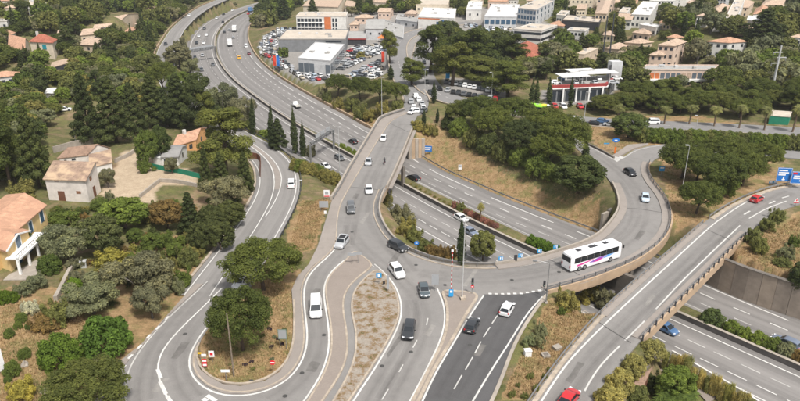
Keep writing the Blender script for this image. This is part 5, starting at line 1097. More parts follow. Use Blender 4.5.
# ---- yellow villa
def villa_extra(o, window, pt, L, D, h, ang, angv):
    for s, zc, wd, hh in ((0.90, 3.1, 1.3, 2.3), (0.66, 2.9, 1.2, 2.2)):
        w1 = window(L * s, 0, zc, wd, hh, 'front', 'glass_blue'); q = pt(L * s, 0, 0)
        for sg in (-1, 1): link('window_frame', unit_box('trim_white'), o, (q[0] + sg * math.cos(ang) * wd * 0.56, q[1] + sg * math.sin(ang) * wd * 0.56, zc - hh / 2), ang, (0.16, 0.24, hh))
        link('window_frame', unit_box('trim_white'), o, (q[0], q[1], zc + hh / 2), ang, (wd * 1.25, 0.26, 0.16))
    # projecting front with pediment, balcony and columns
    pj = 2.4; f0, f1 = L * 0.05, L * 0.46
    b = MB(); cs = [pt(f0, 0.2, 0), pt(f0, -pj, 0), pt(f1, -pj, 0), pt(f1, 0.2, 0)]
    b.v = [(c_[0], c_[1], -1.0) for c_ in cs] + [(c_[0], c_[1], h - 0.4) for c_ in cs]; b.f = [(0, 1, 5, 4), (1, 2, 6, 5), (2, 3, 7, 6), (4, 5, 6, 7)]; b.build('bay_wall', 'render_yellow', o)
    mid = (f0 + f1) / 2; rr = MB(); e = 0.4; za, zb = h - 0.4, h + 0.9
    tp = [pt(f0 - e, -pj - e, za), pt(mid, -pj - e, zb), pt(f1 + e, -pj - e, za), pt(f0 - e, 2, za), pt(mid, 2, zb), pt(f1 + e, 2, za)]
    rr.v = tp + [(x, y, z - 0.22) for x, y, z in tp]; rr.f = [(0, 1, 4, 3), (1, 2, 5, 4), (0, 6, 7, 1), (1, 7, 8, 2), (6, 9, 10, 7), (7, 10, 11, 8)]; rr.build('bay_roof', 'tile_villa', o)
    pd = MB(); pd.poly([pt(f0, -pj - 0.02, za - 0.1), pt(f1, -pj - 0.02, za - 0.1), pt(mid, -pj - 0.02, zb - 0.2)]); pd.build('pediment', 'render_yellow', o)
    for s0, s1, z0_, z1_ in ((f0 - e, mid, za, zb), (mid, f1 + e, zb, za)):
        p0 = Vector(pt(s0, -pj - e - 0.05, z0_)); p1 = Vector(pt(s1, -pj - e - 0.05, z1_)); MB().tube([p0, p1], 0.16, 4).build('cornice', 'trim_white', o)
    q = pt(mid, -pj, 0); wd = link('window', unit_box('glass_blue'), o, (q[0], q[1], 3.0), ang, (1.5, 0.14, 1.9)); ar = MB(); pts = [(math.cos(k * math.pi / 10) * 0.75, 0, math.sin(k * math.pi / 10) * 0.75) for k in range(11)]
    ar.v = [(x, -0.07, z) for x, _, z in pts] + [(x, 0.07, z) for x, _, z in pts]; ar.f = [tuple(range(11)), tuple(range(21, 10, -1))] + [(k, k + 1, k + 12, k + 11) for k in range(10)]
    ar.build('window_arch', 'glass_blue', o, loc=(q[0], q[1], 4.9), rz=ang)
    for sg in (-1, 1): link('window_frame', unit_box('trim_white'), o, (q[0] + sg * 0.85 * math.cos(ang), q[1] + sg * 0.85 * math.sin(ang), 3.0), ang, (0.16, 0.3, 2.0))
    bp = pt((f0 + L * 0.62) / 2, -pj - 1.2, 0); bl_ = L * 0.62 - f0
    link('balcony', unit_box('trim_white'), o, (bp[0], bp[1], 2.65), ang, (bl_, 2.5, 0.3))
    q = pt((f0 + L * 0.62) / 2, -pj - 2.3, 0); link('balustrade', unit_box('trim_white'), o, (q[0], q[1], 2.95), ang, (bl_, 0.12, 0.25)); link('rail', unit_box('steel_dark'), o, (q[0], q[1], 3.7), ang, (bl_, 0.06, 0.06))
    for k in range(13): s = f0 + bl_ * k / 12; q = pt(s, -pj - 2.3, 0); link('baluster', unit_box('steel_dark'), o, (q[0], q[1], 3.1), ang, (0.05, 0.05, 0.65))
    for k in range(4): s = f0 + 0.2 + (bl_ - 0.4) * k / 3; q = pt(s, -pj - 2.2, 0); link('column', unit_box('trim_white'), o, (q[0], q[1], -0.6), ang, (0.38, 0.38, 3.3))
    for k in range(2): q = pt(f0 + bl_ * (0.3 + 0.36 * k), -pj + 0.02, 0); link('door', unit_box('glass_blue'), o, (q[0], q[1], 0.0), ang, (1.4, 0.12, 2.2))
    q = pt(L * 0.5, -pj - 2.6, 0); link('terrace', unit_box('concrete'), o, (q[0], q[1], -1.0), ang, (L * 1.06, 4.8, 1.02))
building('villa', 'yellow villa with terracotta roof, white balcony and columns at the left edge', (0, 271), (49, 227), (12, 217), 4.7, 'gable', 'render_yellow', 'tile_villa', 1, 0, 0, extra=villa_extra, rise=1.5, over=0.5)
# garden walls
def gwall(name, label, pts, h, mat, t=0.35, cat='wall'):
    p = resample(np.array([tuple(G(*q)) for q in pts]), 2.0); return tag(wall_along(name, p, h + 0.5, t, mat, z=-0.5), label, cat)
gwall('garden_wall', 'long grey terrace wall below the dark cedars', [(54, 153), (75, 147), (95, 143), (120, 135), (146, 127)], 1.7, 'concrete')
gwall('garden_wall', 'pale low wall round the lower end of the sandy yard', [(140, 198), (150, 190), (160, 182), (178, 183), (197, 187)], 0.9, 'concrete')
gwall('garden_wall', 'beige terrace wall on the right of the sandy yard', [(115, 163), (128, 157), (140, 149), (150, 146)], 1.0, 'concrete')
gwall('garden_fence', 'green screen fence in front of the grey roofed cottage', [(151, 168), (165, 171), (182, 174), (201, 179)], 1.3, 'fence_green', 0.08, 'fence')
gwall('garden_wall', 'crumbling stone wall descending the villa lawn', [(56, 301), (62, 290), (68, 277), (76, 263)], 0.9, 'concrete', 0.6)
gwall('gate_screen', 'curved rusty brown screen at a driveway inside the road bend', [(246, 160), (256, 159), (261, 163), (260.5, 178)], 2.0, 'brown_wood', 0.1, 'fence')
gwall('garden_wall', 'white garden wall behind the yellowing bamboo', [(671, 357), (684, 364), (702, 375), (725, 388), (745, 400), (760, 410)], 1.3, 'render_white', 0.3)
gwall('garden_wall', 'brown sloping wall beside the yellowish bushes at the bottom', [(633, 396), (644, 376), (657, 360)], 1.2, 'concrete_dark', 0.3)
for b, lb in (((653, 377, 672, 366), 'upper stone terrace slab in the garden beside the motorway'), ((690, 384, 716, 398), 'lower stone terrace slab in the garden beside the motorway')):
    p = PL([(b[0], b[1]), (b[0] + 8, b[3] if b[3] < b[1] else b[1]), (b[2], b[3]), (b[2] - 8, b[3] + 6)], 2.3); tag(slab('terrace_slab', p, 2.45, 0.5, 'brick_paving'), lb, 'terrace')
# ---- upper left houses
def teal(o, window, pt, L, D, h, ang, angv): window(L * 0.62, 0, h * 0.72, 1.9, 1.8, 'front', 'shutter_teal', proud=0.12); window(0, D * 0.5, h * 0.6, 1.2, 1.4, 'right')
building('house', 'white house with red hipped roof and a teal window at the upper left', (33, 57), (55.5, 60), (59, 53), 7.0, 'hip', 'render_cream', 'tile_red', 1, 0, 0, extra=teal, chimney=True, rise=2.6)
building('house', 'low annexe with red roof left of the teal windowed house', (10, 54), (26, 56), (30, 49), 3.2, 'gable', 'render_cream', 'tile_orange', 1, 2, 0)
building('house', 'white house with bright orange roof at the left edge', (-6, 90), (16, 87), (20, 80), 4.2, 'hip', 'render_white', 'tile_orange', 1, 3, 1)
building('house', 'beige house with wide gable and pale garage door at the upper left', (101, 26), (128, 25), (140, 20), 5.5, 'front', 'render_beige', 'tile_beige', 1, 0, 1, extra=lambda o, window, pt, L, D, h, ang, angv: (window(L * 0.55, 0, 2.0, 4.2, 3.0, 'front', 'trim_white', 'garage_door'), window(L * 0.15, 0, 2.4, 1.2, 1.6)), rise=2.6)
building('house', 'lower beige roofed villa above the magenta bush', (76, 50), (94, 54), (105, 44), 4.0, 'hip', 'render_beige', 'tile_beige', 1, 2, 1)
building('house', 'upper beige roofed villa with stepped roofs', (82, 42), (99, 43), (105, 35), 4.6, 'gable', 'render_beige', 'tile_beige', 1, 3, 1)
building('house', 'long white house behind the beige roofed villas', (95, 33), (113, 33), (115, 28), 3.6, 'gable', 'render_white', 'tile_beige', 1, 3, 1)
building('house', 'orange roofed house in the top left corner', (-8, 8), (24, 9), (28, 3), 5.5, 'hip', 'render_white', 'tile_orange', 1, 4, 1)
building('house', 'white terraced house with flat roofs near the top left corner', (30, 17), (48, 16), (50, 9), 4.5, 'flat', 'render_white', 'roof_gravel', 2, 3, 1)
building('house', 'small white flat roofed house at the left edge', (-4, 31), (9, 31), (11, 25), 4.5, 'flat', 'render_white', 'roof_gravel', 1, 2, 1)
building('carport', 'tan flat roofed carport below the red roofed house', (50, 71), (69, 70), (71, 65), 2.6, 'flat', 'canopy_dark', 'tile_beige', 1, 0, 0, cat='carport', parapet=False)
building('house', 'small white house among the upper left trees', (59, 41), (68, 41), (70, 36), 3.4, 'gable', 'render_white', 'tile_beige', 1, 2, 1)
building('hut', 'pale roofed hut on the wooded slope at the left', (47, 99), (57, 99), (60, 95), 2.2, 'shed', 'render_white', 'roof_white', 1, 0, 0, rise=0.6)
# ---- dealership quarter
def showroom(o, window, pt, L, D, h, ang, angv):
    n = 6
    for k in range(n): window(L * (k + 0.5) / n, 0, h * 0.42, L / n * 0.9, h * 0.66, 'front', 'clad_light' if k in (3, 4) else 'glass_grey', 'glazing')
    for k in range(7): window(0, D * (k + 0.5) / 7, h * 0.45, D / 7 * 0.86, h * 0.7, 'right', 'glass_grey', 'glazing')
building('showroom', 'white roofed car showroom with glazed right side among the parked cars', (299, 73), (331, 76), (344.5, 58), 6.4, 'flat', 'clad_light', 'roof_white', 1, 0, 0, extra=showroom, cat='showroom')
building('warehouse', 'long grey clad dealership building with gravel roof', (279, 52), (346, 52), (349, 41.5), 6.4, 'flat', 'clad_grey', 'roof_gravel', 1, 0, 0, cat='building', extra=lambda o, window, pt, L, D, h, ang, angv: [window(L * (0.72 + 0.04 * k), 0, h * 0.85, 1.4, 0.8) for k in range(6)])
def apt(o, window, pt, L, D, h, ang, angv):
    window(L * 0.63, 0, h * 0.5, L * 0.13, h * 0.98, 'front', 'clad_orange', 'orange_panel', 0.3)
    for r in range(3):
        for k in range(7): window(L * (0.05 + 0.072 * k), 0, h * (0.2 + 0.3 * r), L * 0.06, h * 0.2)
        window(L * 0.29, 0, h * (0.06 + 0.3 * r), L * 0.54, 0.5, 'front', 'trim_white', 'balcony', 0.7)
        for s in (0.74, 0.80): window(L * s, 0, h * (0.2 + 0.3 * r), L * 0.035, h * 0.22)
building('apartment_building', 'white apartment building with a tall orange panel at the top centre', (297, 33), (346.5, 33), (348, 25), 9.8, 'flat', 'render_white', 'roof_gravel', 1, 0, 0, extra=apt, cat='building')
building('apartment_building', 'stepped tan roofed wing behind the orange panelled building', (304, 24), (338, 24), (346, 8), 12.0, 'shed', 'render_cream', 'tile_beige', 1, 5, 3, cat='building', rise=1.5)
building('garage_building', 'dark low garage with a red canopy band between two car lots', (348, 45), (366, 45), (366.5, 38), 3.6, 'flat', 'canopy_dark', 'roof_grey', 1, 2, 0, cat='building', parapet=False, extra=lambda o, window, pt, L, D, h, ang, angv: window(L * 0.5, 0, h - 0.3, L, 0.7, 'front', 'clad_red', 'red_band', 0.3))
building('showroom', 'light domed showroom beside the dealership road', (366, 40), (384, 40), (385, 28), 6.5, 'gable', 'clad_light', 'roof_grey', 1, 2, 1, rise=2.2, cat='showroom')
building('showroom', 'low showroom with blue glass at the head of the dealership road', (382, 40.5), (403, 40.5), (404, 31), 4.6, 'flat', 'clad_light', 'roof_grey', 1, 7, 0, win='glass_blue', wsize=(2.6, 2.4), cat='showroom')
building('showroom', 'white showroom with a blue window panel above the tall pines', (418, 29), (454, 29), (456, 17), 6.8, 'flat', 'render_white', 'roof_white', 1, 0, 2, cat='showroom', extra=lambda o, window, pt, L, D, h, ang, angv: (window(L * 0.74, 0, h * 0.45, L * 0.17, h * 0.8, 'front', 'clad_blue', 'sign_panel'), window(L * 0.56, 0, h * 0.45, L * 0.1, h * 0.5, 'front', 'glass_blue'), window(L * 0.3, 0, h * 0.92, L * 0.6, 0.6, 'front', 'clad_orange', 'orange_band')))
building('warehouse', 'beige flat roofed hall behind the white and blue showroom', (416, 14), (447, 13.5), (450, 5), 6.0, 'flat', 'render_cream', 'roof_gravel', 1, 6, 0, cat='building')
building('warehouse', 'low grey roofed shed at the left of the white and blue showroom', (396, 27), (417, 26), (418, 19), 4.5, 'flat', 'clad_light', 'roof_grey', 1, 3, 0, cat='building')
building('showroom', 'white roofed car hall beyond the tall pines', (484, 28), (516, 27.5), (519, 14.5), 6.2, 'flat', 'clad_light', 'roof_white', 1, 6, 2, win='glass_blue', wsize=(3.2, 2.6), cat='showroom')
building('building', 'small white cube building at the far end of the boulevard', (466, 20), (481, 20), (482, 12), 6.0, 'flat', 'render_white', 'roof_white', 1, 2, 1, cat='building')
def deck(o, window, pt, L, D, h, ang, angv):
    for r in range(3):
        window(L * 0.5, 0, h * (0.24 + 0.31 * r), L * 0.98, h * 0.13, 'front', 'glass_dark', 'opening'); window(0, D * 0.5, h * (0.24 + 0.31 * r), D * 0.97, h * 0.13, 'right', 'glass_dark', 'opening')
building('parking_deck', 'white multi-storey parking deck with dark horizontal openings', (513, 48), (540, 49), (556, 38), 9.0, 'flat', 'render_white', 'roof_gravel', 1, 0, 0, extra=deck, cat='building')
building('office_building', 'glass office building with a wide tan flat roof', (517, 25), (535, 26.5), (553, 16), 9.5, 'flat', 'clad_light', 'roof_gravel', 3, 6, 5, win='glass_blue', wsize=(3.0, 2.2), cat='building')
building('hall', 'dark walled hall with a broad pale roof', (561, 32), (598, 31.5), (602, 20), 6.0, 'flat', 'canopy_dark', 'roof_gravel', 1, 5, 0, cat='building')
building('apartment_building', 'cream block with rows of small windows beside the dark walled hall', (566, 44), (584, 44.5), (588, 38), 6.5, 'flat', 'render_white', 'roof_gravel', 2, 5, 2, cat='building')
building('house', 'large terracotta roofed house behind the car park pines', (506, 64), (538, 63), (543, 53), 3.6, 'hip', 'render_pink', 'tile_red', 1, 4, 1, rise=4.2)
building('house', 'tan flat roofed house left of the red edged showroom', (574, 68), (583, 68), (597, 60), 5.6, 'flat', 'render_beige', 'roof_gravel', 1, 1, 3)
def red_deck(o, window, pt, L, D, h, ang, angv):
    for k in range(7): window(L * (k + 0.5) / 7, 0, h * 0.42, L / 7 * 0.82, h * 0.7, 'front', 'glass_dark', 'glazing')
    for k in range(5): window(0, D * (k + 0.5) / 5, h * 0.42, D / 5 * 0.8, h * 0.7, 'right', 'glass_dark', 'glazing')
    for on, ln in (('front', L * 1.04), ('right', D * 1.04)): window(L / 2, D / 2, h + 0.5, ln, 1.1, on, 'clad_red', 'red_parapet', 0.35)
    for on, ln in (('front', L * 1.06), ('right', D * 1.06)): window(L / 2, D / 2, h - 0.15, ln, 0.35, on, 'trim_white', 'deck_edge', 0.6)
    for s in (0.03, 0.27, 0.5, 0.73, 0.97): q = pt(L * s, -1.2, 0); link('pillar', unit_box('trim_white'), o, (q[0], q[1], -1), ang, (0.5, 0.5, h + 1))
    for s0, t0, ll, dd in ((0.28, 0.36, 0.5, 0.32), (0.66, 0.62, 0.62, 0.36), (0.3, 0.82, 0.5, 0.24)):
        q = pt(L * s0, D * t0, 0); cn = link('canopy', unit_box('roof_white'), o, (q[0], q[1], h + 3.0), ang + 0.04, (L * ll, D * dd, 0.3))
        for a_, b_ in ((-.45, -.4), (.45, -.4), (.45, .4), (-.45, .4)): q2 = pt(L * (s0 + a_ * ll), D * (t0 + b_ * dd), 0); link('canopy_post', unit_box('trim_white'), o, (q2[0], q2[1], h), ang, (0.18, 0.18, 3.0))
    q = pt(L * 0.94, D * 0.8, 0); tw = link('stair_tower', unit_box('clad_light'), o, (q[0], q[1], 0), ang, (4.2, 3.4, h + 6.2)); 
    q = pt(L * 0.94, D * 0.8 - 1.75, 0); link('tower_window', unit_box('canopy_dark'), o, (q[0], q[1], h + 2.8), ang, (3.4, 0.2, 2.2))
building('showroom', 'car showroom with a red edged parking deck and white canopies on its roof', (548, 103), (604, 100), (618, 86), 5.2, 'flat', 'clad_grey', 'roof_grey', 1, 0, 0, extra=red_deck, cat='showroom', parapet=False)
def longapt(o, window, pt, L, D, h, ang, angv):
    for k in range(14): window(L * (k + 0.5) / 14, 0, h * 0.7, L / 14 * 0.78, h * 0.32, 'front', 'clad_orange' if k in (2, 3) else ('tile_beige' if k in (8, 9) else 'glass_grey'), 'window'); window(L * (k + 0.5) / 14, 0, h * 0.24, L / 14 * 0.7, h * 0.26, 'front', 'glass_dark', 'window')
    window(L * 0.5, 0, h * 0.46, L, 0.9, 'front', 'trim_white', 'balcony', 0.8)
building('apartment_building', 'long low apartment block with white balconies behind the pinewood', (637, 88), (711, 85), (716, 78), 6.6, 'flat', 'render_pink', 'roof_grey', 1, 0, 1, extra=longapt, cat='building')
# ---- upper right houses
for lb, A, B, C, h, rf, wl, tp, rows, cols in (
    ('terracotta hip roofed house right of the slim twin masts', (603, 59), (617, 59), (627, 52), 4.8, 'hip', 'render_beige', 'tile_beige', 1, 3), ('longer terracotta roofed house above the beige stepped house', (624, 53), (639, 53), (652, 46), 4.8, 'hip', 'render_beige', 'tile_beige', 1, 3),
    ('three storey beige house with stepped terracotta roofs', (655, 68), (671, 69), (683, 61), 9.5, 'hip', 'render_pink', 'tile_beige', 3, 3), ('lower front wing of the beige stepped house', (648, 69), (661, 70), (667, 65), 6.0, 'hip', 'render_pink', 'tile_beige', 2, 2),
    ('white villa with terracotta roof on the right hillside', (706, 58), (726, 59), (745, 53), 7.0, 'hip', 'render_white', 'tile_orange', 2, 3), ('long white apartment block at the top right', (648, 12), (672, 12), (693, 6), 7.0, 'flat', 'render_white', 'roof_white', 3, 8),
    ('grey apartment tower at the top right', (706, 12), (724, 12.5), (728, 7), 9.0, 'flat', 'clad_light', 'roof_gravel', 4, 6), ('terracotta roofed house below the grey apartment tower', (708, 20), (723, 20), (728, 15), 5.0, 'hip', 'render_pink', 'tile_beige', 1, 3), ('broad beige house right of the grey apartment tower', (730, 17), (746, 17), (752, 12), 6.0, 'hip', 'render_beige', 'tile_beige', 2, 4),
    ('long beige roofed house in the top right corner', (760, 13), (781, 12.5), (784, 7), 5.0, 'hip', 'render_beige', 'tile_beige', 1, 4), ('small orange roofed house below the long beige one', (752, 21), (766, 21), (768, 16), 4.5, 'hip', 'render_white', 'tile_orange', 1, 3), ('white roofed house at the right between dark trees', (746, 29), (759, 29), (761, 24), 4.0, 'gable', 'render_white', 'roof_white', 1, 3),
    ('pink roofed cottage at the right below the white roofed house', (737, 36), (751, 35), (753, 30), 3.6, 'hip', 'render_pink', 'tile_beige', 1, 2), ('upper white modern house left of the wood', (630, 28), (648, 28), (656, 20), 6.5, 'flat', 'render_white', 'roof_white', 2, 4), ('lower white modern house left of the wood', (638, 36), (655, 36), (662, 29), 5.0, 'flat', 'render_white', 'roof_white', 1, 4),
    ('white house half hidden beside the twin masts', (616, 30), (630, 30), (634, 24), 5.5, 'gable', 'render_white', 'tile_beige', 1, 3), ('brown roofed house in front of the lower white modern house', (632, 41), (648, 41), (652, 35), 4.0, 'hip', 'render_pink', 'tile_beige', 1, 3), ('cream block at the top edge, left of the town', (566, 11), (592, 11), (597, 5), 8.0, 'flat', 'render_cream', 'roof_gravel', 2, 6),
    ('pink block at the top edge in the middle of the town', (596, 13), (612, 13), (616, 7), 9.0, 'flat', 'render_pink', 'tile_beige', 3, 4), ('terracotta roofed house at the top edge beyond the boulevard', (488, 9), (506, 9), (510, 4), 5.5, 'hip', 'render_pink', 'tile_orange', 1, 4), ('cream house at the top edge left of the glass office', (526, 10), (546, 10), (550, 4), 6.5, 'hip', 'render_cream', 'tile_beige', 2, 4),
    ('terracotta roof beyond the apartment building with the orange panel', (355, 24), (372, 24), (374, 18), 4.0, 'hip', 'render_pink', 'tile_beige', 1, 3), ('low pink roofed house behind the light domed showroom', (350, 31), (358, 31), (360, 26), 4.0, 'hip', 'render_pink', 'tile_beige', 1, 2), ('white house at the right edge above the olive trees', (788, 48), (806, 48), (812, 43), 4.5, 'hip', 'render_white', 'tile_beige', 1, 3),
    ('beige block on the top edge above the long white apartment', (655, 2), (676, 2), (681, -2), 7.0, 'flat', 'render_beige', 'roof_gravel', 3, 6), ('white block on the top edge at the far right', (733, 4), (745, 4), (749, -2), 10.0, 'flat', 'render_white', 'roof_white', 3, 4), ('far terracotta house beyond the pines at the top centre', (372, 9), (388, 9), (391, 4), 5.0, 'hip', 'render_cream', 'tile_beige', 1, 3)):
    building('apartment_building' if 'block' in lb or 'tower' in lb else 'house', lb, A, B, C, h, rf, wl, tp, rows, cols, 2, cat='building' if 'block' in lb or 'tower' in lb else 'house')
building('hut', 'small dark green hut with beige roof between the palms', (768, 124), (788, 125), (790, 120), 2.6, 'flat', 'fence_green', 'roof_gravel', 1, 0, 0, cat='hut', parapet=False)
building('hut', 'rusty roofed hut beside the garden steps at the bottom', (630, 398), (641, 396), (648, 384), 2.0, 'shed', 'brown_wood', 'tile_brown', 1, 0, 0, rise=0.4, cat='hut')
tag(thing('tent', 'small orange tent roof beside the dealership road', 'tent', G(382, 42)), cat='tent')
_t = [o for o in COL.objects if o.name.startswith('tent')][-1]; b = MB(); b.v = [(-2.5, -2.5, 2.4), (2.5, -2.5, 2.4), (2.5, 2.5, 2.4), (-2.5, 2.5, 2.4), (0, 0, 4.2)]; b.f = [(0, 1, 4), (1, 2, 4), (2, 3, 4), (3, 0, 4)]; b.build('tent_roof', 'tent_orange', _t)
for a, c_ in ((-2.4, -2.4), (2.4, -2.4), (2.4, 2.4), (-2.4, 2.4)): link('pole', unit_box('trim_white'), _t, (a, c_, 0), 0, (0.1, 0.1, 2.4))

# small houses scattered over the far hillsides
rdh = random.Random(44)
for zone, pts in (('upper right hillside', [(608, 42), (622, 20), (664, 30), (690, 34), (672, 46), (700, 28), (716, 32), (730, 26), (772, 34), (790, 26), (690, 18), (676, 22), (785, 18), (700, 44), (615, 10), (632, 8), (770, 5), (795, 8), (755, 40), (690, 8)]),
                  ('upper left hillside', [(62, 12), (78, 18), (86, 8), (140, 10), (150, 22), (130, 40), (12, 18), (70, 4), (118, 6), (8, 42), (140, 30), (160, 8), (40, 26), (168, 3)]), ('far town', [(398, 10), (408, 4), (432, 4), (458, 6), (474, 8), (512, 6), (540, 4), (556, 6), (552, 14), (580, 18), (600, 22), (560, 24), (350, 14), (362, 10), (384, 20), (336, 2), (300, 2), (410, 20), (540, 30), (556, 34)])):
    for k, (x, y) in enumerate(pts):
        if k % 5 == 3: continue
        w_ = rdh.uniform(8, 14) * (1.0 if y > 12 else 0.8); d_ = rdh.uniform(3, 5); wl = rdh.choice(['render_cream', 'render_pink', 'render_beige', 'render_white', 'render_white']); tp = rdh.choice(['tile_beige', 'tile_pale', 'tile_orange', 'tile_pale', 'tile_brown', 'roof_gravel']); rf = 'flat' if tp == 'roof_gravel' else rdh.choice(['hip', 'hip', 'gable'])
        building('house', '%s house with %s roof in the %s' % ({'render_cream': 'cream', 'render_pink': 'pinkish', 'render_beige': 'beige', 'render_white': 'white'}[wl], {'tile_beige': 'beige tiled', 'tile_pale': 'pale tiled', 'tile_orange': 'orange tiled', 'tile_brown': 'brown tiled', 'roof_gravel': 'flat'}[tp], zone), (x - w_ / 2, y), (x + w_ / 2, y + rdh.uniform(-.3, .3)), (x + w_ / 2 + rdh.uniform(1, 5), y - d_), rdh.uniform(3.2, 6.0), rf, wl, tp, 1, 3, 1, group='houses on the ' + zone, soft=True)
# ---- woods: fill between houses and roads
def in_px(poly, x, y): return bool(inside(np.asarray(poly, float), np.array([x]), np.array([y]))[0])
def to_px(x, y, z):
    d = y * cP + (CAMZ - z) * sP; v = -y * sP + (CAMZ - z) * cP; return 400 + FPX * x / d, 200.5 + FPX * v / d
CELL = {}
_seen = [0]
def clear(x, y, r, slack=0.6):
    """is there room for something of radius r (trees kept in a coarse table)"""
    while _seen[0] < len(TREES):
        a, b, q = TREES[_seen[0]]; CELL.setdefault((int(a // 12), int(b // 12)), []).append((a, b, q)); _seen[0] += 1
    i, j = int(x // 12), int(y // 12)
    for di in (-1, 0, 1):
        for dj in (-1, 0, 1):
            for a, b, q in CELL.get((i + di, j + dj), ()):
                if (a - x) ** 2 + (b - y) ** 2 < ((q + r) * slack) ** 2: return False
    return True
road_pts = np.vstack([LR[:, :2], N1[:, :2], N2[:, :2], N3[:, :2]]).astype(np.float32); road_r = np.r_[LRW + 1.5, np.full(len(N1), 6), np.full(len(N2), 7), np.full(len(N3), 6)].astype(np.float32)
def on_roads(x, y, pad):
    """for arrays: which points lie on or too near a road"""
    x = np.asarray(x, np.float32); y = np.asarray(y, np.float32); r = inside(MW_POLY, x, y)
    for F in FEATS[1:6]: r |= inside(F['poly'], x, y)
    for k in range(0, len(x), 4000):
        d = np.hypot(x[k:k + 4000, None] - road_pts[None, :, 0], y[k:k + 4000, None] - road_pts[None, :, 1]) - road_r[None]; r[k:k + 4000] |= d.min(1) < pad
    return r
KN = {'umbrella_pine': 'umbrella pine', 'aleppo_pine': 'tall pine', 'broadleaf_tree': 'leafy tree', 'holm_oak': 'dark rounded oak', 'olive_tree': 'grey olive tree', 'dark_conifer': 'dark conifer', 'cypress_tree': 'slim cypress', 'bush': 'bush'}
def wood(poly, spacing, mixk, label, group, size=(6, 10), seed=1, slack=0.46, far=True, keep=1.0):
    """trees standing through a wood outlined on the photo"""
    spacing *= 0.55; rdx = random.Random(seed); pw = np.array([G(a, b)[:2] for a, b in poly]); x0, y0 = pw.min(0); x1, y1 = pw.max(0)
    y0 = max(y0, 30); nx, ny = int((x1 - x0) / spacing) + 1, int((y1 - y0) / spacing) + 1; rn = np.random.default_rng(seed)
    qx = (x0 + (np.arange(nx)[None, :] + rn.uniform(-.45, .45, (ny, nx))) * spacing).ravel(); qy = (y0 + (np.arange(ny)[:, None] + rn.uniform(-.45, .45, (ny, nx))) * spacing).ravel()
    ok = (rn.random(len(qx)) < keep) & (np.abs(qx) < qy * 0.66); qx, qy = qx[ok], qy[ok]
    ok = ~on_roads(qx, qy, 2.6); qx, qy = qx[ok], qy[ok]; zz = np.array([ground_z(a, b) for a, b in zip(qx, qy)]); px, py = to_px(qx, qy, zz); ok = inside(np.asarray(poly, float), px, py)
    for k in np.nonzero(ok)[0]:
        X, Y, z, ppx, ppy = float(qx[k]), float(qy[k]), float(zz[k]), px[k], py[k]
        if any(a - 2 < ppx < c + 2 and b - 1 < ppy < d + 1.5 for a, b, c, d in HOUSES) or any(a < ppx < c and (b + d) / 2 < ppy < d + 0.5 for a, b, c, d in SOFT): continue
        kind, col, kw, kh = rdx.choice(mixk); wd = rdx.uniform(*size) * kw; hh = wd * kh * rdx.uniform(0.85, 1.2)
        if not clear(X, Y, wd / 2, slack): continue
        s = FPX / (Y * cP + (CAMZ - z) * sP); top = ppy - hh * s * 0.93        # do not hide a house that the photo shows
        if any(a < ppx < c and top < d - (d - b) * 0.5 and ppy > b for a, b, c, d in HOUSES): hh *= 0.55; wd *= 0.75
        put(kind, (X, Y, z - 0.1), wd, hh, col, label.format(k=KN[kind]), group, far=far)
# boxes of the photo taken up by houses, walls, yards and open ground
HOUSES += [(46, 56, 72, 70), (44, 140, 116, 206), (100, 150, 200, 206), (0, 195, 54, 285), (56, 105, 76, 116), (48, 120, 80, 150), (250, 28, 400, 84), (398, 30, 430, 60), (456, 20, 520, 40), (546, 88, 616, 104), (440, 78, 508, 100), (602, 20, 612, 45)]
FM = [('umbrella_pine', 'pine', 1.15, 0.62), ('holm_oak', 'broad', 0.9, 0.85), ('broadleaf_tree', 'mix', 0.85, 0.95), ('aleppo_pine', 'dark', 0.95, 1.15), ('olive_tree', 'olive', 0.8, 0.8), ('holm_oak', 'mix', 0.9, 0.9), ('bush', 'mix', 0.6, 0.6), ('umbrella_pine', 'pine2', 1.1, 0.62), ('broadleaf_tree', 'bright', 0.8, 0.9), ('olive_tree', 'sage', 0.85, 0.8), ('broadleaf_tree', 'ochre', 0.75, 0.9)]
TM = FM[:6] + [('umbrella_pine', 'pine', 1.2, 0.6), ('cypress_tree', 'cyp', 0.25, 4.5), ('dark_conifer', 'dark', 0.7, 1.6), ('broadleaf_tree', 'bright', 0.8, 0.95)]
wood([(-30, 70), (60, 66), (130, 60), (160, 62), (178, 85), (196, 104), (225, 124), (215, 140), (130, 100), (70, 100), (60, 150), (30, 205), (-30, 215)], 6.5, FM, '{k} on the wooded slope above the stone house', 'trees on the slope above the stone house', (5.5, 9), 11)
wood([(-30, 20), (90, 20), (165, 30), (168, 62), (60, 68), (-30, 72)], 8.5, TM, '{k} among the red roofed houses at the upper left', 'trees among the upper left houses', (7, 12), 12)
wood([(-30, -6), (210, -6), (170, 30), (90, 22), (-30, 22)], 12, TM, '{k} on the far hillside at the top left', 'trees on the far top left hillside', (9, 14), 13, 0.42)
wood([(172, 62), (176, 46), (190, 26), (210, 10), (236, 6), (205, 30), (192, 48), (188, 62), (196, 92), (246, 127), (280, 150), (240, 136), (200, 112), (178, 88)], 6, FM + [('bush', 'ochre', 0.6, 0.6)] * 3, '{k} on the strip beside the far motorway bend', 'trees between the hillside road and the motorway', (4.5, 7.5), 14)
wood([(0, 205), (50, 200), (110, 195), (160, 205), (200, 190), (240, 200), (230, 245), (150, 310), (70, 300), (60, 225)], 4.5, [('bush', 'mix', 0.8, 0.6), ('bush', 'olive', 0.8, 0.6), ('bush', 'broad', 0.9, 0.6), ('bush', 'ochre', 0.7, 0.5), ('broadleaf_tree', 'broad', 0.9, 0.9), ('bush', 'brown', 0.6, 0.5)], '{k} in the garden between villa and hillside road', 'undergrowth of the garden below the villa', (2.5, 5), 15, 0.7, False, 0.75)
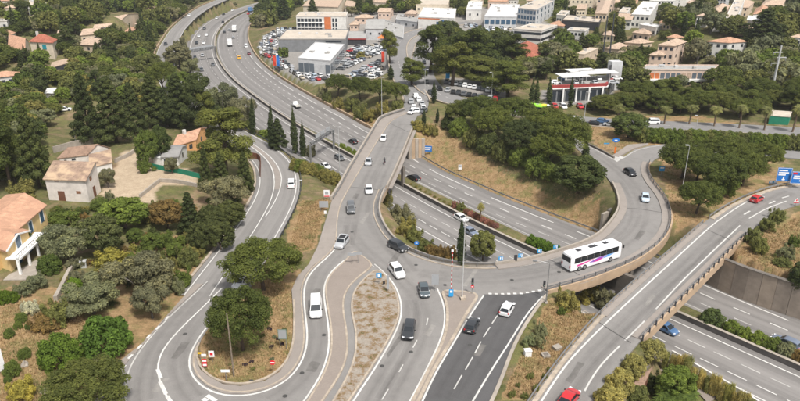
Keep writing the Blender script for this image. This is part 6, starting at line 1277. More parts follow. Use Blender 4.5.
wood([(585, 100), (620, 98), (820, 98), (820, 122), (700, 116), (590, 114)], 7.5, [('umbrella_pine', 'pine', 1.3, 0.62), ('umbrella_pine', 'pine2', 1.2, 0.62), ('aleppo_pine', 'pine', 1, 1)], '{k} in the pinewood behind the row of palms', 'pines behind the palms', (6.5, 9), 16, 0.56, False)
wood([(610, 60), (700, 56), (820, 50), (820, 94), (720, 94), (640, 92), (620, 90)], 8, [('holm_oak', 'broad', 1.0, 0.9), ('broadleaf_tree', 'bright', 0.9, 0.95), ('olive_tree', 'sage', 1.1, 0.85), ('olive_tree', 'olive', 1.0, 0.85), ('umbrella_pine', 'pine', 1.2, 0.62), ('broadleaf_tree', 'mix', 1, 0.9)], '{k} below the white villa at the upper right', 'trees below the white villa', (7, 11), 17)
wood([(560, 22), (640, 18), (820, 16), (820, 52), (700, 58), (610, 62), (560, 62)], 10, TM + [('cypress_tree', 'cyp', 0.25, 4.5), ('olive_tree', 'sage', 1, 0.85)], '{k} between the hillside houses at the upper right', 'trees between the upper right houses', (8, 12), 18)
wood([(420, -6), (820, -8), (820, 18), (640, 20), (560, 24), (420, 16)], 15, TM, '{k} on the skyline hillside at the top right', 'trees on the top right hillside', (10, 14), 19, 0.42)
wood([(255, -6), (420, -6), (420, 16), (345, 8), (300, 6), (262, 30), (255, 28), (262, 10)], 12, TM, '{k} behind the orange apartment building', 'trees behind the apartment building', (9, 14), 20, 0.5)
wood([(518, 55), (560, 40), (610, 50), (620, 70), (550, 82), (520, 80)], 8, [('umbrella_pine', 'pine', 1.1, 0.65), ('olive_tree', 'olive', 1.1, 0.8), ('aleppo_pine', 'dark', 0.9, 1.1), ('broadleaf_tree', 'mix', 0.9, 0.95)], '{k} behind the red edged showroom', 'trees behind the showroom', (7, 10), 21)
wood([(345, 8), (420, 12), (470, 14), (470, 30), (400, 25), (352, 24)], 12, TM, '{k} beyond the far dealership roofs', 'trees beyond the dealership roofs', (7, 11), 22)
wood([(412, 44), (440, 38), (470, 40), (526, 44), (526, 80), (500, 80), (470, 76), (445, 74), (428, 66)], 9, [('aleppo_pine', 'pine', 1.0, 1.1), ('aleppo_pine', 'dark', 1.0, 1.1), ('umbrella_pine', 'pine2', 1.1, 0.75), ('holm_oak', 'dark', 0.9, 0.9)], '{k} in the grove behind the tree lined car park', 'grove behind the tree lined car park', (9, 13), 23, 0.5)
for b, k, c, lb, base in (((306, 0, 322, 26), 'dark_conifer', 'cyp', 'tall dark conifer beside the motorway and the apartment building', (314, 25)), ((276, -4, 292, 20), 'dark_conifer', 'cyp', 'dark conifer beside the truck on the motorway', (284, 19)), ((262, 10, 282, 26), 'bush', 'mix', 'bush at the corner of the crowded car lot', None), ((254, 14, 270, 28), 'bush', 'olive', 'olive bush beside the motorway above the car lot', None), ((305, 20, 326, 32), 'broadleaf_tree', 'broad', 'low tree in front of the orange apartment building', None), ((278, 46, 290, 58), 'bush', 'broad', 'bush among the parked cars left of the white showroom', None), ((356, 34, 366, 60), 'bush', 'ochre', 'narrow hedge between two lots of cars', None), ((388, 66, 394, 80), 'cypress_tree', 'cyp', 'cypress at the dealership road', None)):
    veg(k, b, c, lb, base=base, far=True)
for x in (531, 537, 549, 570): veg('cypress_tree', (x - 3, 80, x + 3, 108), 'cyp', 'slim cypress in front of the red edged showroom', 'cypresses in front of the showroom', base=(x, 107), far=True)
veg('dark_conifer', (740, 10, 782, 50), 'dark', 'broad dark conifer above the white villa', base=(760, 49), far=True); veg('dark_conifer', (634, 44, 644, 64), 'cyp', 'dark cypress beside the beige house at the upper right', base=(639, 63), far=True)
veg('broadleaf_tree', (770, 66, 792, 92), 'yellow', 'yellow flowering tree beside the electricity pylon', far=True)


def undergrowth(poly, spacing, label, size, seed, slack=0.5):
    """low scrub that fills the gaps of a wood: nobody could count it, one object"""
    rn = np.random.default_rng(seed); pw = np.array([G(a, b)[:2] for a, b in poly]); x0, y0 = pw.min(0); x1, y1 = pw.max(0); y0 = max(30, y0); n = int((x1 - x0) * (y1 - y0) / spacing ** 2)
    qx = rn.uniform(x0, x1, n); qy = rn.uniform(y0, y1, n); ok = (np.abs(qx) < qy * 0.66) & ~on_roads(qx, qy, 1.2); qx, qy = qx[ok], qy[ok]
    zz = np.array([ground_z(a, b) for a, b in zip(qx, qy)]); px, py = to_px(qx, qy, zz); ok = inside(np.asarray(poly, float), px, py); V = []; S = []
    src = [PROTO['bush'][k]['far'] for k in range(4)]; base = []
    for m in src:
        nl = 900; co = np.empty(len(m.vertices) * 3); m.vertices.foreach_get('co', co); base.append(co.reshape(-1, 3)[:nl * 4])
    for k in np.nonzero(ok)[0]:
        if any(a - 1 < px[k] < c + 1 and b - 1 < py[k] < d + 1.5 for a, b, c, d in HOUSES): continue
        if any(a < px[k] < c and (b + d) / 2 < py[k] < d for a, b, c, d in SOFT): continue
        wd = rn.uniform(*size)
        if not clear(float(qx[k]), float(qy[k]), wd / 2, slack): continue
        TREES.append((float(qx[k]), float(qy[k]), wd / 2)); c = base[rn.integers(4)].reshape(-1, 4, 3)[::2].reshape(-1, 3); th = rn.uniform(0, 6.28); sx = wd / 3.6; sz = sx * rn.uniform(0.8, 1.3)
        V.append(np.c_[qx[k] + sx * (c[:, 0] * math.cos(th) - c[:, 1] * math.sin(th)), qy[k] + sx * (c[:, 0] * math.sin(th) + c[:, 1] * math.cos(th)), zz[k] - 0.1 + sz * c[:, 2]]); S.append(np.clip(rn.normal(rn.uniform(0.25, 0.6), 0.15, len(c) // 4), 0, 1))
    if not V: return
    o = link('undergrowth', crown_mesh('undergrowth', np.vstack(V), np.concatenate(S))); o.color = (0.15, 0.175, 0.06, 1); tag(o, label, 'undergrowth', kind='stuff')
undergrowth([(-30, 70), (60, 66), (130, 60), (160, 62), (178, 85), (196, 104), (225, 124), (215, 140), (130, 100), (70, 100), (60, 150), (30, 205), (-30, 215)], 3.0, 'low scrub filling the wood above the stone house', (2.2, 4.5), 31)
undergrowth([(600, 56), (700, 50), (820, 46), (820, 94), (720, 94), (640, 92), (620, 90)], 3.6, 'low scrub between the trees below the white villa', (3, 5), 32)
undergrowth([(-30, -4), (170, -4), (168, 62), (-30, 70)], 4.2, 'low scrub between the upper left houses', (3, 6), 33)
undergrowth([(420, -6), (820, -8), (820, 52), (610, 60), (560, 40), (560, 24), (420, 12)], 6.0, 'low scrub between the upper right houses', (4, 7), 34)
undergrowth([(0, 205), (110, 195), (200, 190), (240, 200), (230, 245), (150, 310), (70, 300), (60, 225)], 3.0, 'low scrub of the overgrown garden on the left slope', (1.4, 2.6), 35, 0.6)
undergrowth([(172, 62), (176, 46), (190, 26), (210, 10), (236, 8), (205, 32), (194, 48), (190, 62), (198, 92), (246, 127), (280, 152), (240, 137), (200, 113), (178, 88)], 2.6, 'low scrub between the hillside road and the motorway', (1.6, 3.2), 36)
undergrowth([(250, -6), (420, -6), (420, 14), (345, 8), (300, 6), (266, 28), (256, 28), (262, 10)], 5.0, 'low scrub behind the orange panelled apartment building', (3, 6), 37)

vl = [o for o in COL.objects if o.get('label', '').startswith('yellow villa')][0]
for k, (x, y) in enumerate(((11, 246), (17, 242.5), (23, 239), (28, 236))):
    zz = vl.location.z + 2.96; q = P(x, y, zz); put('bush', (q[0], q[1], zz), 1.5, 0.75, 'broad', ORD[k] + ' potted shrub from the left on the villa balcony', 'shrubs on the villa balcony')
# ================================================================ VEHICLES
t = NT('car_paint', 0.28, 0.5); oi = t.n('ShaderNodeObjectInfo'); t.col(oi.outputs['Color']); t.b.inputs['Coat Weight'].default_value = 0.6; t.b.inputs['Coat Roughness'].default_value = 0.08
glassmat('car_glass', (0.018, 0.022, 0.026), 0.06); plain('tyre', (0.02, 0.02, 0.021), 0.9, 0.2); plain('alloy', (0.42, 0.42, 0.43), 0.35, 0.1, metal=0.7); plain('black_trim', (0.025, 0.025, 0.027), 0.7, 0.2)
plain('head_lamp', (0.75, 0.76, 0.78), 0.15, 0.05, spec=0.6); plain('tail_lamp', (0.45, 0.015, 0.015), 0.25, 0.1); plain('plate', (0.75, 0.74, 0.70), 0.5, 0.05)
for nm, c in dict(truck_white=(0.75, 0.75, 0.74), truck_blue=(0.10, 0.22, 0.42), deck_grey=(0.40, 0.38, 0.34), bus_white=(0.86, 0.86, 0.86), bus_pink=(0.62, 0.03, 0.28), bus_blue=(0.10, 0.35, 0.75), bus_violet=(0.25, 0.08, 0.45), bus_green=(0.28, 0.62, 0.04), bus_yellow=(0.75, 0.62, 0.03)).items(): plain(nm, c, 0.35, 0.04, 0.6, spec=0.5)

def ring_loft(rings, cap=True):
    b = MB(); n = len(rings[0])
    for r in rings: b.v += [tuple(p) for p in r]
    for k in range(len(rings) - 1):
        for j in range(n): a = k * n + j; c = k * n + (j + 1) % n; b.f.append((a, c, c + n, a + n))
    if cap: b.f.append(tuple(range(n - 1, -1, -1))); b.f.append(tuple((len(rings) - 1) * n + j for j in range(n)))
    return b

CARS = {}
#            L    W    roofH belt  nose bonnetH wind0 wind1 roof1 rear1 tailH
SPEC = dict(hatch=(4.05, 1.76, 1.48, 0.92, 0.62, 0.88, 1.02, 0.28, -1.35, -1.92, 0.98), sedan=(4.55, 1.82, 1.45, 0.90, 0.60, 0.86, 1.10, 0.42, -1.22, -1.85, 0.98), suv=(4.5, 1.86, 1.68, 1.06, 0.72, 1.04, 1.12, 0.45, -1.75, -2.15, 1.10), estate=(4.65, 1.82, 1.50, 0.92, 0.62, 0.88, 1.05, 0.30, -1.85, -2.22, 1.00), small_van=(4.4, 1.84, 1.84, 1.10, 0.75, 1.05, 1.35, 0.75, -1.95, -2.16, 1.15), van=(5.1, 1.95, 2.05, 1.18, 0.80, 1.12, 1.95, 1.20, -2.40, -2.52, 1.2))
def car_proto(kind):
    L, W, H, belt, nose, bon, w0, w1, r1, re, tail = SPEC[kind]; hl = L / 2; hw = W / 2
    def sect(x, zb, zt, w, top=0.86):   # a rounded section of the lower body
        return [(x, -w * 0.86, zb), (x, -w, zb + 0.16), (x, -w * 0.99, zt - 0.22), (x, -w * 0.94, zt - 0.05), (x, -w * top, zt), (x, w * top, zt), (x, w * 0.94, zt - 0.05), (x, w * 0.99, zt - 0.22), (x, w, zb + 0.16), (x, w * 0.86, zb)]
    tl = -hl
    st = [(hl, 0.34, nose, hw * 0.72), (hl - 0.1, 0.24, nose + 0.08, hw * 0.84), (hl - 0.35, 0.2, (nose + bon) / 2 + 0.06, hw * 0.95), (w0 + 0.25, 0.2, bon, hw), (w0, 0.2, belt, hw), (0, 0.2, belt, hw), (re + 0.25, 0.2, belt + 0.02, hw), (max(re, tl + 0.3) - 0.02, 0.22, tail, hw * 0.98), (tl + 0.12, 0.26, tail - 0.02, hw * 0.93), (tl, 0.38, tail - 0.16, hw * 0.84)]
    st = sorted(st, key=lambda q: -q[0]); lower = ring_loft([sect(*q) for q in st])
    # greenhouse
    tw = hw * 0.76; bw = hw * 0.93
    gh = [[(w0, -bw, belt - 0.04), (w0, bw, belt - 0.04), (w0 - 0.03, bw * 0.98, belt), (w0 - 0.03, -bw * 0.98, belt)],
          [(w1, -bw, belt - 0.04), (w1, bw, belt - 0.04), (w1, tw, H - 0.06), (w1, -tw, H - 0.06)], [(w1 - 0.35, -bw, belt - 0.04), (w1 - 0.35, bw, belt - 0.04), (w1 - 0.35, tw, H), (w1 - 0.35, -tw, H)],
          [(r1 + 0.5, -bw, belt - 0.04), (r1 + 0.5, bw, belt - 0.04), (r1 + 0.5, tw, H - 0.01), (r1 + 0.5, -tw, H - 0.01)], [(r1, -bw, belt - 0.04), (r1, bw, belt - 0.04), (r1, tw * 0.97, H - 0.07), (r1, -tw * 0.97, H - 0.07)],
          [(re, -bw * 0.95, belt - 0.04), (re, bw * 0.95, belt - 0.04), (re, bw * 0.9, tail + 0.02), (re, -bw * 0.9, tail + 0.02)]]
    up = ring_loft(gh); body = MB(); body.v = lower.v + up.v; n0 = len(lower.v); body.f = lower.f + [tuple(i + n0 for i in f) for f in up.f]
    def pane(q, d): b = MB(); b.poly([tuple(np.array(p) + np.array(d)) for p in q]); return b
    g = {}
    g['windscreen'] = pane([(w0 - 0.06, bw * 0.88, belt + 0.03), (w0 - 0.06, -bw * 0.88, belt + 0.03), (w1 + 0.03, -tw * 0.9, H - 0.11), (w1 + 0.03, tw * 0.9, H - 0.11)], (0.03, 0, 0.025))
    g['rear_window'] = pane([(re + 0.02, -bw * 0.84, tail + 0.05), (re + 0.02, bw * 0.84, tail + 0.05), (r1 - 0.04, tw * 0.86, H - 0.13), (r1 - 0.04, -tw * 0.86, H - 0.13)], (-0.035, 0, 0.02))
    yb = bw * 0.985; yt = tw * 1.03
    glassend = (r1 if kind not in ('van',) else w1 - 1.0)
    side = [(w0 - 0.22, yb, belt + 0.04), (w1 + 0.0, yt, H - 0.13), (glassend + 0.12, yt, H - 0.13), (min(glassend, glassend) - 0.05, yb, belt + 0.04)]
    g['side_window'] = pane(side, (0, 0.025, 0.0)); g['side_window2'] = pane([(x, -y, z) for x, y, z in side][::-1], (0, -0.025, 0.0))
    wh = MB(); rr = 0.33 if H < 1.6 else 0.36; n = 14
    for y in (-0.1, 0.1): wh.v += [(rr * math.cos(2 * math.pi * k / n), y, rr * math.sin(2 * math.pi * k / n)) for k in range(n)]
    wh.f = [(k, (k + 1) % n, n + (k + 1) % n, n + k) for k in range(n)] + [tuple(range(n - 1, -1, -1)), tuple(range(n, 2 * n))]
    rim = MB()
    for y in (-0.115, 0.115): rim.v += [(rr * 0.62 * math.cos(2 * math.pi * k / n), y, rr * 0.62 * math.sin(2 * math.pi * k / n)) for k in range(n)]
    rim.f = [(k, (k + 1) % n, n + (k + 1) % n, n + k) for k in range(n)] + [tuple(range(n - 1, -1, -1)), tuple(range(n, 2 * n))]
    e = dict(body=body.mesh('body', 'car_paint'), wheel=wh.mesh('tyre', 'tyre', False), rim=rim.mesh('rim', 'alloy'), rr=rr, L=L, W=W, H=H, st=st, ax=(hl - 0.82, -hl + 0.80), hw=hw)
    for k, b in g.items(): e[k] = b.mesh(k.rstrip('2'), 'car_glass')
    bm = bmesh.new(); bm.from_mesh(e['body']); bmesh.ops.recalc_face_normals(bm, faces=bm.faces); bm.to_mesh(e['body']); bm.free()
    e['body'].polygons.foreach_set('use_smooth', [True] * len(e['body'].polygons)); e['body'].set_sharp_from_angle(angle=R(32))
    # one low mesh for cars too small to show parts
    m = MB(); mats = []
    def addp(b, mi, off=(0, 0, 0)):
        i = len(m.v); m.v += [(x + off[0], y + off[1], z + off[2]) for x, y, z in b.v]; m.f += [tuple(j + i for j in f) for f in b.f]; mats.extend([mi] * len(b.f))
    addp(body, 0)
    for k, b in g.items(): addp(b, 1)
    for x in e['ax']:
        for y in (-hw + 0.1, hw - 0.1): addp(wh, 2, (x, y, rr))
    fm = m.mesh('car', 'car_paint'); fm.materials.append(MATS['car_glass']); fm.materials.append(MATS['tyre']); fm.polygons.foreach_set('material_index', mats); e['far'] = fm
    CARS[kind] = e
for k in SPEC: car_proto(k)
COLS = dict(white=(0.78, 0.78, 0.77), silver=(0.42, 0.43, 0.44), grey=(0.11, 0.115, 0.12), dark=(0.035, 0.038, 0.042), black=(0.014, 0.014, 0.016), red=(0.50, 0.025, 0.03), darkred=(0.16, 0.02, 0.03), blue=(0.08, 0.16, 0.30), paleblue=(0.48, 0.58, 0.66), slate=(0.075, 0.095, 0.105), yellow=(0.75, 0.40, 0.03), beige=(0.5, 0.43, 0.33), orange=(0.6, 0.2, 0.03), bluegrey=(0.17, 0.20, 0.26))

def heading(a, b, z): p = P(*a, z); q = P(*b, z); d = q - p; return math.atan2(d[1], d[0])
def car(kind, px, py, hx, hy, color, label, z=ZJ, far=False, group=None, name=None, zoff=0.0, roof=None):
    p = P(px, py, z); rz = heading((px, py), (hx, hy), z); e = CARS[kind]; col = COLS[color]
    name = name or {'van': 'van', 'small_van': 'van'}.get(kind, 'car'); cat = 'van' if 'van' in kind else 'car'
    if far:
        o = link(name, e['far'], None, (p[0], p[1], z + zoff), rz); o.color = (*col, 1); return tag(o, label, cat, group)
    o = thing(name, label, cat, (p[0], p[1], z + zoff), rz, group)
    b = link('body', e['body'], o); b.color = (*col, 1)
    for k in ('windscreen', 'rear_window', 'side_window', 'side_window2'): link(k.rstrip('2'), e[k], o)
    for x in e['ax']:
        for y in (-e['hw'] + 0.11, e['hw'] - 0.11):
            w_ = link('wheel', e['wheel'], o, (x, y, e['rr'])); link('rim', e['rim'], w_)
    hl = e['L'] / 2; hw = e['hw']
    for sg in (-1, 1):
        link('headlight', unit_box('head_lamp'), o, (hl - 0.2, sg * hw * 0.72, 0.60), sg * -0.35, (0.34, 0.34, 0.15)); link('taillight', unit_box('tail_lamp'), o, (-hl + 0.10, sg * hw * 0.78, 0.72), sg * 0.2, (0.2, 0.26, 0.2))
        m = link('mirror', unit_box('black_trim'), o, (SPEC[kind][6] - 0.35, sg * (hw + 0.06), SPEC[kind][3] + 0.02), 0, (0.14, 0.2, 0.14))
    link('number_plate', unit_box('plate'), o, (hl - 0.03, 0, 0.42), 0, (0.06, 0.5, 0.11)); link('number_plate', unit_box('plate'), o, (-hl + 0.03, 0, 0.55), 0, (0.08, 0.5, 0.11)); link('bumper', unit_box('black_trim'), o, (hl - 0.13, 0, 0.27), 0, (0.2, hw * 1.3, 0.12))
    if roof: link('roof_panel', unit_box(roof), o, (SPEC[kind][7] - 0.9, 0, e['H'] - 0.02), 0, (1.5, hw * 1.25, 0.03))
    return o
for a in (('small_van', 351, 211, 352, 222, 'grey', 'dark grey people carrier coming off the road bridge'), ('hatch', 369, 192, 370, 204, 'white', 'white hatchback on the bridge right of the dark people carrier'), ('hatch', 368.5, 164, 366, 175, 'silver', 'silver hatchback halfway along the road bridge'), ('hatch', 383.5, 140, 379, 150, 'white', 'white hatchback on the upper part of the road bridge'),
          ('suv', 342, 245, 337, 251.5, 'silver', 'silver car with dark roof entering the slip road'), ('suv', 398, 249, 408, 254, 'dark', 'dark off-roader turning at the curved parapet'), ('suv', 397, 274, 404, 283, 'white', 'white car waiting at the top of the gravel island'), ('hatch', 424, 293, 426.5, 304, 'slate', 'dark green grey car in the middle of the junction'),
          ('estate', 409, 333, 406.5, 346, 'dark', 'dark grey estate car on the light road left of the splitter island'), ('hatch', 472, 328, 477, 317, 'dark', 'black hatchback with red rear lamps on the dark central road'), ('hatch', 507, 311.5, 513, 301, 'white', 'white hatchback with black rear window on the dark central road'), ('van', 316, 311, 316, 325, 'white', 'white van on the slip road'),
          ('hatch', 630, 174.5, 637, 179, 'black', 'black hatchback on the ramp fork'), ('hatch', 645, 200, 646, 208, 'paleblue', 'pale blue hatchback on the ramp above the coach'), ('hatch', 756.5, 201, 766, 196, 'red', 'red hatchback at the upper end of the right overpass'), ('hatch', 569, 401, 576, 392, 'red', 'red car cut off by the bottom edge on the overpass road')):
    car(*a, roof='black_trim' if 'dark roof' in a[6] else None)
for a in (('sedan', 413.5, 179.5, 402, 174.5, 'black', 'black saloon on the far carriageway just right of the road bridge'), ('hatch', 353, 143, 343, 137.5, 'black', 'black car on the far carriageway left of the road bridge'), ('hatch', 339.5, 159.5, 350, 165, 'grey', 'grey car on the near carriageway beside the motorway gantry'), ('hatch', 325.5, 168, 335, 173, 'white', 'white car half hidden by the bank beside the motorway gantry'),
          ('hatch', 461, 220, 470, 225, 'white', 'white hatchback beside the planted median'), ('sedan', 470, 233.5, 480, 239, 'bluegrey', 'blue grey car behind the white hatchback beside the median'), ('estate', 785.5, 345, 770, 338, 'bluegrey', 'grey estate car on the motorway at the right edge'), ('hatch', 666, 331, 676, 336, 'blue', 'dark blue car half hidden under the right overpass')):
    car(*a, z=0.02)
car('hatch', 241, 285, 232, 295, 'white', 'white car half hidden behind the two pines', z=6.75)
car('small_van', 291.5, 186, 292, 176, 'white', 'white van on the hillside road bend', z=5.0)

# far traffic on the motorway bend
for k, (x, y, c, kd, lb) in enumerate(((232.7, 11, 'white', 'hatch', 'white car furthest up the left carriageway'), (223.7, 15, 'dark', 'hatch', 'dark car between two white ones far up the left carriageway'), (217, 19, 'white', 'hatch', 'white car near the left shoulder of the far bend'), (223, 23, 'dark', 'hatch', 'dark car near the median of the far bend'), (204.5, 29.5, 'grey', 'suv', 'grey car near the left edge of the far bend'), (199, 37, 'white', 'hatch', 'left white car of the pair before the far gantry'), (206.5, 36, 'white', 'hatch', 'right white car of the pair before the far gantry'),
                                     (196.7, 44, 'dark', 'hatch', 'dark car left of the white one just above the far gantry'), (203.5, 44, 'white', 'hatch', 'white car just above the far gantry'), (195, 58.5, 'dark', 'hatch', 'dark car below the far gantry at the left'), (202.5, 56.5, 'silver', 'hatch', 'silver car under the far gantry'), (213, 66, 'grey', 'hatch', 'grey car below the far gantry near the median'), (201.5, 71, 'grey', 'suv', 'grey car disappearing behind the roadside pine'))):
    n_ = median_dir = None; p = P(x, y, 0); j = int(np.argmin(np.hypot(M0[:, 0] - p[0], M0[:, 1] - p[1]))); d = M0[min(j + 2, len(M0) - 1)] - M0[max(j - 2, 0)]; rz = math.atan2(d[1], d[0])
    o = link('car', CARS[kd]['far'], None, (p[0], p[1], 0.02), rz); o.color = (*COLS[c], 1); tag(o, lb, 'car')
for x, y, c, kd, lb in ((224.5, 33, 'dark', 'hatch', 'dark car left of the box lorry on the right carriageway'), (229.5, 31, 'silver', 'hatch', 'silver car beside the box lorry'), (233.5, 38.5, 'silver', 'hatch', 'pale car between the two lorries'), (246, 47.5, 'white', 'van', 'white van in the right lane of the far bend'), (249, 54.5, 'darkred', 'hatch', 'dark red car near the dealership wall'), (239, 59, 'yellow', 'small_van', 'yellow van in the middle of the far bend'), (248.5, 14.5, 'red', 'hatch', 'red car behind the far blue lorry')):
    p = P(x, y, 0); j = int(np.argmin(np.hypot(M0[:, 0] - p[0], M0[:, 1] - p[1]))); d = M0[max(j - 2, 0)] - M0[min(j + 2, len(M0) - 1)]; rz = math.atan2(d[1], d[0])
    o = link('van' if 'van' in kd else 'car', CARS[kd]['far'], None, (p[0], p[1], 0.02), rz); o.color = (*COLS[c], 1); tag(o, lb, 'van' if 'van' in kd else 'car')
def lorry(px, py, box, cab, L, label, z=0.02):
    p = P(px, py, 0); j = int(np.argmin(np.hypot(M0[:, 0] - p[0], M0[:, 1] - p[1]))); d = M0[max(j - 2, 0)] - M0[min(j + 2, len(M0) - 1)]; o = thing('lorry', label, 'lorry', (p[0], p[1], z), math.atan2(d[1], d[0]))
    link('cargo_box', unit_box(box), o, (-0.9, 0, 1.1), 0, (L - 2.6, 2.5, 2.7)); link('chassis', unit_box('black_trim'), o, (0, 0, 0.7), 0, (L - 0.6, 1.2, 0.35))
    c = ring_loft([[(L / 2 - 2.1, -1.2, 0.7), (L / 2 - 2.1, 1.2, 0.7), (L / 2 - 2.1, 1.15, 3.2), (L / 2 - 2.1, -1.15, 3.2)], [(L / 2 - 0.3, -1.2, 0.6), (L / 2 - 0.3, 1.2, 0.6), (L / 2 - 0.6, 1.1, 3.0), (L / 2 - 0.6, -1.1, 3.0)], [(L / 2, -1.15, 0.6), (L / 2, 1.15, 0.6), (L / 2 - 0.1, 1.1, 1.6), (L / 2 - 0.1, -1.1, 1.6)]]); c.build('cab', cab, o)
    for x in (L / 2 - 1.2, -L / 2 + 1.0, -L / 2 + 2.2):
        for y in (-1.05, 1.05): w_ = link('wheel', CARS['van']['wheel'], o, (x, y, 0.48), 0, (1.35, 1.6, 1.35))
    return o
lorry(234.7, 31.5, 'truck_white', 'truck_blue', 9.5, 'box lorry with a pale grey body on the far bend'); lorry(230, 46, 'truck_white', 'truck_white', 9.0, 'large white box lorry on the far bend'); lorry(259, 10, 'truck_white', 'truck_blue', 14, 'long white lorry at the top of the motorway'); lorry(250.7, 12, 'truck_blue', 'truck_blue', 8, 'blue lorry beside the long white one')
# flatbed on the upper carriageway
p = P(296.5, 107.5, 0); j = int(np.argmin(np.hypot(M0[:, 0] - p[0], M0[:, 1] - p[1]))); d = M0[j - 2] - M0[j + 2]; fb = thing('flatbed_truck', 'white flatbed truck on the motorway below the dealership pines', 'truck', (p[0], p[1], 0.02), math.atan2(d[1], d[0]))
link('flatbed', unit_box('deck_grey'), fb, (-0.9, 0, 0.8), 0, (3.4, 2.0, 0.15)); 
for y in (-1, 1): link('drop_side', unit_box('truck_white'), fb, (-0.9, y, 0.9), 0, (3.4, 0.06, 0.4))
link('chassis', unit_box('black_trim'), fb, (0, 0, 0.4), 0, (5.0, 1.1, 0.4)); ring_loft([[(0.9, -0.95, 0.5), (0.9, 0.95, 0.5), (0.95, 0.85, 2.1), (0.95, -0.85, 2.1)], [(1.8, -0.95, 0.5), (1.8, 0.95, 0.5), (1.6, 0.8, 2.1), (1.6, -0.8, 2.1)], [(2.7, -0.9, 0.5), (2.7, 0.9, 0.5), (2.6, 0.85, 1.1), (2.6, -0.85, 1.1)]]).build('cab', 'truck_white', fb)
for x in (1.7, -1.6):
    for y in (-0.85, 0.85): link('wheel', CARS['van']['wheel'], fb, (x, y, 0.36))

# ---- coach
def coach(px0, px1, label, name='coach', L=12.2, body='bus_white', far=False, z=ZJ, decals=True):
    a = P(*px0, z); b = P(*px1, z); d = b - a; o = thing(name, label, 'bus', (*(a + b) / 2, z), math.atan2(d[1], d[0])); W = 1.27; H = 3.45; h = L / 2
    def sect(x, w, zt, zb=0.35): return [(x, -w * 0.95, zb), (x, -w, zb + 0.3), (x, -w, zt - 0.9), (x, -w * 0.97, zt - 0.25), (x, -w * 0.85, zt - 0.04), (x, w * 0.85, zt - 0.04), (x, w * 0.97, zt - 0.25), (x, w, zt - 0.9), (x, w, zb + 0.3), (x, w * 0.95, zb)]
    bm_ = ring_loft([sect(h, W * 0.92, H - 0.5, 0.5), sect(h - 0.12, W * 0.97, H - 0.2, 0.38), sect(h - 0.45, W, H), sect(-h + 0.3, W, H), sect(-h + 0.08, W * 0.98, H - 0.12, 0.42), sect(-h, W * 0.93, H - 0.35, 0.5)]); bo = bm_.build('body', body, o)
    m = bo.data; bmx = bmesh.new(); bmx.from_mesh(m); bmesh.ops.recalc_face_normals(bmx, faces=bmx.faces); bmx.to_mesh(m); bmx.free(); m.polygons.foreach_set('use_smooth', [True] * len(m.polygons)); m.set_sharp_from_angle(angle=R(35))
    n = 7
    for sg in (-1, 1):
        for k in range(n): link('side_window', unit_box('car_glass'), o, (-h + 0.75 + (L - 1.6) * (k + 0.5) / n, sg * (W - 0.005), 1.75), 0, ((L - 1.6) / n - 0.05, 0.07, 1.08))
        for x in (h - 2.6, -h + 3.3, -h + 2.1):
            w_ = link('wheel', CARS['van']['wheel'], o, (x, sg * (W - 0.12), 0.5), 0, (1.4, 1.6, 1.4)); link('rim', CARS['van']['rim'], w_)
        link('mirror', unit_box('black_trim'), o, (h + 0.15, sg * (W + 0.15), 2.3), 0, (0.15, 0.3, 0.6)); link('taillight', unit_box('tail_lamp'), o, (-h - 0.01, sg * W * 0.8, 0.95), 0, (0.1, 0.2, 0.55)); link('headlight', unit_box('head_lamp'), o, (h - 0.05, sg * W * 0.7, 0.8), 0, (0.16, 0.45, 0.22))
    link('rear_window', unit_box('car_glass'), o, (-h + 0.01, 0, 2.0), 0, (0.16, W * 1.66, 0.95)); link('windscreen', unit_box('car_glass'), o, (h - 0.09, 0, 1.3), 0, (0.2, W * 1.8, 1.55)); link('number_plate', unit_box('plate'), o, (-h - 0.02, 0, 0.8), 0, (0.06, 0.5, 0.12))
    for k, x in enumerate((-h * 0.55, 0.0, h * 0.5)): link('roof_hatch', unit_box('canopy_dark' if decals else 'deck_grey'), o, (x, 0.1, H - 0.05), 0, (0.95 if k != 1 else 1.7, 0.75, 0.12))
    if decals:
        for sg in (-1, 1):
            y = sg * (W + 0.012)
            for nm, pts in (('bus_pink', [(-4.6, 1.05), (-3.0, 1.2), (-1.6, 1.45), (-0.4, 1.7), (-2.0, 1.62), (-4.6, 1.4)]), ('bus_violet', [(-1.9, 1.1), (-0.4, 1.0), (1.0, 1.25), (2.6, 1.68), (0.6, 1.7), (-0.8, 1.45)]), ('bus_pink', [(-0.9, 1.0), (0.4, 0.95), (1.6, 1.3), (0.4, 1.42)]), ('bus_blue', [(1.3, 1.2), (2.7, 1.28), (4.4, 1.68), (2.6, 1.72)])):
                b_ = MB(); q = [(x, y + (0.004 * sg if nm == 'bus_blue' else (0.008 * sg if nm == 'bus_pink' else 0)), zz) for x, zz in pts]; b_.poly(q if sg > 0 else q[::-1]); b_.build('stripe', nm, o)
    return o
coach((567.5, 270), (613.5, 256.5), 'white touring coach with pink and blue swoosh on the curved viaduct')
gb = coach((510, 111), (546, 115.5), 'green and yellow city bus behind the pine belt', name='city_bus', L=12, body='bus_green', z=7.02, decals=False)
link('front_panel', unit_box('bus_yellow'), gb, (5.2, 0, 3.3), 0, (1.5, 2.3, 0.2))
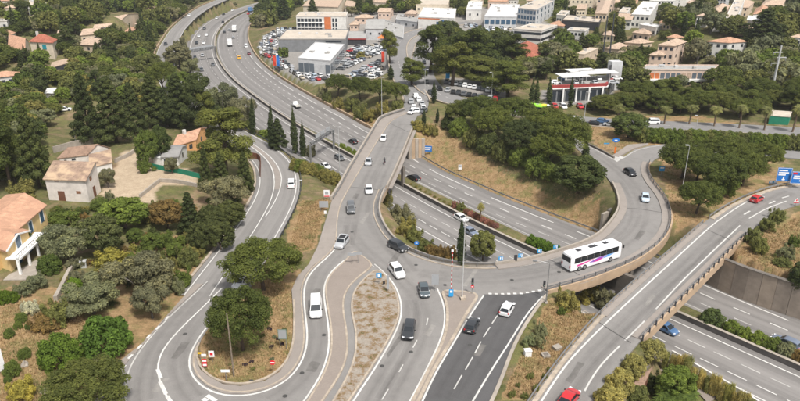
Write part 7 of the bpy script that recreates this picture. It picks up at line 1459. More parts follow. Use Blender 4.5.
# motorcycle and rider on the bridge
p = P(384.5, 164, ZJ); mo = thing('motorcycle', 'black motorcycle on the road bridge', 'motorcycle', (p[0], p[1], ZJ), heading((384.5, 164), (388, 152), ZJ))
for x in (-0.68, 0.68):
    w_ = link('wheel', CARS['hatch']['wheel'], mo, (x, 0, 0.31), 0, (0.94, 0.6, 0.94)); link('rim', CARS['hatch']['rim'], w_, (0, 0, 0), 0, (1, 0.9, 1))
MB().tube([(-0.7, 0, 0.35), (-0.35, 0, 0.75), (0.1, 0, 0.85), (0.4, 0, 0.95), (0.68, 0, 0.35)], [0.08, 0.16, 0.2, 0.14, 0.06], 8).build('frame', 'black_trim', mo, True); MB().tube([(0.38, -0.36, 1.05), (0.45, 0, 1.08), (0.38, 0.36, 1.05)], 0.025, 5).build('handlebar', 'steel_dark', mo)
MB().tube([(-0.75, 0, 0.82), (-0.3, 0, 0.84), (0.05, 0, 0.82)], [0.08, 0.15, 0.1], 8).build('seat', 'black_trim', mo, True); link('taillight', unit_box('tail_lamp'), mo, (-0.82, 0, 0.75), 0, (0.08, 0.16, 0.1))
def rider(loc, rz):
    """one continuous seated figure grown over a skeleton"""
    J = dict(pel=(-0.2, 0, 0.92), ab=(-0.16, 0, 1.12), ch=(-0.04, 0, 1.36), nk=(0.02, 0, 1.52), hd=(0.06, 0, 1.66), ht=(0.06, 0, 1.76)); R_ = dict(pel=0.15, ab=0.14, ch=0.17, nk=0.07, hd=0.12, ht=0.09); E_ = [('pel', 'ab'), ('ab', 'ch'), ('ch', 'nk'), ('nk', 'hd'), ('hd', 'ht')]
    for s, y in (('l', 1), ('r', -1)):
        for n, c, r in (('sh', (0.0, 0.19 * y, 1.42), 0.085), ('el', (0.2, 0.32 * y, 1.2), 0.06), ('wr', (0.36, 0.34 * y, 1.1), 0.045), ('ha', (0.42, 0.32 * y, 1.07), 0.05), ('hp', (-0.12, 0.13 * y, 0.88), 0.12), ('kn', (0.25, 0.2 * y, 0.78), 0.085), ('ank', (0.0, 0.2 * y, 0.36), 0.055), ('toe', (0.18, 0.2 * y, 0.3), 0.05)): J[n + s] = c; R_[n + s] = r
        E_ += [('ch', 'sh' + s), ('sh' + s, 'el' + s), ('el' + s, 'wr' + s), ('wr' + s, 'ha' + s), ('pel', 'hp' + s), ('hp' + s, 'kn' + s), ('kn' + s, 'ank' + s), ('ank' + s, 'toe' + s)]
    ks = list(J); m = bpy.data.meshes.new('person'); m.from_pydata([J[k] for k in ks], [(ks.index(a), ks.index(b)) for a, b in E_], []); o = bpy.data.objects.new('person', m); COL.objects.link(o)
    sk = o.modifiers.new('skin', 'SKIN'); sv = m.skin_vertices[0].data if m.skin_vertices else None
    if sv is None:
        bpy.context.view_layer.objects.active = o; bpy.ops.mesh.customdata_skin_add(); sv = m.skin_vertices[0].data
    for i, k in enumerate(ks): sv[i].radius = (R_[k], R_[k]); sv[i].use_root = (k == 'pel')
    o.modifiers.new('sub', 'SUBSURF').levels = 1; o.modifiers['sub'].render_levels = 2; m.materials.append(MATS['rider_cloth']); o.location = loc; o.rotation_euler.z = rz
    return o
plain('rider_cloth', (0.03, 0.032, 0.04), 0.8, 0.2); rp = rider((p[0], p[1], ZJ), mo.rotation_euler.z); tag(rp, 'person in dark clothes and helmet riding the black motorcycle', 'person')
hm = MB()
for i in range(7):
    for j in range(12): th = math.pi * i / 6; ph = 2 * math.pi * j / 12; hm.v.append((0.07 + 0.16 * math.sin(th) * math.cos(ph), 0.145 * math.sin(th) * math.sin(ph), 1.68 + 0.155 * math.cos(th)))
hm.f = [(i * 12 + j, i * 12 + (j + 1) % 12, (i + 1) * 12 + (j + 1) % 12, (i + 1) * 12 + j) for i in range(6) for j in range(12)]; hm.build('helmet', 'black_trim', rp, True)

# ---- cars on the local roads
for kd, x, y, hx, hy, c, lb, z in (('hatch', 412, 113.5, 407, 116, 'white', 'white car just turning onto the road bridge', 7), ('hatch', 423.5, 112.5, 420, 114.5, 'grey', 'grey car waiting at the end of the road bridge', 7), ('hatch', 426.7, 83, 425.5, 76, 'dark', 'dark car on the boulevard bend', 7), ('small_van', 424, 73, 424, 66, 'grey', 'grey van on the boulevard above the dark car', 7), ('suv', 424, 64, 424, 70, 'black', 'black car under the boulevard pines', 6.8), ('hatch', 431, 94, 436, 98, 'dark', 'dark car by the island cypress', 7), ('hatch', 402.7, 77, 400, 70, 'white', 'lone white car on the dealership road', 6.1), ('hatch', 459, 113, 467, 115, 'black', 'black car beside the first pine of the belt', 7), ('hatch', 439.5, 90, 444, 94, 'black', 'black scooter sized car at the car park kerb', 7),
                         ('suv', 575, 122, 585, 123, 'white', 'white car on the boulevard right of the pine belt', 7), ('sedan', 592, 125, 582, 124, 'black', 'black saloon on the boulevard right of the white car', 7), ('hatch', 602.5, 123, 612, 124, 'blue', 'blue car on the boulevard beside the broad tree', 7), ('hatch', 609.5, 126, 599, 125, 'silver', 'silver car on the boulevard beside the blue one', 7), ('small_van', 652, 124, 642, 124, 'white', 'white van parked on the boulevard left of the palms', 7), ('hatch', 500, 108, 508, 109.5, 'white', 'white car glimpsed between the belt pines', 7), ('hatch', 505, 112, 495, 110, 'silver', 'silver car glimpsed between the belt pines', 7)):
    car(kd, x, y, hx, hy, c, lb, z=z, far=True, zoff=0.02)
for k, (x, y, hx, hy) in enumerate(((411, 103, 410, 98), (413.5, 108.5, 413, 104), (413, 112, 414, 108), (418.5, 101, 416, 97), (422, 105, 421, 101), (423.5, 109, 423.5, 105), (415.5, 97.5, 413, 93.5), (417, 112, 417, 108))): car('hatch' if k % 3 else 'suv', x, y, hx, hy, 'white' if k % 4 else 'silver', ('white' if k % 4 else 'silver') + ' car queuing in the bend towards the road bridge', z=7, far=True, group='cars queuing towards the bridge', zoff=0.02)
rd = random.Random(3)
for k in range(11): x = 448 + k * 5.3; y = 88.5 + k * 0.9 + (0 if k else -1); c = rd.choice(['white', 'silver', 'dark', 'grey', 'black', 'red'] if k != 9 else ['red']); car(rd.choice(['hatch', 'sedan', 'suv']), x, y + 4.0, x + 1.3, y + 2.0, c, c + ' car in the front row of the tree lined car park', z=7, far=True, group='front row of the tree lined car park', zoff=0.03)
for k in range(12): x = 447 + k * 4.6; y = 82.5 + k * 0.95; c = rd.choice(['white', 'silver', 'dark', 'grey', 'white']); car(rd.choice(['hatch', 'sedan', 'suv']), x, y + 0.5, x + 1.2, y - 1.2, c, c + ' car in the back row of the tree lined car park', z=7, far=True, group='back row of the tree lined car park', zoff=0.03)
# dealership stock: rows of cars
foot = []
for o in list(COL.objects):
    if o.parent is None and o.get('category') in ('showroom', 'building', 'house') and o.type == 'EMPTY':
        w_ = [c for c in o.children if c.name.startswith('wall')]
        if w_: vv_ = [np.array(v.co)[:2] + np.array(o.location)[:2] for v in list(w_[0].data.vertices)[:4]]; foot.append(np.array(vv_))
rd = random.Random(9); nstock = 0
def stock(poly, z, label, group, sx, sy, ang, keep, limit, lane=3):
    global nstock
    pw = PL(poly, z); c0 = pw.mean(0); ca_, sa_ = math.cos(ang), math.sin(ang); cnt = 0
    ij = np.array([(i, j) for i in range(-40, 41) for j in range(-40, 41) if j % lane != lane - 1]); xs = c0[0] + ij[:, 0] * sx * ca_ - ij[:, 1] * sy * sa_; ys = c0[1] + ij[:, 0] * sx * sa_ + ij[:, 1] * sy * ca_
    ok = inside(pw, xs, ys) & ~on_roads(xs, ys, 2.5)
    for f in foot:
        c = f.mean(0); ok &= ~inside(c + (f - c) * (1 + 2.6 / max(4, np.hypot(*(f - c).T).mean())), xs, ys)
    idx = list(np.nonzero(ok)[0]); rd.shuffle(idx)
    for q_ in idx:
        x, y = float(xs[q_]), float(ys[q_])
        if rd.random() > keep or not clear(x, y, 1.5, 0.8) or cnt >= limit: continue
        kd = rd.choice(['hatch', 'hatch', 'sedan', 'suv', 'estate', 'small_van']); cn = rd.choice(['white'] * 6 + ['silver'] * 4 + ['grey', 'dark', 'black', 'paleblue', 'red', 'bluegrey', 'beige'])
        o = link('van' if 'van' in kd else 'car', CARS[kd]['far'], None, (x, y, ground_z(x, y) + 0.02), ang + math.pi / 2 + rd.choice([0, math.pi]) + rd.uniform(-.04, .04)); o.color = (*COLS[cn], 1); tag(o, label % cn.replace('paleblue', 'pale blue').replace('bluegrey', 'blue grey'), 'van' if 'van' in kd else 'car', group); cnt += 1
    return cnt
c1 = stock([(258, 50), (262, 38), (276, 30), (298, 29), (279, 42), (278, 54), (300, 74), (330, 78), (331, 83), (316, 84), (298, 79), (278, 68)], 2.6, '%s car packed in the lot beside the motorway bend', 'stock cars along the motorway', 2.75, 5.2, R(25), 0.97, 150, 6)
c2 = stock([(334, 78), (345, 58), (352, 46), (366, 48), (380, 44), (394, 44), (395, 76), (370, 80)], 2.8, '%s car in the lot right of the white showroom', 'stock cars right of the showroom', 2.75, 5.3, R(70), 0.96, 120, 6)
c3 = stock([(456, 34), (470, 24), (484, 30), (516, 30), (514, 38), (488, 36)], 9, '%s car in the far lot beyond the tall pines', 'stock cars beyond the pines', 3.2, 6, R(5), 0.85, 45, 3)
c4 = stock([(540, 107), (548, 104), (606, 102), (604, 107), (560, 110)], 7.6, '%s car parked in front of the red edged showroom', 'cars before the red edged showroom', 2.9, 6, R(2), 0.9, 16, 3)
# cars on the showroom deck
sr_ = [o for o in COL.objects if o.get('label', '').startswith('car showroom with a red edged')][0]
for k in range(8):
    x, y = sr_.location.x - 12 + k * 3.4, sr_.location.y - 5 + (k % 2) * 7; cn = rd.choice(['white', 'dark', 'blue', 'silver']); o = link('car', CARS['hatch']['far'], None, (x, y, sr_.location.z + 5.43), rd.choice([0, math.pi / 2]) + 0.05); o.color = (*COLS[cn], 1); tag(o, cn + ' car on the roof deck of the red edged showroom', 'car', 'cars on the showroom deck')
for x, y, hx, hy, c, lb in ((192, 16, 187, 20, 'white', 'white car on the far upper bend of the hillside road'), (170, 44.5, 170, 50, 'dark', 'dark car on the hillside road at the far left bend'), (181.8, 74.5, 188, 82, 'white', 'white car on the hillside road above the cedars')):
    zz = G(x, y).z; q = P(x, y, zz + 0.3); j = int(np.argmin(np.hypot(LR[:, 0] - q[0], LR[:, 1] - q[1]))); d = LR[j - 1] - LR[min(j + 1, len(LR) - 1)]; n_ = normals2(LR)[j]; o = link('car', CARS['hatch']['far'], None, (LR[j, 0] + n_[0] * 1.6, LR[j, 1] + n_[1] * 1.6, LR[j, 2] + 0.02), math.atan2(d[1], d[0])); o.color = (*COLS[c], 1); tag(o, lb, 'car')
for x, y, c, kd, lb in ((97, 77.5, 'silver', 'small_van', 'silver van parked in the wood at the upper left'), (65, 111, 'white', 'hatch', 'white car on the track above the stone house'), (72, 28, 'dark', 'suv', 'dark car parked behind the teal windowed house'), (182, 69, 'yellow', 'small_van', 'yellow van on the hillside road by the trees')):
    q = G(x, y); o = link('van' if 'van' in kd else 'car', CARS[kd]['far'], None, (q.x, q.y, q.z), 0.4); o.color = (*COLS[c], 1); tag(o, lb, 'van' if 'van' in kd else 'car')
# ================================================================ STREET FURNITURE AND SIGNS
for nm, c in dict(sign_blue=(0.02, 0.16, 0.50), sign_cyan=(0.03, 0.30, 0.62), sign_white=(0.80, 0.80, 0.80), sign_red=(0.62, 0.02, 0.03), sign_back=(0.33, 0.34, 0.35), sign_green=(0.17, 0.22, 0.17), sign_yellow=(0.75, 0.45, 0.02), sign_orange=(0.65, 0.16, 0.02), banner_red=(0.60, 0.06, 0.03), banner_blue=(0.03, 0.15, 0.45)).items(): plain(nm, c, 0.5, 0.05, 1.0)
plain('lamp_steel', (0.52, 0.52, 0.51), 0.5, 0.1, 1.5, metal=0.2); plain('lamp_glass', (0.7, 0.7, 0.66), 0.3, 0.05)
plain('wood_pole', (0.20, 0.16, 0.12), 0.95, 0.3, 3.0)
def ground_or(px, py, z): return Vector((*P(px, py, z), z)) if z is not None else G(px, py)
def lamp(px, py, ytop, label, z=None, arm=(-1.2, 0), r=0.11, name='street_lamp', mat='lamp_steel'):
    q = ground_or(px, py, z); s = FPX / (q.y * cP + (CAMZ - q.z) * sP); al = math.atan2(CAMZ - q.z, q.y); h = (py - ytop) / (s * math.cos(al)) * 0.97
    o = thing(name, label, 'street lamp', q); MB().tube([(0, 0, -0.3), (0, 0, h * 0.5), (0, 0, h)], [r, r * 0.75, r * 0.5], 8).build('pole', mat, o)
    MB().tube([(0, 0, h - 0.05), (arm[0] * 0.6, arm[1] * 0.6, h + 0.22), (arm[0], arm[1], h + 0.25)], 0.045, 6).build('arm', mat, o)
    hd = link('lamp_head', unit_box(mat), o, (arm[0], arm[1], h + 0.16), math.atan2(arm[1], arm[0]), (0.75, 0.32, 0.16)); link('lens', unit_box('lamp_glass'), hd, (0, 0, -0.35), 0, (0.8, 0.8, 0.3)); link('base_plate', unit_box('concrete'), o, (0, 0, -0.2), 0, (0.5, 0.5, 0.3))
    return o
lamp(462, 299, 222, 'tall street lamp on the splitter island in the middle of the junction', ZJ + 0.14, (0.5, 0.1)); lamp(382, 118, 78, 'street lamp at the bend of the road bridge parapet', ZJ, (0.5, -0.3)); lamp(340.3, 182, 128, 'street lamp beside the lower parapet of the road bridge', None, (0.5, 0))
lamp(681.5, 193, 146, 'street lamp in front of the island pines', None, (-0.6, 0)); lamp(582.5, 135, 93, 'street lamp on the dry grass next to the ramp', None, (0.8, 0)); lamp(424.8, 98, 70, 'street lamp on the boulevard bend', None, (0.8, 0)); lamp(491.5, 99, 73, 'street lamp at the tree lined car park', None, (-0.8, 0)); lamp(694, 140, 116, 'street lamp rising from the long hedge', None, (-0.6, 0)); lamp(585, 103, 92, 'short lamp before the red edged showroom', None, (0.4, 0))
lamp(546, 302, 263.5, 'grey street lamp with a long curved arm above the traffic light', ZJ, (-2.3, 0.4), 0.12, mat='galvanised'); lamp(299, 192, 181, 'short lamp at the outer rail of the hillside road', None, (0.6, 0)); lamp(691, 109, 97, 'lamp in front of the long low apartment block', None, (-0.4, 0))

def sign(px, py, w_, h_, zc, mat, label, z=None, rz=0.0, name='road_sign', back='sign_back', posts=1, shape='rect', marks=(), tilt=0.0, postmat='galvanised', cat='sign'):
    """a panel on posts; px, py is the foot; zc the height of the panel centre"""
    q = ground_or(px, py, z); o = thing(name, label, cat, q, rz)
    for k in range(posts): x = 0 if posts == 1 else (-0.35 + 0.7 * k / (posts - 1)) * w_; MB().tube([(x, 0.05, -0.3), (x, 0.05, zc + h_ * 0.45)], 0.045 if w_ < 3 else 0.09, 6).build('post', postmat, o)
    b = MB(); n = {'disc': 20, 'oct': 8, 'tri': 3}.get(shape)
    if n:
        off = math.pi / 8 if shape == 'oct' else (math.pi / 2 if shape == 'tri' else 0); r = [(math.cos(2 * math.pi * k / n + off) * w_ / 2, math.sin(2 * math.pi * k / n + off) * h_ / 2) for k in range(n)]
    else: r = [(-w_ / 2, -h_ / 2), (w_ / 2, -h_ / 2), (w_ / 2, h_ / 2), (-w_ / 2, h_ / 2)]; n = 4
    b.v = [(x, -0.05, zc + y) for x, y in r] + [(x, 0.0, zc + y) for x, y in r]; b.f = [tuple(range(n)), tuple(range(2 * n - 1, n - 1, -1))] + [(k, n + k, n + (k + 1) % n, (k + 1) % n) for k in range(n)]
    pn = b.build('panel', mat, o)
    for i, (mx, mz, mw, mh, mm) in enumerate(marks): link('marking', unit_box(mm), pn, (mx * w_, -0.06 - 0.004 * i, zc + mz * h_ - mh * h_ / 2), 0, (mw * w_, 0.02, mh * h_))
    return o
W_ = 'sign_white'
sign(451, 297.5, 0.75, 1.35, 0.9, 'sign_cyan', 'blue bollard sign at the foot of the striped pole', ZJ + 0.14, name='traffic_bollard', marks=((0, 0.2, 0.5, 0.3, W_),))
# striped pole
q = P(451, 295.5, ZJ + 0.14); o = thing('striped_pole', 'tall red and white striped pole on the splitter island', 'pole', (*q, ZJ + 0.14)); hh = 8.2
for k in range(20): MB().tube([(0, 0, hh * k / 20), (0, 0, hh * (k + 1) / 20)], 0.07, 8).build('band', 'sign_red' if k % 2 else 'sign_white', o)
link('cap', unit_box('sign_white'), o, (0, 0, hh), 0, (0.35, 0.25, 0.3)); link('foot', unit_box('concrete'), o, (0, 0, -0.05), 0, (0.6, 0.6, 0.12))
def traffic_light(px, py, h, label, z=ZJ, rz=0.0, heads=1, red=False):
    q = ground_or(px, py, z); o = thing('traffic_light', label, 'traffic light', q, rz); MB().tube([(0, 0, -0.1), (0, 0, h)], 0.06, 7).build('pole', 'galvanised', o); bx = link('signal_box', unit_box('canopy_dark'), o, (0, -0.12, h - 1.0), 0, (0.36, 0.25, 1.05))
    for k, c in enumerate(('black_trim', 'black_trim', 'sign_green')): link('lamp_lens', unit_box(c), o, (0, -0.255, h - 0.85 + 0.31 * (2 - k) * 0.9), 0, (0.2, 0.02, 0.2))
    if red: link('plate', unit_box('sign_red'), o, (0, -0.1, h - 1.75), 0, (0.5, 0.05, 0.5)); link('plate_mark', unit_box('sign_white'), o, (0, -0.13, h - 1.6), 0, (0.3, 0.03, 0.15))
traffic_light(472, 293.5, 2.9, 'traffic light with a red sign on the splitter island', ZJ + 0.14, red=True); traffic_light(543, 296.5, 3.0, 'traffic light at the corner where the dark road meets the junction'); traffic_light(465.5, 263.5, 2.2, 'black signal box behind the curved parapet', ZJ)
sign(435, 291, 1.2, 1.9, 2.2, 'sign_back', 'grey back of a direction sign left of the striped pole', ZJ)
sign(416.5, 252, 0.9, 0.9, 1.9, 'sign_blue', 'round blue sign behind the curved parapet', ZJ, shape='disc', marks=((0, 0, 0.45, 0.14, W_),))
for k, (x, y) in enumerate(((500.5, 264), (520, 261), (539, 256.5), (555, 252))): sign(x, y, 0.85, 0.75, 1.15, 'sign_cyan', ('first', 'second', 'third', 'fourth')[k] + ' small blue and white chevron sign from the left on the viaduct parapet', ZJ, marks=((-0.1, 0.1, 0.25, 0.55, W_), (0.3, 0, 0.2, 0.9, W_)))
sign(515.3, 262.5, 0.6, 1.2, 1.0, 'canopy_dark', 'small black box beside the second chevron sign', ZJ, name='signal_cabinet', cat='cabinet')
sign(327, 200, 1.3, 1.7, 1.6, 'sign_white', 'white sign with dark picture on the dry slope left of the bridge', None, posts=2, marks=((0, 0.1, 0.6, 0.4, 'sign_back'), (0, -0.38, 0.9, 0.15, 'sign_red'))); sign(324, 211, 2.0, 1.5, 1.6, 'sign_back', 'grey back of a wide sign on the dry slope', None, posts=2)
sign(325.5, 217, 0.5, 0.7, 1.1, 'sign_white', 'little white plate at the footway edge', None)
for x, y, lb in ((352, 264, 'left arm of the grey direction signs at the tip of the paved island'), (358, 263, 'right grey direction sign at the tip of the paved island')): sign(x, y, 1.5, 0.55, 2.0, 'sign_back', lb, ZJ + 0.14)
sign(379, 284, 0.95, 0.95, 1.7, 'sign_cyan', 'light blue square sign at the top of the gravel island', ZJ + 0.14, marks=((0, 0, 0.4, 0.5, W_),)); sign(388, 291, 0.42, 2.6, 1.7, 'sign_back', 'tall narrow grey post sign on the gravel island', ZJ + 0.14); sign(384, 285, 0.4, 0.5, 0.5, 'black_trim', 'small dark marker post on the gravel island', ZJ + 0.14)
sign(283.5, 349, 1.3, 1.7, 2.6, 'sign_green', 'green notice board under the edge of the pine', None, posts=2, marks=((0, 0, 0.85, 0.85, 'sign_back'),)); sign(273.5, 375, 0.8, 0.8, 2.1, 'sign_red', 'red stop sign at the end of the pine island', None, shape='oct', marks=((0, 0, 0.75, 0.2, W_),))
sign(212.5, 362, 0.8, 1.0, 1.4, 'sign_white', 'white sign with a pink mark at the left end of the pine island', None, marks=((0, 0, 0.5, 0.4, 'sign_red'),)); sign(205.5, 369, 0.65, 1.2, 1.1, 'sign_red', 'red and white sign at the left end of the pine island', None, marks=((0, 0.25, 0.9, 0.2, W_), (0, -0.3, 0.8, 0.25, W_))); sign(205, 364, 0.7, 0.4, 1.5, 'sign_white', 'small white arrow plate above the red and white sign', None); sign(200.5, 360, 0.5, 0.3, 1.2, 'sign_yellow', 'small yellow plate at the left end of the pine island', None); sign(226.5, 381, 1.2, 0.4, 1.7, 'sign_white', 'white arrow shaped direction plate on the pine island', None)
# utility poles
def pole(px, py, ytop, label, r=0.12, cross=True, mat='wood_pole', z=None):
    q = ground_or(px, py, z); s = FPX / (q.y * cP + (CAMZ - q.z) * sP); al = math.atan2(CAMZ - q.z, q.y); h = (py - ytop) / (s * math.cos(al)); o = thing('utility_pole', label, 'utility pole', q); MB().tube([(0, 0, -0.3), (0, 0, h)], [r, r * 0.7], 7).build('pole', mat, o)
    if cross:
        for k, zz in enumerate((h - 0.4, h - 1.6)): link('crossarm', unit_box(mat), o, (0, 0, zz), 0.3, (2.2 - 0.5 * k, 0.14, 0.14))
        for sx in (-0.9, -0.3, 0.3, 0.9): link('insulator', unit_box('lamp_glass'), o, (sx, 0.3 * sx, h - 0.26), 0, (0.1, 0.1, 0.22))
    return o
pole(234, 376, 318, 'wooden utility pole in front of the lower umbrella pine', 0.13, False)
pole(76, 143, 124, 'thin utility pole behind the stone house', 0.1, False, 'lamp_steel'); pole(602.5, 60, 18, 'left of the two slim dark masts at the upper right', 0.35, False, 'steel_dark'); pole(609, 60, 16, 'right of the two slim dark masts at the upper right', 0.35, False, 'steel_dark')
# electricity pylon
q = G(770.5, 97); o = thing('electricity_pylon', 'grey electricity pylon with short cross arms at the right', 'pylon', q); h = 18.0
MB().tube([(0, 0, -0.5), (0, 0, h)], [0.6, 0.3], 6).build('mast', 'lamp_steel', o)
for k, zz in enumerate((h - 2.5, h - 4.3, h - 6.2)): link('crossarm', unit_box('lamp_steel'), o, (0.9 if k % 2 else -0.7, 0, zz), 0.1, (3.4, 0.22, 0.28)); link('insulator', unit_box('galvanised'), o, (-2.2 if k % 2 == 0 else 2.4, 0, zz - 0.9), 0, (0.25, 0.25, 0.9))
# motorway gantries
def gantry(p0, p1, zbeam, label, panels, depth=0.8, size=(2.4, 2.6), mat='galvanised'):
    a = np.array(P(*p0, 0)); b = np.array(P(*p1, 0)); d = b - a; L = np.hypot(*d); o = thing('motorway_gantry', label, 'gantry', (*(a + b) / 2, 0), math.atan2(d[1], d[0]))
    for x in (-L / 2, L / 2): link('upright', unit_box(mat), o, (x, 0, -0.3), 0, (0.5, 0.5, zbeam + 1.0))
    for zz in (zbeam, zbeam + 0.8):
        for y in (-0.4, 0.4): link('chord', unit_box(mat), o, (0, y, zz), 0, (L, 0.16, 0.16))
    for k in range(int(L / 1.6)): x = -L / 2 + 0.8 + k * 1.6; link('brace', unit_box(mat), o, (x, 0, zbeam), 0.5 if k % 2 else -0.5, (0.1, 0.9, 0.9))
    for x in panels:
        pn = link('sign_panel', unit_box('sign_back'), o, (x * L, 0.62, zbeam - 0.6), 0, (size[0], 0.12, size[1]))
        for k in range(3): link('stiffener', unit_box('lamp_steel'), o, (x * L + (k - 1) * size[0] * 0.3, 0.5, zbeam - 0.55), 0, (0.1, 0.1, size[1] - 0.1))
    return o
gantry((311, 164.5), (334, 149), 5.6, 'sign gantry seen from behind next to the cypresses', (-0.1, 0.12, 0.34), size=(2.6, 2.6)); gantry((187, 64), (216.5, 59), 5.8, 'wide sign gantry across the left carriageway of the far bend', (-0.3, -0.1, 0.1, 0.3), size=(5.5, 2.4))
# blue direction signs on the right
def dirsign(px, py, w_, h_, zc, label, marks, rz): return sign(px, py, w_, h_, zc, 'sign_blue', label, None, rz, name='direction_sign', posts=2, marks=marks)
dirsign(781, 188, 3.2, 3.4, 3.4, 'left blue direction sign with white lettering above the overpass road', ((0, 0, 0.96, 0.96, 'sign_white'), (0, 0, 0.93, 0.92, 'sign_blue'), (-0.1, 0.3, 0.6, 0.09, W_), (-0.05, 0.14, 0.7, 0.09, W_), (-0.15, -0.02, 0.5, 0.09, W_), (0.0, -0.28, 0.09, 0.26, W_), (0.0, -0.36, 0.22, 0.07, W_)), R(-8))
dirsign(795.5, 189.5, 3.2, 3.0, 3.0, 'right blue direction sign with a red badge above the overpass road', ((0, 0, 0.96, 0.96, 'sign_white'), (0, 0, 0.93, 0.91, 'sign_blue'), (-0.28, 0.34, 0.3, 0.16, 'sign_red'), (0.0, 0.12, 0.66, 0.09, W_), (-0.05, -0.06, 0.6, 0.09, W_), (0.25, -0.25, 0.3, 0.1, W_), (0.36, -0.18, 0.08, 0.22, W_)), R(-8))
sign(772.5, 185, 2.0, 0.7, 0.8, 'sign_cyan', 'small pale blue plate below the big direction signs', None, marks=((-0.25, 0, 0.3, 0.5, W_), (0.25, 0, 0.3, 0.5, W_))); sign(795, 207, 1.5, 1.4, 1.5, 'sign_white', 'red bordered warning triangle at the right edge', None, shape='tri', marks=((0, -0.3, 0.8, 0.12, 'sign_red'), (0, 0.1, 0.2, 0.3, 'sign_red')))
sign(614.5, 152, 2.0, 1.2, 3.4, 'sign_blue', 'blue oval sign on the dry grass in the ramp fork', None, shape='disc', marks=((0, 0, 0.4, 0.2, W_),)); sign(614.8, 153.5, 0.5, 1.8, 1.0, 'sign_orange', 'orange marker post below the blue oval sign', None, name='marker_post'); sign(606, 149, 1.6, 0.3, 1.6, 'sign_cyan', 'pale blue arrow plate left of the blue oval sign', None)
sign(661, 176, 1.3, 1.2, 1.9, 'sign_cyan', 'small pale blue sign below the island pines', None, marks=((0, 0.2, 0.7, 0.3, W_),)); sign(427, 155, 2.9, 1.8, 2.0, 'sign_blue', 'blue motorway sign in front of the brown wall', None, R(-6), posts=2, marks=((0, 0.2, 0.8, 0.12, W_), (0, -0.15, 0.7, 0.12, W_))); sign(460, 171.5, 1.0, 1.4, 1.3, 'sign_white', 'small white notice on the dry embankment', None, marks=((0, 0.2, 0.8, 0.45, 'sign_back'),))
sign(447.5, 83.5, 1.6, 2.4, 3.2, 'sign_cyan', 'blue totem sign at the tree lined car park', None); sign(652, 239 - 30, 0.1, 0.1, 0.3, 'sign_back', 'tiny marker post on the island edge of the ramp', None, name='marker_post')
sign(2.5, 372, 1.0, 3.4, 1.9, 'sign_white', 'tall white board on the garden slope at the left edge', None, R(60), name='notice_board', posts=2)
# banners of the dealership
for x, y, m_, lb in ((273.5, 70, 'banner_red', 'red dealership banner on a tall pole'), (277, 70.5, 'banner_blue', 'blue dealership banner on a tall pole'), (381.5, 66, 'banner_red', 'red banner in the right hand car lot')):
    q = G(x, y); o = thing('banner_flag', lb, 'banner', q); MB().tube([(0, 0, 0), (0, 0, 7.2)], 0.07, 6).build('pole', 'lamp_steel', o); b = MB(); n = 8
    for k in range(n + 1):
        zz = 2.0 + 5.0 * k / n
        for xx in (0.05, 0.75, 1.5): b.v.append((xx, 0.12 * math.sin(k * 0.9 + xx * 2), zz))
    b.f = [(3 * k + j, 3 * k + j + 1, 3 * k + j + 4, 3 * k + j + 3) for k in range(n) for j in range(2)]; b2 = [(x_, y_ + 0.03, z_) for x_, y_, z_ in b.v]; i0 = len(b.v); b.v += b2; b.f += [tuple(i0 + i for i in f[::-1]) for f in b.f[:]]; b.build('cloth', m_, o)
# concrete boxes on the dry verge and small boxes
def block(px, py, d, label, mat='concrete', rz=0.2, ring_=False, name='concrete_box'):
    q = G(px, py); o = thing(name, label, 'box', q, rz)
    if ring_:
        for sx, sy, a, b_ in ((0, -0.45, 1.1, 0.22), (0, 0.45, 1.1, 0.22), (-0.45, 0, 0.22, 0.7), (0.45, 0, 0.22, 0.7)): link('side', unit_box(mat), o, (sx, sy, -0.1), 0, (a, b_, 0.45))
        link('cover', unit_box('concrete_dark'), o, (0, 0, -0.1), 0, (0.7, 0.7, 0.35))
    else:
        link('casing', unit_box(mat), o, (0, 0, -0.1), 0, d); link('lid', unit_box(mat), o, (0, 0, d[2] - 0.1), 0, (d[0] + 0.12, d[1] + 0.12, 0.1))
block(527.5, 355.5, (0.95, 0.75, 1.0), 'white utility cabinet on the dry verge', 'trim_white', 0.15, name='utility_cabinet'); block(545.5, 356, (1, 1, 0.5), 'square concrete manhole ring on the dry verge', ring_=True, name='manhole'); block(557, 349, (1.1, 0.9, 0.5), 'low concrete box beside the overpass rail', 'concrete', 0.5); block(585, 314, (1.2, 0.9, 0.5), 'concrete drain box where the rail begins by the viaduct', ring_=True, name='manhole', rz=0.6)
block(543.5, 301.5, (0.7, 0.7, 0.35), 'pale concrete foot block beside the curved street lamp', 'concrete'); block(84, 267, (1.0, 0.9, 1.3), 'grey utility box beside the villa wall', 'lamp_steel', 0.3, name='utility_cabinet'); block(463, 301.5, (0.8, 0.7, 0.9), 'beige cabinet at the foot of the tall junction lamp', 'kerb', 0.1, name='utility_cabinet')
# rocks at the foot of the garden slope
rd = random.Random(21)
for k, (x, y) in enumerate(((88, 352), (93, 356), (96, 362), (90, 360), (86, 345), (65, 378), (25, 365), (45, 392))):
    q = G(x, y); b = MB(); n = 7
    for i in range(4):
        for j in range(n): th = i / 3 * math.pi / 2; ph = 2 * math.pi * j / n; r_ = rd.uniform(0.75, 1.1); b.v.append((0.8 * math.cos(th) * math.cos(ph) * r_, 0.6 * math.cos(th) * math.sin(ph) * r_, 0.6 * math.sin(th) * r_ - 0.1))
    b.f = [(i * n + j, i * n + (j + 1) % n, (i + 1) * n + (j + 1) % n, (i + 1) * n + j) for i in range(3) for j in range(n)]; s = rd.uniform(0.7, 1.4); o = b.build('rock', 'concrete', loc=q, rz=rd.uniform(0, 6)); o.scale = (s, s, s); tag(o, 'pale boulder on the bare garden slope beside the bushes', 'rock', 'boulders on the garden slope')
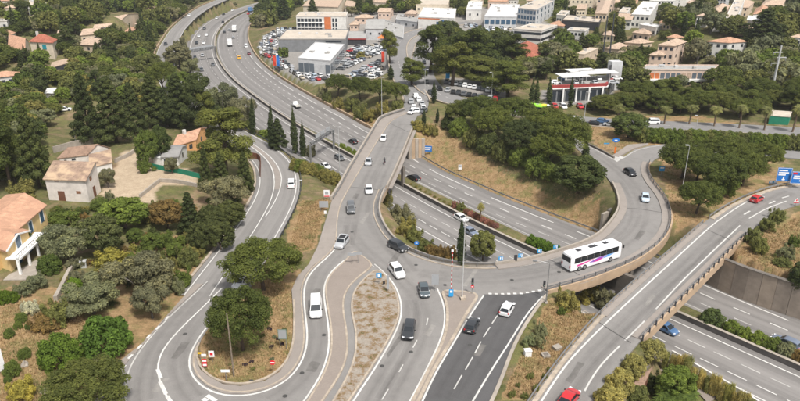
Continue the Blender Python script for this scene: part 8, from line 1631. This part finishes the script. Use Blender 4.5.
# dry grass tufts: uncountable
v = []; f = []; rdn = np.random.default_rng(4)
for poly, n, z in (([(400, 160), (428, 130), (500, 165), (600, 205), (600, 230), (520, 203)], 5200, 3), ([(502, 398), (548, 300), (612, 296), (548, 398)], 4200, 7), ([(288, 258), (302, 197), (328, 203), (312, 252)], 2200, 6), ([(205, 380), (205, 335), (262, 260), (292, 290), (290, 355), (262, 380)], 3000, 7), ([(730, 262), (750, 243), (800, 216), (800, 278)], 3500, 6.3), ([(580, 120), (700, 122), (660, 143), (600, 148)], 1500, 7), ([(0, 300), (80, 300), (85, 330), (50, 401), (0, 401)], 4000, 8.6), ([(660, 165), (770, 165), (700, 222), (676, 220)], 1500, 6.6), ([(135, 235), (205, 228), (200, 255), (140, 275)], 2200, 8), ([(310, 92), (376, 120), (368, 128), (325, 106)], 700, 2)):
    pw = PL(poly, z); lo = pw.min(0); hi = pw.max(0); xs = rdn.uniform(lo[0], hi[0], n * 2); ys = rdn.uniform(lo[1], hi[1], n * 2); ok = inside(pw, xs, ys)
    ok &= ~on_roads(xs, ys, 0.0)
    for x, y in zip(xs[ok][:n], ys[ok][:n]):
        gz_ = ground_z(x, y)
        for k in range(3):
            a = rdn.uniform(0, 6.28); h_ = rdn.uniform(0.12, 0.42); w__ = rdn.uniform(0.04, 0.1); lx, ly = rdn.normal(0, 0.13, 2); i = len(v); ox, oy = rdn.normal(0, 0.15, 2)
            v += [(x + ox - math.cos(a) * w__, y + oy - math.sin(a) * w__, gz_ - 0.03), (x + ox + math.cos(a) * w__, y + oy + math.sin(a) * w__, gz_ - 0.03), (x + ox + lx, y + oy + ly, gz_ + h_)]; f.append((i, i + 1, i + 2))
t = NT('dry_grass', 0.95, 0.1); g = t.coord('geo'); t.col(t.mix(t.ramp(t.noise(g, 0.2, 4, 0.7), [(0.5, (0, 0, 0)), (0.68, (1, 1, 1))]), t.ramp(t.noise(g, 2.0, 3, 0.7), [(0.3, (0.24, 0.15, 0.07)), (0.7, (0.50, 0.36, 0.19))]), (0.12, 0.14, 0.045, 1)))
b = MB(); b.v = v; b.f = f; o = b.build('dry_grass', 'dry_grass'); tag(o, 'dry straw coloured grass and weeds on the banks', 'grass', kind='stuff')

# ---- things that still share a label are told apart by their place
dup = {}
for o in COL.objects:
    if o.parent is None and o.get('label') and o.get('kind') is None: dup.setdefault(o['label'], []).append(o)
def nth(n): return '%d%s' % (n, 'th' if 10 <= n % 100 <= 20 else {1: 'st', 2: 'nd', 3: 'rd'}.get(n % 10, 'th'))
for lb, os_ in dup.items():
    if len(os_) < 2 or len(lb.split()) > 12: continue
    os_.sort(key=lambda o: to_px(o.location.x, o.location.y, o.location.z)[0])
    for k, o in enumerate(os_): o['label'] = lb + (', leftmost of its kind' if k == 0 else (', rightmost of its kind' if k == len(os_) - 1 else ', %s from the left' % nth(k + 1)))
# ================================================================ AIR
hz = MB().box((0, 2600, 100), (11600, 5500, 206)).build('haze'); tag(hz, kind='stuff')
t = NT('haze_air'); t.t.nodes.remove(t.b); pv_ = t.n('ShaderNodeVolumePrincipled'); pv_.inputs['Density'].default_value = 0.00013; pv_.inputs['Color'].default_value = (0.92, 0.95, 1.0, 1); pv_.inputs['Anisotropy'].default_value = 0.2
t.l(pv_.outputs[0], t.t.nodes['Material Output'].inputs['Volume']); hz.data.materials.append(t.m)
